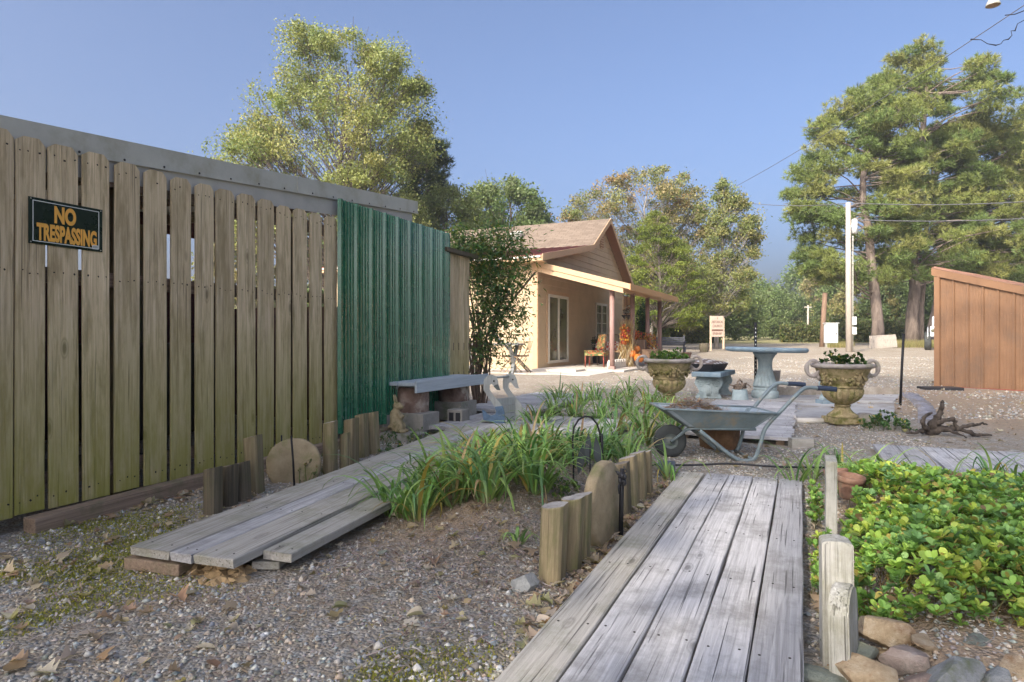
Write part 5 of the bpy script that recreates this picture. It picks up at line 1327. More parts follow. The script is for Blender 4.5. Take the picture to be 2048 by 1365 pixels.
m._done([m.bm.faces.new([a[k],a[k+1],b[k+1],b[k]]) for k in range(len(pts)-1)]); m.mat(1)
for z in (.12,.75,1.35):
    for k in range(12):
        if z < hz(k*.2286)-.1: m.ball((k*.2286+.075,-.003,z),(.006,.004,.006),sub=1); m.ball((k*.2286+.21,-.003,z),(.006,.004,.006),sub=1)
m.build('front_wall', [M_brown, M_trimd], sh)
m = MB(); m.prism([(0,.02,.02),(0,2.4,.02),(0,2.4,hz(0)),(0,.02,hz(0))],(.02,0,0)); m.prism([(SLn-.1,.02,.02),(SLn-.1,2.4,.02),(SLn-.1,2.4,hz(SLn)),(SLn-.1,.02,hz(SLn))],(.02,0,0)); m.prism([(.0,2.38,.02),(SLn-.1,2.38,.02),(SLn-.1,2.38,hz(SLn)),(0,2.38,hz(0))],(0,.02,0)); m.build('side_wall', M_brown, sh)
m = MB(); m.box((-.012,-.012,1.04),(.09,.06,2.08)); m.build('corner_trim', M_brownd, sh)
m = MB(); m.prism([(-.09,-.055,hz(-.09)+.13),(SLn+.1,-.055,hz(SLn+.1)+.13),(SLn+.1,-.055,hz(SLn+.1)-.005),(-.09,-.055,hz(-.09)-.005)],(0,.03,0)); m.prism([(-.1,-.05,hz(-.1)+.13),(-.1,2.5,hz(-.1)+.13),(-.1,2.5,hz(-.1)),(-.1,-.05,hz(-.1))],(.02,0,0)); m.build('roof_trim', M_brownd, sh)
M_rust = plain('rusty_pink_roof', (.30,.17,.12), .6, .1, var=.35, scale=3, bump=.1)
m = MB(); m.prism([(-.09,-.05,hz(-.09)+.134),(SLn+.1,-.05,hz(SLn+.1)+.134),(SLn+.1,-.05,hz(SLn+.1)+.15),(-.09,-.05,hz(-.09)+.15)],(0,2.6,0))
for k in range(10): m.prism([(-.09,.05+k*.27,hz(-.09)+.15),(SLn+.1,.05+k*.27,hz(SLn+.1)+.15),(SLn+.1,.05+k*.27,hz(SLn+.1)+.175),(-.09,.05+k*.27,hz(-.09)+.175)],(0,.04,0))
m.build('roof', M_rust, sh)
m = MB(); m.box((1.4,-.02,.01),(2.8,.03,.03)); m.build('base_trim', M_redmet, sh)
m = MB(); m.box((0,0,.03),(.62,.34,.06),bev=.012); tag(m.build('doormat', M_plblack, None, on(1880,781,.085), (0,0,R(-8))), 'black rubber mat lying at the foot of the brown shed', 'mat')

# ================================================================ LOT EDGE: POLES, CABINET, SIGN, TIMBERS, VEHICLE, WIRES, LAMP
def gz(px, Y): x = (px-1024)/F*Y; return Vector((x, Y, ghf(x,Y)))
up_ = thing('utility_pole', 'tall pale utility pole with transformer and meter boxes beyond the gravel lot', 'utility pole', gz(1697,31)); up_.scale = (.79,.79,.79)
m = MB(); m.tube([(.04,0,-.2),(0,0,5),(-.02,0,9.0)], [.19,.165,.135], 12); m.build('shaft', MW['pole'], up_)
M_ltgrey = plain('pale_grey_box', (.60,.62,.60), .5, var=.1, bump=0)
m = MB(); m.tube([(.36,0,7.15),(.36,0,7.95)], .17, 14); m.lathe([(.18,7.95),(.12,8.02),(.0,8.03)],14,(.36,0,0),cap=False); m.box((.2,0,7.6),(.2,.06,.12)); m.build('transformer', M_ltgrey, up_)
for z, h in ((1.05,.45),(1.62,.5)):
    m = MB(); m.box((.30,-.06,z+h/2),(.26,.16,h),bev=.02); m.build('meter_box', M_ltgrey, up_)
m = MB(); m.tube([(.24,-.05,0),(.24,-.05,7.0)], .03, 8); m.build('conduit', M_galv, up_)
m = MB(); m.box((0,0,8.95),(.12,.12,.14),bev=.02); m.build('pole_cap', M_galv, up_)
o = gz(1644,38); m = MB(); m.tube([(0,0,-.2),(.08,0,1.6),(.18,0,3.15)], [.155,.145,.13], 12); tag(m.build('brown_pole', MW['polebrown'], None, o), 'short leaning brown pole beside the white cabinet', 'pole')
cb = thing('utility_cabinet', 'white metal utility cabinet raised on a stand beside the brown pole', 'cabinet', gz(1661,37.5), R(-6))
m = MB(); m.box((.02,0,.80),(.66,.35,1.12),bev=.012); m.build('body', plain('white_cabinet_paint', (.74,.77,.76), .45, var=.05, bump=0), cb)
m = MB(); m.box((.02,-.01,1.385),(.76,.45,.05),bev=.008); m.build('roof_cap', M_ltgrey, cb)
m = MB(); m.box((.26,-.185,.78),(.03,.03,.12)); m.build('handle', M_black, cb)
m = MB(); m.box((-.25,0,.12),(.07,.2,.26)); m.box((.27,0,.12),(.07,.2,.26)); m.build('stand', M_galv, cb)
o = gz(1616,62); fp = thing('distant_pole', 'thin grey distant utility pole against the woods', 'utility pole', o)
m = MB(); m.tube([(0,0,0),(0,0,3.3)], [.11,.08], 8); m.build('shaft', MW['pole'], fp)
m = MB(); m.box((0,0,3.1),(.7,.1,.1)); m.build('crossarm', MW['pole'], fp)
ts = thing('timber_stack', 'stack of weathered grey beams leaning beneath the pines', 'timber stack', gz(1768,36), R(4))
for k in range(6):
    m = MB(); m.box((0,0,0),(1.42,.22,.12),bev=.01); m.build('beam', MW['pole'], ts, (.02*k,.055*k,.07+k*.118), (0,R(-2),0)); ts.children[-1].rotation_euler = (0,R(-3),random.uniform(-.03,.03))
m = MB(); m.box((-.76,-.02,.25),(.10,.12,.55)); m.build('stake', MW['pole'], ts)
sg = thing('roadside_sign', 'tan and brown church sign on two pale wooden posts at the lot edge', 'sign', gz(1434,32), R(-3))
for sx in (-.31,.31):
    m = MB(); m.box((sx,0,.86),(.085,.085,1.74 if sx < 0 else 1.5),bev=.006); m.build('post', wood('pale_post', (.40,.30,.2),(.52,.40,.28),(.6,.48,.35),'Z',crack=.2,vary=.1,knots=False), sg)
M_sgb = plain('sign_tan', (.43,.34,.27), .7, var=.08, bump=0); M_sgd = plain('sign_brown', (.13,.07,.05), .7, var=.1, bump=0)
m = MB(); m.box((.0,-.06,1.21),(.60,.035,1.02),bev=.004); m.build('board', M_sgb, sg)
FR = (R(90),0,0)
text('HISTORICAL', .17, M_sgd, sg, (0,-.079,1.37), FR, .58, .004, ext=.001); text('CHURCH', .17, M_sgd, sg, (0,-.079,1.17), FR, .66, .004, ext=.001)
text('870-829-9387', .16, M_sgd, sg, (0,-.079,.80), FR, .50, .004, ext=.001)
m = MB(); m.box((0,-.079,1.02),(.54,.003,.09)); m.box((0,-.079,1.60),(.016,.003,.10)); m.box((0,-.079,1.62),(.05,.0031,.016)); m.build('band', M_sgd, sg)
m = MB(); m.lathe([(.2,0),(.23,.2),(.2,.42),(0,.42)],16,cap=False); tag(m.build('barrel_planter', MW['logdark'], None, gz(1408,31)), 'dark barrel planter at the foot of the church sign', 'planter')
# vehicle behind the shed
ve = thing('utility_vehicle', 'white off road vehicle mostly hidden behind the brown shed, big dusty tyre showing', 'vehicle', gz(1880,33), R(-33))
M_vw = plain('white_vehicle_paint', (.62,.66,.68), .3, .1, var=.08, bump=0, coat=.5)
def vwheel(x, y):
    m = MB(); m.lathe([(.24,-.13),(.40,-.15),(.455,-.12),(.465,0),(.455,.12),(.40,.15),(.24,.13)],44,mod=lambda a,z: 1+(.012*(1 if math.sin(22*a)>0 else -1) if abs(z)<.125 else 0),cap=False); w = m.build('wheel', M_tyre, ve, (x,y,.46), (0,R(90),0))
    m = MB(); m.lathe([(0,-.06),(.1,-.05),(.22,-.09),(.25,-.12),(.25,.12),(.22,.09),(.1,.05),(0,.06)],28,cap=False); m.build('rim', M_galv, w)
for x in (-.52,.92):
    for y in (0,2.3): vwheel(x, y)
m = MB(); m.box((.2,1.1,.95),(1.25,3.0,.55),bev=.08); m.box((.2,.9,1.45),(1.1,1.3,.6),bev=.12); m.build('body', M_vw, ve)
for x in (-.52,.92):
    m = MB(); m.tube([(x,.58*math.cos(R(q)),.46+.6*math.sin(R(q))) for q in range(10,175,11)], .15, 8, flat=.18); m.build('fender', M_vw, ve)
m = MB(); m.box((.2,-.33,1.45),(.9,.12,.4),bev=.03); m.build('window', M_gl, ve)
m = MB(); m.box((.2,-.45,.62),(1.2,.08,.14),bev=.02); m.build('bumper', M_black, ve)
for x in (-.3,.7):
    m = MB(); m.ball((x,-.42,1.0),(.09,.03,.09)); m.build('headlight', M_gl, ve)
# wires
def wire(a, b, sag, r, label, n_=24):
    a, b = Vector(a), Vector(b); m = MB(); m.tube([a.lerp(b, k/n_)-Vector((0,0,sag*4*(k/n_)*(1-k/n_))) for k in range(n_+1)], r, 5)
    return tag(m.build('overhead_wire', plain('wire_grey', (.16,.16,.17), .6, .3, bump=0), None), label, 'wire', 'overhead wires')
ptop = Vector(up_.location)+Vector((0,0,7.1))
wire((12.62,15.2,9.22),(12.8,41,9.9),.25,.012,'long wire sloping from the upper right corner down past the big pines')
wire(ptop,(30,30,7.95),.35,.022,'wire from the utility pole top running right across the pines')
wire(ptop-Vector((-.28,0,.8)),(30,30,7.1),.3,.022,'lower wire from the transformer running right across the pines')
wire(ptop,(12.8,41,9.9),.3,.018,'wire from the utility pole top running left')
lp = thing('street_lamp', 'round grey street lamp head on an arm in the top right corner', 'street lamp', (12.75,15.2,ghf(12.75,15.2)))
m = MB(); m.tube([(0,0,-.2),(0,0,9.4)], [.15,.11], 12); m.build('pole', MW['pole'], lp)
lz = 8.70-lp.location.z
m = MB(); m.tube(bez([(0,0,lz-.1),(-.5,-.05,lz+.35),(-1.1,-.12,lz+.42),(-1.50,-.15,lz+.16)],5), .035, 8); m.build('arm', M_galv, lp)
m = MB(); m.lathe([(.05,.16),(.09,.14),(.13,.06),(.15,0),(.142,-.005)],24,(-1.62,-.16,lz),cap=False); m.build('lamp_shade', M_galv, lp)
m = MB(); m.lathe([(.14,.002),(.09,-.025),(0,-.035)],24,(-1.62,-.16,lz),cap=False); m.build('lens', plain('amber_lens', (.30,.20,.12), .3), lp)
lw = [(1941,79,15.3),(1962,80,15.2),(1975,88,15.2),(1992,91,15.2),(2002,88,15.2),(2007,81,15.2),(2017,79,15.2),(2024,71,15.2),(2022,62,15.2),(2030,62,15.2),(2035,48,15.2),(2046,42,15.2),(2070,30,15.2)]
m = MB(); m.tube([at(*q) for q in lw], [.008 if k%3 else .016 for k in range(len(lw))], 6); m.tube([at(2010,31,15.2),at(2030,29,15.2),at(2048,22,15.2),at(2075,12,15.2)], .012, 5); tag(m.build('loose_cable', M_black, None), 'thin dark loose cable dangling below the street lamp', 'cable')
# ================================================================ PLANTS
def blades(n, spread, L, W, e0=(52,86), bend=(80,175), cols=None, yellow=.09, seg=9):
    az = rng.uniform(0,6.28,n); b = np.stack([spread*np.sqrt(rng.random(n))*np.cos(az), spread*np.sqrt(rng.random(n))*np.sin(az), np.zeros(n)],1)
    az = az+rng.normal(0,.5,n); ln = rng.uniform(*L,n); w = rng.uniform(*W,n); el = np.radians(rng.uniform(*e0,n)); be = np.radians(rng.uniform(*bend,n))
    tw = rng.normal(0,.25,n); kk = np.where(rng.random(n)<.16, rng.uniform(.3,.75,n), 9.)
    pts = [b.copy()]; t_ = np.linspace(0,1,seg); cur = b.copy()
    P = np.zeros((n,seg,3,3))
    for k in range(seg):
        e = el-be*t_[k]**1.6-np.where(t_[k]>kk,1.3,0); a = az+tw*t_[k]
        d = np.stack([np.cos(e)*np.cos(a),np.cos(e)*np.sin(a),np.sin(e)],1); s = np.stack([-np.sin(a),np.cos(a),np.zeros(n)],1); up = np.cross(d, s)*-1
        ww = w*min(1,.55+t_[k]*2.2)*(1-t_[k]**2.6)+.0012
        P[:,k,0] = cur+s*ww[:,None]/2-up*ww[:,None]*-.16; P[:,k,1] = cur; P[:,k,2] = cur-s*ww[:,None]/2+up*ww[:,None]*.16
        cur = cur+d*(ln/(seg-1))[:,None]
    P[...,2] = np.maximum(P[...,2], .004)
    f = []
    for k in range(seg-1):
        for j in range(2): f.append([k*3+j,k*3+j+1,k*3+j+4,k*3+j+3])
    Q_ = (np.arange(n)[:,None,None]*(seg*3)+np.array(f)[None]).reshape(-1,4)
    c = pal(cols or [(.17,.29,.08),(.22,.36,.095),(.13,.25,.08),(.28,.41,.12)], n, .15)
    yl = rng.random(n) < yellow; c[yl] = pal([(.40,.30,.07),(.36,.26,.13),(.30,.27,.06)], yl.sum())
    cc = np.repeat(c[:,None],seg*3,1); tip = np.repeat(np.clip((t_-.82)/.18,0,1),3)[None,:,None]*(rng.random((n,1,1))<.45)
    cc = cc*(1-tip)+np.array([.34,.26,.14])*tip
    basew = np.repeat(np.clip((.16-t_)/.16,0,1),3)[None,:,None]; cc = cc*(1-.55*basew)+np.array([.30,.33,.16])*.55*basew
    return P.reshape(-1,3), Q_, cc.reshape(-1,3)
def lily(x, y, label, group, n=24, L=(.30,.56), W=(.012,.021), spread=.05, **kw):
    V_, Q_, c = blades(n, spread, L, W, **kw)
    dead = rng.integers(5,10); V2, Q2, c2 = blades(dead, spread*1.3, (.15,.4), (.004,.009), e0=(5,40), bend=(30,70), cols=[(.32,.24,.14),(.26,.19,.11),(.38,.31,.2)], yellow=0)
    o = mesh_np('daylily', np.concatenate([V_,V2]), np.concatenate([Q_,Q2+len(V_)]), M_blade, None, np.concatenate([c,c2]), True, (x,y,ghf(x,y)-.005))
    return tag(o, label, 'daylily', group)
gL1 = 'daylilies in the middle bed'; gL2 = 'daylilies in the bed behind the plank deck'; gL3 = 'daylilies at the right bed'
LB1 = 'one of the strappy green daylily clumps massed in the middle bed'
spots = [(805,1000),(838,1012),(880,985),(925,975),(942,985),(965,960),(1000,950),(1035,960),(1050,985),(1078,950),(1110,940),(960,925),(1010,915),(1060,915),(1110,910),(900,940),(1150,915),(1200,925),(1240,905),(1020,890),(1090,885),(1180,890),(1250,930),(985,1005),(905,1000),(1075,995),(1040,925),(985,940),(940,950),(1150,945),(1220,900),(1000,895),(960,898)]
for k, (px, py) in enumerate(spots):
    p = on(px, py, .10)
    lb = LB1; 
    if k == 0: lb = 'leftmost daylily clump arching over the left boardwalk with a yellowed leaf'
    if k == 1: lb = 'daylily clump on bare tan soil nearest the left boardwalk'
    lily(p.x+random.uniform(-.03,.03), p.y, lb, gL1, n=random.randint(28,42), L=(.20,.40) if py < 912 else (.24,.50) if py < 945 else (.30,.60), W=(.013,.025), spread=.07)
p = on(1035,1085,.04); lily(p.x,p.y,'single small daylily sprig alone on the mulch before the logs', gL1, 10, (.10,.19), (.008,.014), .02)
p = on(1338,965,.02); lily(p.x,p.y,'daylily clump in front of the wheelbarrow wheel', gL1, 9, (.28,.5), (.012,.02), .03)
for px, py in [(1075,850),(1110,825),(1150,835),(1165,812),(1200,840),(1225,818),(1262,835),(1285,850),(1300,825),(1330,840),(1255,805),(1120,800),(1190,798),(1230,862),(1290,875),(1345,862)]:
    p = on(px, py, .12); lily(p.x, p.y, 'one of the arching daylily clumps massed behind the plank deck', gL2, random.randint(26,36), (.30,.62), (.011,.021), .07)
for px, py, lb, n_ in [(1590,958,'small daylily clump beside the far end of the right boardwalk',14),(1622,945,'low daylily clump by the upright grey plank',12),(1680,940,'tall daylily clump behind the terracotta pots',20),(1735,962,'large daylily clump right of the terracotta pots',28),(1770,968,'daylily clump before the right plank walk',22),(1795,985,'small daylily clump among the groundcover',12),(1895,965,'daylily clump in front of the right plank walk middle',14),(1985,955,'daylily clump near the right edge of the plank walk',20),(2030,962,'rightmost daylily clump at the edge of the photo',18)]:
    p = on(px, py, .08); lily(p.x, p.y, lb, gL3, n_, (.22,.46), (.011,.019), .04)

# groundcover of small whorled leaves
def rosettes(pos, nleaf, ls, cols, tilt=.25, stem=None, el=(5,50)):
    n = len(pos); N = n*nleaf
    ax = unit(np.stack([rng.normal(0,tilt,n),rng.normal(0,tilt,n),np.ones(n)],1)); rx_ = unit(np.cross(ax, np.array([.3,1,.1]))); ry_ = np.cross(ax, rx_)
    a = (np.arange(nleaf)[None]*2.4+rng.uniform(0,6.28,(n,1))+rng.normal(0,.15,(n,nleaf))); e = np.radians(rng.uniform(*el,(n,nleaf)))+(np.arange(nleaf)[None]/nleaf)*.5
    L = rng.uniform(*ls,(n,1))*rng.uniform(.65,1.15,(n,nleaf))*(1-.35*np.arange(nleaf)[None]/nleaf)
    rad = np.cos(a)[...,None]*rx_[:,None]+np.sin(a)[...,None]*ry_[:,None]; d = np.cos(e)[...,None]*rad+np.sin(e)[...,None]*ax[:,None]
    s = np.cross(ax[:,None], rad); up = np.cross(d, s)
    hh_ = (np.arange(nleaf)[None]/nleaf*.02)
    t_ = np.array([0,.3,.62,.88,1.0]); wt = np.array([.04,.17,.32,.25,.03])
    P = np.zeros((n,nleaf,5,3,3)); cu = rng.uniform(.0,.35,(n,nleaf))
    base = pos[:,None]+ax[:,None]*hh_[...,None]
    for k in range(5):
        c0 = base+d*(t_[k]*L)[...,None]-up*((t_[k]**2)*L*cu)[...,None]*-1*-.6
        for j, sg_ in enumerate((-1,0,1)):
            P[:,:,k,j] = c0+s*(sg_*wt[k]*L)[...,None]+up*(abs(sg_)*wt[k]*L*.22)[...,None]
    f = []
    for k in range(4):
        for j in range(2): f.append([k*3+j,k*3+j+1,k*3+j+4,k*3+j+3])
    Q_ = (np.arange(N)[:,None,None]*15+np.array(f)[None]).reshape(-1,4)
    ci = rng.integers(0,len(cols),n); c = np.array(cols)[ci][:,None]*(1+rng.normal(0,.12,(n,nleaf,1)))
    age = (1-np.arange(nleaf)/nleaf)[None,:,None]; c = c*(.8+.4*(1-age))
    yl = rng.random((n,nleaf)) < .05; c[yl] = [.40,.33,.09]; bl = rng.random((n,nleaf)) < .03; c[bl] = [.22,.15,.08]
    return P.reshape(-1,3), Q_, np.repeat(c.reshape(-1,3).clip(.01,.8),15,0)
GC = [(0.194,0.353,0.082),(0.247,0.417,0.087),(0.325,0.483,0.095),(0.170,0.313,0.109),(0.443,0.535,0.102),(0.234,0.391,0.117)]
n = 17000; u = rng.uniform(2.0,5.0,n); v = rng.uniform(.17,3.7,n)
lim = 2.32+.12*np.sin(v*5)+.08*np.sin(v*11+1)+.10*v
keep = (u > lim)&(u < 4.62+.1*np.sin(v*6)+.25*(v<.75))&(v > .19+.05*np.sin(u*9))&~((np.hypot(u-3.9,v-.27)<.16)|(np.hypot(u-4.2,v-.24)<.1))
fr = rng.random(n) < np.where(u < 3.6, 1.0, .85); keep &= fr
gapn = wob(u, v, 3.3, 21); keep &= rng.random(n) < np.clip(1.25+.75*gapn, .12, 1)
u, v = u[keep], v[keep]; x, y = UX*u+UY*v, UY*u-UX*v
z = gh(x,y)+.03+(.09+.06*wob(x,y,4,11)+.035*wob(x,y,12,12))*sm(0,.25,u-lim[keep])*sm(.1,.4,v+.12)*(1-.55*sm(3.9,4.6,u))+rng.uniform(-.03,.035,len(u))
V_, Q_, c = rosettes(np.stack([x,y,z],1), 9, (.022,.056), GC)
gc = mesh_np('groundcover', V_, Q_, M_gcover, None, c, True); tag(gc, 'dense bright green groundcover of small rounded leaves filling the right bed', 'groundcover', kind='stuff')
# stems that carry the rosettes
k = rng.random(len(x)) < .45; n = k.sum(); b = np.stack([x[k],y[k],z[k]],1); l = b+np.stack([rng.normal(0,.05,n),rng.normal(0,.05,n),-(z[k]-gh(x[k],y[k]))],1); s = unit(np.cross(b-l, rng.normal(0,1,(n,3))))*.0016
mesh_np('stems', np.stack([l-s,l+s,b+s,b-s],1).reshape(-1,3), np.arange(n*4).reshape(-1,4), M_leaf, gc, np.repeat(pal([(.16,.19,.06),(.24,.17,.08)],n),4,0))
def sprigs(label, cat, centers, nper, spread, ls, cols, name='sprig', hmax=.12, nleaf=8, group=None, parent=None, tilt=.35, each=False):
    if each:
        for c_ in centers: sprigs(label, cat, [c_], nper, spread, ls, cols, name, hmax, nleaf, group or cat, parent, tilt)
        return
    return sprig1(label, cat, centers, nper, spread, ls, cols, name, hmax, nleaf, group, parent, tilt)
def sprig1(label, cat, centers, nper, spread, ls, cols, name='sprig', hmax=.12, nleaf=8, group=None, parent=None, tilt=.35):
    P = []; 
    for c_ in centers:
        for _ in range(nper):
            a = random.uniform(0,6.28); r_ = spread*math.sqrt(random.random()); P.append((c_[0]+r_*math.cos(a), c_[1]+r_*math.sin(a), c_[2]+random.uniform(.01,hmax)*(1-.6*(r_/spread)**2)))
    V_, Q_, c = rosettes(np.array(P), nleaf, ls, cols, tilt, el=(10,60)); o = mesh_np(name, V_, Q_, M_gcover, parent, c, True)
    pb = np.array(P); n = len(pb); b0 = np.array([[random.choice(centers)[0],0,0] for _ in range(n)]) ; 
    lo = pb.copy(); cz = min(c_[2] for c_ in centers); lo[:,2] = cz-.01; lo[:,:2] += rng.normal(0,.02,(n,2)); s = np.tile([[.0018,.0008,0]],(n,1))
    mesh_np('stems', np.stack([lo-s,lo+s,pb+s,pb-s],1).reshape(-1,3), np.arange(n*4).reshape(-1,4), M_leaf, o, np.repeat(pal([(.12,.16,.05)],n),4,0))
    if label: tag(o, label, cat, group)
    return o
DG = [(.035,.085,.022),(.05,.11,.03),(.07,.13,.035)]; BG = [(.09,.20,.03),(.12,.25,.04),(.07,.16,.025)]
q = Vector(pu2); sprigs('dark green sprigs growing in the right urn', 'plant', [(q.x-.10,q.y,q.z+.62),(q.x+.11,q.y+.02,q.z+.62),(q.x-.0,q.y-.06,q.z+.60)], 28, .14, (.03,.055), DG, 'urn_plant', .15)
q = Vector(pu1); sprigs('bright green sprigs growing in the left urn', 'plant', [(q.x-.1,q.y,q.z+.62),(q.x+.1,q.y,q.z+.62),(q.x,q.y-.08,q.z+.62)], 60, .15, (.02,.04), BG, 'urn_plant', .15)
pc_ = [on(1748,860,.06),on(1775,855,.06),on(1800,862,.06)]; sprigs('leafy green sedum clump between the right urn and the driftwood', 'plant', [tuple(c_) for c_ in pc_], 26, .13, (.03,.05), [(.06,.13,.04),(.08,.16,.05),(.10,.19,.06)], 'sedum', .17)
pc_ = [on(1085,985,.08),on(1112,1000,.07),on(1130,985,.08),on(1100,968,.08)]; sprigs('low yellow green sedum patch in front of the shepherd hook', 'plant', [tuple(c_) for c_ in pc_], 34, .09, (.018,.032), [(.13,.21,.05),(.17,.24,.06),(.10,.18,.04)], 'sedum', .07)
pc_ = [tuple(yard(u_,.075,.03)) for u_ in (2.75,2.85,3.05,3.3,3.75,4.1,4.4)]; sprigs('green creeping sprigs between the right boardwalk and the grey timbers', 'plant', pc_, 12, .04, (.026,.045), GC, 'creeping_plant', .09, group='sprigs along the right boardwalk', each=True)
pc_ = [tuple(on(px,py,.07)) for px,py in ((775,885),(820,895),(780,910),(840,880))]; sprigs('small weedy plants at the foot of the rabbit statue block', 'plant', pc_, 16, .10, (.018,.035), [(.07,.14,.04),(.12,.17,.07)], 'weed', .10, group='weeds by the rabbit block', each=True)
pc_ = [tuple(on(px,py,.03)) for px,py in ((632,950),(655,945),(618,965))]; sprigs('wispy weeds beside the round stone disc near the fence', 'plant', pc_, 14, .07, (.012,.026), [(.14,.18,.07),(.22,.22,.10)], 'weed', .14)
pc_ = [tuple(on(px,py,.0)) for px,py in ((383,985),)]; sprigs('small yellowish weed at the foot of the picket fence', 'plant', pc_, 10, .04, (.015,.03), [(.30,.27,.06),(.22,.22,.06)], 'weed', .09)
pc_ = [tuple(on(px,py,.10)) for px,py in ((1062,838),(1085,842),(1105,838),(1150,842),(1200,846))]; sprigs('low green leaves under the rear daylilies beside the plank deck', 'plant', pc_, 30, .14, (.02,.035), [(.08,.16,.04),(.11,.19,.05)], 'creeping_plant', .08, group='low leaves beside the plank deck', each=True)

# climbing vine at the end of the fence
vp = Vector((-.46,8.55,.07)); vine = thing('climbing_vine', 'dark green climbing vine with drooping tips at the end of the fence', 'vine', vp)
m = MB()
for k in range(22):
    a = random.uniform(0,6.28); r_ = random.uniform(.02,.16); x0, y0 = r_*math.cos(a), r_*math.sin(a)*.6; x1, y1 = random.gauss(.0,.24), random.gauss(0,.12); h = random.uniform(.9,1.9)
    m.tube(bez([(x0,y0,0),(x0*1.4+random.uniform(-.05,.05),y0,h*.3),(x0*.6+x1*.4+random.uniform(-.08,.08),y1*.5,h*.65),(x1,y1,h)],4), [random.uniform(.006,.016)]*13, 6)
m.tube(bez([(.05,0,0),(.0,.02,.3),(.06,0,.7),(.0,0,1.3)],5), [.05,.05,.045,.045,.04,.04,.035,.035,.03,.03,.025,.025,.02,.02,.02,.02], 8)
m.build('stem', bark('vine_bark', (.07,.045,.03), (.20,.14,.10), (16,16,6)), vine)
cl = []
for px, py, sx, sy, n_ in [(930,500,34,20,420),(975,490,50,24,650),(960,535,45,30,750),(1000,555,40,34,720),(975,590,38,36,620),(1010,610,34,36,460),(985,650,34,30,360),(955,690,18,34,160),(985,700,24,28,170),(1035,500,22,26,150),(1050,520,14,20,70),(1040,640,16,30,80),(1035,560,20,24,90),(1025,680,8,40,36),(1052,690,5,34,16),(915,470,14,20,120),(1000,460,30,16,120),(960,740,10,30,50)]:
    Yc = 8.55; c = at(px, py, Yc)-vp; n_ = int(n_*(1.9 if n_ > 100 else 1.3)); q = rng.normal(0,1,(n_,3))*np.array([sx*Yc/F*.75, .18, sy*Yc/F*.75])+np.array(c); cl.append(q)
c = np.concatenate(cl); n = len(c)
d = unit(np.stack([rng.normal(0,.7,n)+c[:,0]*.6,rng.normal(0,.6,n),rng.normal(-.35,.55,n)],1)); w = unit(np.cross(d, rng.normal(0,1,(n,3)))); L = rng.uniform(.045,.095,n)[:,None]; k = unit(np.cross(w,d))*L*.08
P = np.stack([c-d*L*.5,c-d*L*.1+w*L*.13+k,c+d*L*.5,c-d*L*.1-w*L*.13+k],1)
mesh_np('foliage', P.reshape(-1,3), np.arange(n*4).reshape(-1,4), M_leaf, vine, np.repeat(pal([(.06,.13,.04),(.08,.165,.05),(.05,.10,.035),(.13,.19,.055),(.17,.18,.05)],n),4,0))

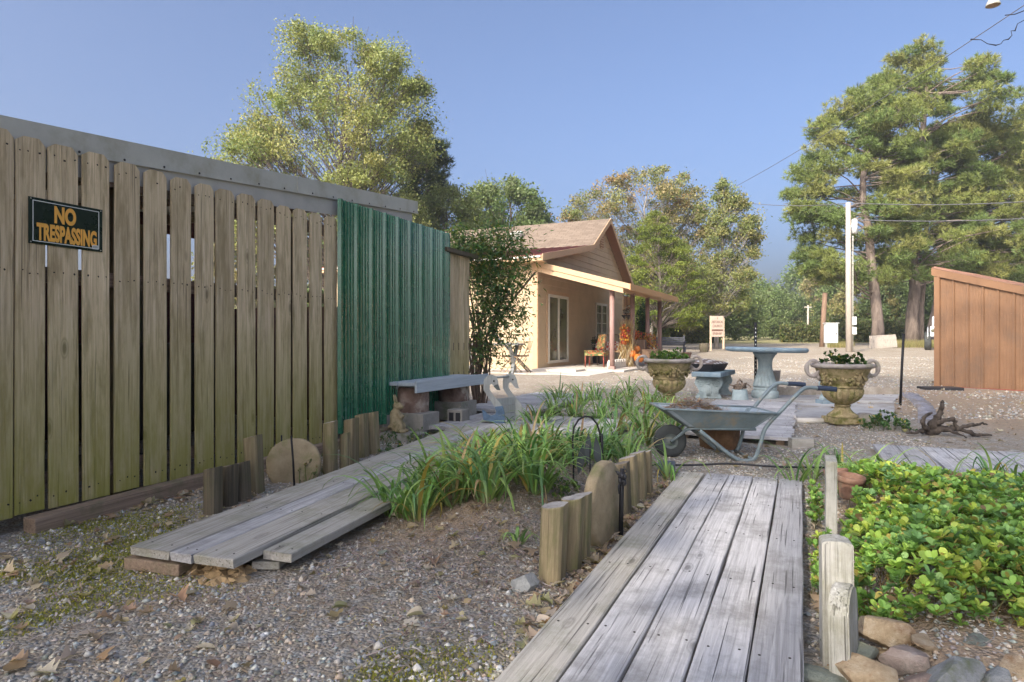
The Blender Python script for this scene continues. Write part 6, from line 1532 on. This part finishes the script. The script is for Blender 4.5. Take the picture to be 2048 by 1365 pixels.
# ================================================================ TREES
def outline_m(outline, Y, bx, bz):
    zs = np.array([H-(py-HOR)/F*Y-bz for py,_,_ in outline]); l = np.array([(a-1024)/F*Y-bx for _,a,_ in outline]); r = np.array([(b-1024)/F*Y-bx for _,_,b in outline])
    o = np.argsort(zs); return zs[o], l[o], r[o]
def broadleaf(name, label, Y, tpx, outline, nclump, nleaf, lsize, cr, cols, barkm=None, trunk_r=.18, depth=.8, group=None, cat='tree', lowlimb=.25, base=None, seed=1, flat=.75, shell=.55, asp=.6, cvar=.15):
    global rng
    keep_rng = rng; rng = np.random.default_rng(seed); rr = random.Random(seed)
    if base is None: x = (tpx-1024)/F*Y; bz = ghf(x, Y)
    else: x, Y, bz = base
    zs, l, r = outline if isinstance(outline[0], np.ndarray) else outline_m(outline, Y, x, bz)
    T = thing(name, label, cat, (x,Y,bz), 0, group)
    C = []; z0, z1 = zs[0], zs[-1]; wmax = (r-l).max()
    while len(C) < nclump:
        z = rng.uniform(z0, z1); a, b = np.interp(z,zs,l), np.interp(z,zs,r)
        if rng.random()*wmax > (b-a): continue
        q = rng.uniform(-1,1); q = np.sign(q)*abs(q)**shell; hw = (b-a)/2
        dd = math.sqrt(max(0,1-q*q))*hw*depth*rng.uniform(-1,1)
        C.append(((a+b)/2+q*max(hw-cr*.5,.05), dd, min(z, z1-cr*.3)))
    C = np.array(C)
    h = z1; m = MB(); nt = 9
    tp = [Vector((0,0,-.2))]+[Vector((rr.gauss(0,.02)*h*.25*(k/nt), rr.gauss(0,.02)*h*.25*(k/nt), h*.86*k/nt)) for k in range(1,nt+1)]
    midx = np.interp(np.linspace(0,h*.86,nt+1), zs, (l+r)/2)
    for k in range(nt+1): tp[k].x += midx[k]*.6*(k/nt)
    m.tube(tp, [trunk_r*(1.25 if k == 0 else 1)*(1-.82*k/nt) for k in range(nt+1)], 10)
    def tpt(z): k = max(0,min(nt-1e-6,z/(h*.86)*nt)); i_ = int(k); return tp[i_].lerp(tp[i_+1], k-i_)
    for c in C:
        cv = Vector(c); dist = math.hypot(cv.x,cv.y); zz = max(lowlimb*h*.6, cv.z-dist*.75-.08*h); a = tpt(zz)
        mid = a.lerp(cv,.5)+Vector((rr.gauss(0,.05),rr.gauss(0,.05),-.04))*dist*.6
        r0 = max(.012, trunk_r*.22*(1-zz/h)+.006)
        m.tube([a, a.lerp(mid,.6)+Vector((0,0,.03*dist)), mid, mid.lerp(cv,.6), cv], [r0, r0*.8, r0*.6, r0*.42, r0*.22], 5, False)
        for _ in range(3):
            m.tube([mid.lerp(cv,.5), cv+Vector((rr.gauss(0,cr*.6),rr.gauss(0,cr*.6),rr.gauss(.1,cr*.5)))], [r0*.35,.008], 4, False)
    m.build('trunk', barkm or M_bark, T)
    per = max(1,nleaf//nclump); n = per*nclump
    g = rng.normal(0,1,(nclump,per,3)); g = unit(g)*rng.random((nclump,per,1))**.45
    g = g*(1+.55*(rng.random((nclump,per,1))<.22)); el_ = rng.uniform(.7,1.3,(nclump,1,3)); cs_ = cr*rng.uniform(.55,1.4,(nclump,1,1)); off = g*cs_*np.array([1,1,flat])*el_; off[...,2] -= .15*cs_[...,0]*(g[...,0]**2+g[...,1]**2)
    c = (C[:,None]+off).reshape(-1,3)
    V_, Q_ = leafquads(c, rng.uniform(*lsize,n), .35, asp, .4)
    base_c = np.array(cols)[rng.integers(0,len(cols),nclump)]*(1+rng.normal(0,cvar*.6,(nclump,1)))
    pc = np.repeat(base_c,per,0)*(1+rng.normal(0,cvar,(n,1))); alt = rng.random(n) < .25; pc[alt] = np.array(cols)[rng.integers(0,len(cols),alt.sum())]
    mesh_np('crown', V_, Q_, M_leaf, T, np.repeat(pc.clip(.01,.6),4,0))
    rng = keep_rng
    return T
G1 = [(0.254,0.292,0.095),(0.301,0.328,0.114),(0.197,0.252,0.085),(0.348,0.338,0.123),(0.273,0.308,0.104)]
broadleaf('sweetgum_tree', 'tall yellow green broad tree rising behind the picket fence', 30, 700,
  [(52,600,630),(75,570,680),(110,560,800),(150,550,860),(180,555,878),(220,500,880),(260,495,860),(300,430,870),(330,425,850),(380,440,850),(430,455,860),(480,470,850)], 300, 95000, (.08,.15), .60, G1, trunk_r=.24, seed=3, shell=.7)
def pinetree(name, label, Y, tpx, outline, npad, cols, trunk_r=.28, group=None, seed=1, base=None, ntuft=50, zlo=None, padr=.8, nneed=14, nl=(.22,.34), lean=0):
    global rng
    keep_rng = rng; rng = np.random.default_rng(seed); rr = random.Random(seed)
    if base is None: x = (tpx-1024)/F*Y; bz = ghf(x, Y)
    else: x, Y, bz = base
    zs, l, r = outline if isinstance(outline[0], np.ndarray) else outline_m(outline, Y, x, bz)
    T = thing(name, label, 'tree', (x,Y,bz), 0, group); h = zs[-1]; m = MB(); nt = 10
    mx = np.interp(np.linspace(0,h*.95,nt+1), zs, (l+r)/2); tp = [Vector((mx[k]*.85*(k/nt)+rr.gauss(0,.05), rr.gauss(0,.05), -.2 if k == 0 else h*.95*k/nt)) for k in range(nt+1)]
    m.tube(tp, [trunk_r*(1.3 if k == 0 else 1)*(1-.72*k/nt) for k in range(nt+1)], 12)
    def tpt(z): k = max(0,min(nt-1e-6,z/(h*.95)*nt)); i_ = int(k); return tp[i_].lerp(tp[i_+1], k-i_)
    C = []; wmax = (r-l).max()
    while len(C) < npad:
        z = rng.uniform(zs[0], zs[-1]); a, b = np.interp(z,zs,l), np.interp(z,zs,r)
        if rng.random()*wmax > (b-a)+.1*wmax: continue
        q = rng.uniform(-1,1); q = np.sign(q)*abs(q)**.6; hw = (b-a)/2
        dd = math.sqrt(max(0,1-q*q))*hw*.85*rng.uniform(-1,1)
        C.append(((a+b)/2+q*max(.1,hw-padr*.5), dd, min(z,zs[-1]-.15)))
    for q in range(7): C.append((tp[-1].x+rng.normal(0,.5), tp[-1].y+rng.normal(0,.5), tp[-1].z-rng.uniform(-.2,1.6)))
    C = np.array(C); npad = len(C)
    for c in C:
        cv = Vector(c); t0 = tpt(max(0,cv.z)); dist = math.hypot(cv.x-t0.x,cv.y-t0.y); a = tpt(min(h*.93,max(zs[0]*.7,cv.z-dist*rr.uniform(-.15,.55)))); mid = a.lerp(cv,.5)+Vector((rr.gauss(0,.15),rr.gauss(0,.15),rr.uniform(-.12,.1)*dist))
        r0 = .022+.010*dist
        
        if rr.random() < .6: m.tube(bez([a,mid,cv],3), [r0*(1-.12*q) for q in range(7)], 6, False)
        for _ in range(3): m.tube([mid.lerp(cv,rr.uniform(.3,.9)), cv+Vector((rr.gauss(0,padr*.6),rr.gauss(0,padr*.6),rr.gauss(.05,.15)))], [r0*.35,.01], 4, False)
    m.build('trunk', M_pinebark, T)
    g = unit(rng.normal(0,1,(npad,ntuft,3)))*rng.random((npad,ntuft,1))**.4; pr_ = padr*rng.uniform(.7,1.35,(npad,1,1))
    tc = (C[:,None]+g*pr_*np.array([1,1,.5])).reshape(-1,3); outw = unit(g*np.array([1,1,.4])+np.array([0,0,.75])).reshape(-1,3)
    n = len(tc); N = n*nneed
    d = unit(outw[:,None]*.75+rng.normal(0,.62,(n,nneed,3))); L = rng.uniform(*nl,(n,nneed,1)); w = unit(np.cross(d, rng.normal(0,1,(n,nneed,3))))*rng.uniform(.013,.026,(n,nneed,1))
    b = tc[:,None]+d*.02; P = np.stack([b-w, b+w, b+d*L],2).reshape(-1,3)
    bc = np.array(cols)[rng.integers(0,len(cols),npad)]; pc = np.repeat(bc,ntuft,0)*(1+rng.normal(0,.14,(n,1))); pc = np.repeat(pc,nneed*3,0)
    mesh_np('crown', P, np.arange(N*3).reshape(-1,3), M_needle, T, pc.clip(.01,.6))
    rng = keep_rng; return T
HAZE = .0011
M_needle = leafmat('pine_needles', .25, .5, .3)
PG = [(0.189,0.237,0.067),(0.236,0.272,0.076),(0.151,0.212,0.062),(0.274,0.287,0.090)]
gP = 'tall pines beyond the gravel lot'
pinetree('pine_tree', 'tall pine standing apart at the left of the pine group, thick bare lower trunk', 38, 1756, [(185,1690,1760),(215,1660,1800),(260,1625,1830),(310,1605,1840),(360,1580,1835),(400,1568,1830),(440,1580,1830),(480,1600,1820),(530,1585,1800),(560,1640,1790)], 170, PG, .33, gP, 5)
pinetree('pine_tree', 'tallest pine of the group with its top above the overhead wire', 40, 1822, [(92,1820,1850),(115,1780,1910),(150,1740,1975),(190,1720,2005),(230,1720,2000),(280,1740,1985),(340,1760,1960),(400,1760,1960),(460,1740,1980),(520,1740,1960),(560,1770,1940)], 170, PG, .36, gP, 6)
pinetree('pine_tree', 'slim pine between the two thick trunks', 41, 1840, [(250,1830,1900),(320,1810,1940),(400,1800,1960),(480,1790,1950),(560,1800,1930)], 80, PG, .18, gP, 7)
pinetree('pine_tree', 'pine with leaning lower trunk at the right of the group', 42, 1856, [(235,1920,2040),(280,1900,2075),(340,1890,2090),(400,1880,2090),(460,1870,2080),(520,1860,2070),(560,1860,2060)], 140, PG, .27, gP, 8, lean=1.6)
pinetree('pine_tree', 'shaded pine trunk nearest the brown shed roof', 44, 1876, [(280,1960,2080),(350,1920,2110),(430,1900,2120),(500,1880,2100),(570,1870,2080)], 100, [tuple(x*.85 for x in c) for c in PG], .30, gP, 9, lean=1.0)  # crown palette toned darker to carry this pine's shade
pinetree('pine_tree', 'pine whose branch tip shows at the upper right edge', 36, 2125, [(130,2090,2150),(165,2040,2200),(200,2032,2200),(230,2070,2200),(330,2060,2220),(430,2050,2220),(540,2060,2200)], 70, PG, .3, gP, 10)
pinetree('pine_tree', 'small dark pine showing beside the broad tree behind the fence', 36, 850, [(262,830,855),(285,800,880),(320,800,905),(350,820,905),(380,800,890),(440,800,880)], 36, [(.07,.10,.03),(.10,.13,.04),(.05,.08,.028)], .2, 'pines behind the fence', 11, padr=.6)
G2 = [(0.156,0.213,0.074),(0.180,0.238,0.084),(0.131,0.194,0.063),(0.213,0.252,0.105)]
broadleaf('broadleaf_tree', 'rounded green tree rising behind the house roof', 42, 1025, [(348,1010,1035),(365,960,1055),(390,945,1075),(420,940,1098),(450,930,1105),(480,925,1105),(560,930,1100)], 140, 30000, (.14,.24), .75, G2, trunk_r=.2, seed=13)
broadleaf('dark_tree', 'dark green tree behind the end of the fence', 33, 890, [(375,880,930),(395,850,945),(430,830,960),(470,820,965),(560,820,960)], 110, 26000, (.10,.18), .6, [(.18,.235,.085),(.22,.27,.095),(.27,.30,.11)], trunk_r=.16, seed=14)
AU = [(0.282,0.230,0.104),(0.308,0.274,0.123),(0.229,0.240,0.085),(0.334,0.230,0.114),(0.211,0.250,0.085),(0.264,0.270,0.114)]
broadleaf('autumn_tree', 'thin leaved rusty autumn tree spreading behind the house gable', 38, 1300, [(335,1330,1345),(350,1220,1370),(375,1190,1390),(400,1140,1420),(430,1125,1430),(460,1150,1425),(500,1200,1420),(540,1230,1410),(590,1240,1400)], 240, 36000, (.09,.17), .55, AU, M_palebark, .16, seed=15, shell=.75)
broadleaf('cedar_tree', 'feathery bright green cedar right of the house gable', 33, 1318, [(415,1300,1320),(450,1280,1345),(500,1255,1375),(540,1245,1395),(580,1245,1410),(620,1255,1405),(650,1265,1400)], 120, 34000, (.07,.13), .42, [(.19,.235,.04),(.23,.27,.05),(.15,.20,.04)], None, .14, seed=16, flat=.45, asp=.4)
broadleaf('slender_tree', 'slender sparse green tree beside the church sign', 35, 1433, [(358,1442,1462),(385,1425,1480),(420,1420,1515),(460,1410,1528),(500,1400,1522),(560,1390,1515),(620,1380,1490)], 170, 27000, (.09,.15), .45, [(.21,.25,.08),(.26,.28,.10),(.28,.265,.10),(.18,.22,.075)], M_palebark, .12, seed=17, shell=.8)
# woods beyond the lot: a few kinds, each tree a thing
gW = 'trees of the woods beyond the lot'
def mk(seed, h, w, cols, n, ls, cr, label):
    zs = np.array([.12,.25,.45,.65,.82,1.0])*h; hw = np.array([.30,.46,.5,.44,.30,.05])*w
    return broadleaf('woodland_tree', label, 0, 0, (zs,-hw,hw), 55, n, ls, cr, cols, trunk_r=.16, seed=seed, group=gW, base=(0,-30,0), lowlimb=.2)
k1 = mk(21, 8.0, 7.5, G2, 12000, (.22,.36), .95, 'x'); k2 = mk(22, 7.0, 7.0, [(.12,.17,.06),(.15,.195,.07),(.10,.145,.05)], 11000, (.22,.36), .95, 'x'); k3 = mk(23, 9.0, 7.0, [(.26,.26,.09),(.30,.27,.11),(.21,.235,.075),(.32,.27,.12)], 12000, (.22,.36), .9, 'x')
protos = [k1,k2,k3]; used = [False]*3
W_ = [ # px, Y, kind, scale, words
 (1340,46,2,.75,'pale olive tree right behind the last porch post'),(1385,52,0,.72,'green tree behind the dark garden bench'),(1470,58,1,.80,'dark green tree between the church sign and the round table'),(1500,72,0,.85,'mid green woodland tree over the left rim of the round table'),
 (1545,66,0,.66,'low rounded woodland tree behind the round table'),(1580,70,1,.75,'darker rounded woodland tree behind the thin distant pole'),(1560,95,1,1.15,'dark woodland tree showing above the lower ones left of the sky notch'),(1610,92,0,1.30,'tall green woodland tree at the right of the sky notch'),
 (1650,84,2,1.10,'yellowish woodland tree behind the short brown pole'),(1690,70,0,.92,'green woodland tree directly behind the tall pale utility pole'),(1730,62,2,.85,'yellow green tree behind the leftmost pine trunk'),(1780,60,1,.85,'dark tree behind the timber stack'),
 (1835,62,0,.9,'green tree behind the slim pine'),(1885,58,1,1.0,'dark tree behind the shed end of the pine group'),(1945,60,0,1.0,'green tree behind the brown shed roof'),(2010,58,1,1.1,'dark woodland tree at the right edge above the shed'),(2080,60,0,1.1,'woodland tree beyond the right edge of the photo'),
 (1430,86,2,1.1,'pale woodland tree far behind the slender tree'),(1280,62,1,1.0,'dark tree deep behind the porch'),(1200,70,0,1.0,'green tree far behind the house'),
 (640,48,0,1.0,'green tree low behind the picket fence gaps'),(480,46,2,.95,'yellowish tree showing at the roof edge left of the tall broad tree'),(760,50,1,1.0,'dark tree behind the green panel'),(1000,60,1,.95,'dark tree between the vine and the house roof')]
for px, Yw, kd, sc, lb in W_:
    p = gz(px, Yw); rzz = random.uniform(0,6.28); s_ = (sc*random.uniform(.92,1.08), sc*random.uniform(.92,1.08), sc)
    if not used[kd]: t_ = protos[kd]; t_.location = p; t_.rotation_euler = (0,0,rzz); t_.scale = s_; t_['label'] = lb; used[kd] = True
    else: dup(protos[kd], p, rzz, lb, gW, s_)
for k_, (x_, y_, kd, sc) in enumerate([(19,12.5,0,1.15),(23,17,2,1.3),(17,6.5,1,1.0),(21,3,2,1.25),(27,23,0,1.4),(16,1,0,1.0)]):  # added unseen trees: warm reflections in the green panel, fill on the fence
    dup(protos[kd], (x_,y_,ghf(x_,y_)), k_*1.3, 'unseen leafy tree added right of the brown shed for warm fill light', 'unseen trees added right of the garden for fill light', sc)
# brushy undergrowth along the edge of the lot
def thicket(label, pts, n, h, cols, size, name='undergrowth'):
    P = []
    for (px0,Y0,px1,Y1) in pts:
        f = rng.random(n); Yq = Y0+(Y1-Y0)*f+rng.uniform(-1,1.5,n); x = (px0+(px1-px0)*f-1024)/F*Yq
        hh_ = h*(.55+.45*np.abs(np.sin(x*.9+1.3)*np.cos(x*.37)))
        P.append(np.stack([x,Yq,gh(x,Yq)+hh_*rng.random(n)**.8],1))
    c = np.concatenate(P); V_, Q_ = leafquads(c, rng.uniform(*size,len(c)))
    return tag(mesh_np(name, V_, Q_, M_leaf, None, np.repeat(pal(cols,len(c)),4,0)), label, 'undergrowth', kind='stuff')
thicket('leafy undergrowth along the far side of the gravel lot', [(1560,50,1720,50),(1700,50,1900,48),(1330,46,1440,48),(1880,47,2120,45),(1230,44,1340,44)], 9000, 2.1, [(.13,.17,.055),(.18,.20,.065),(.24,.23,.08),(.10,.13,.05)], (.14,.26))
thicket('far wooded edge closing the view beyond the field', [(1100,120,1500,130),(1480,125,1700,125),(1680,120,2300,120),(300,110,1100,115),(-900,90,320,110)], 9000, 9.5, [(.15,.19,.075),(.19,.21,.08),(.13,.17,.07),(.24,.23,.10)], (.5,.9), 'woods')
# dry grass tufts at the lot edge
n = 7000; f = rng.random(n); px = np.where(f<.5, rng.uniform(1655,1705,n), rng.uniform(1770,1880,n)); Yq = rng.uniform(36.5,41,n); x = (px-1024)/F*Yq; b = np.stack([x,Yq,gh(x,Yq)],1)
hgt = rng.uniform(.12,.5,n)*np.where(f<.5,.7,1); tp_ = b+np.stack([rng.normal(0,.10,n),rng.normal(0,.10,n),hgt],1); s = np.array([.012,0,0])
o = mesh_np('dry_grass', np.stack([b-s,b+s,tp_],1).reshape(-1,3), np.arange(n*3).reshape(-1,3), M_leaf, None, np.repeat(pal([(.38,.31,.15),(.30,.27,.11),(.22,.23,.08)],n),3,0)); tag(o, 'dry yellow grass around the poles at the lot edge', 'grass', kind='stuff')
# tall trees standing left of and behind the photographer; they shade the garden
gS = 'tall shade trees left of the garden, outside the photo'
def shade(seed, p, d, h, w, n, lb, zb=.30):
    x, y = -.62*d-.785*p, -.785*d+.62*p
    zs = np.array([zb,.42,.6,.8,.93,1.0])*h; hw = np.array([.30,.46,.5,.42,.24,.05])*w
    return broadleaf('shade_tree', lb, 0, 0, (zs,-hw,hw), 80, n, (.24,.38), .85, G2, trunk_r=.25, seed=seed, group=gS, base=(x,y,ghf(x,y)), lowlimb=.4, depth=1.0)
shade(31,-3.2,11.0,16.0,5.5,4800,'shade tree behind the photographer')
shade(32,.2,12.5,21.0,5.4,7000,'shade tree nearest the photographer')
shade(33,3.6,13.0,21.0,5.4,8000,'shade tree left of the picket fence')
shade(34,6.6,12.0,13.0,3.6,4500,'smaller shade tree farthest along the fence')

# thin autumn haze over the whole place
m = MB(); m.box((0,150,10.4),(1100,1000,24.0)); t = NT('haze'); vol = t.n('ShaderNodeVolumePrincipled'); vol.inputs['Color'].default_value = (.93,.95,1,1); vol.inputs['Density'].default_value = HAZE; vol.inputs['Anisotropy'].default_value = .2
t.t.nodes.remove(t.b); t.l(vol.outputs[0], t.out.inputs['Volume']); tag(m.build('haze', t.m), 'thin pale haze in the air', 'haze', kind='stuff')
# ================================================================ LIGHT, SKY, CAMERA
SE = R(33); sdir = Vector((-.62*math.cos(SE), -.785*math.cos(SE), math.sin(SE))).normalized()
sun = bpy.data.lights.new('sun', 'SUN'); sun.energy = 2.0; sun.angle = R(.6); sun.color = (1.0,.90,.76)
so = bpy.data.objects.new('sun', sun); COL.objects.link(so); so.rotation_euler = sdir.to_track_quat('Z','Y').to_euler(); so.location = (-20,-10,20)
w = bpy.data.worlds.new('World'); S.world = w; w.use_nodes = True; nt_ = w.node_tree
bg = nt_.nodes['Background']; sk = nt_.nodes.new('ShaderNodeTexSky'); sk.sky_type = 'NISHITA'; sk.sun_disc = False; sk.sun_elevation = SE; sk.sun_rotation = math.atan2(sdir.x, sdir.y)
sk.air_density = .65; sk.dust_density = 10.0; sk.ozone_density = 4.0; sk.altitude = 200
nt_.links.new(sk.outputs[0], bg.inputs[0]); bg.inputs[1].default_value = .15
cam = bpy.data.cameras.new('camera'); co = bpy.data.objects.new('camera', cam); COL.objects.link(co); S.camera = co
co.location = (0,0,H); co.rotation_euler = (R(90),0,0); cam.sensor_width = 36; cam.lens = 36*F/2048; cam.shift_y = -5.5/2048; cam.clip_start = .05; cam.clip_end = 2000
S.view_settings.view_transform = 'Standard'; S.view_settings.look = 'None'; S.view_settings.gamma = 1; S.view_settings.use_curve_mapping = False
S.view_settings.exposure = 1.24
S.render.engine = 'CYCLES'; S.cycles.max_bounces = 7; S.cycles.diffuse_bounces = 4; S.cycles.glossy_bounces = 2; S.cycles.transmission_bounces = 4; S.cycles.transparent_max_bounces = 4
S.cycles.use_denoising = True; S.cycles.sample_clamp_indirect = 6; S.cycles.caustics_reflective = False; S.cycles.caustics_refractive = False
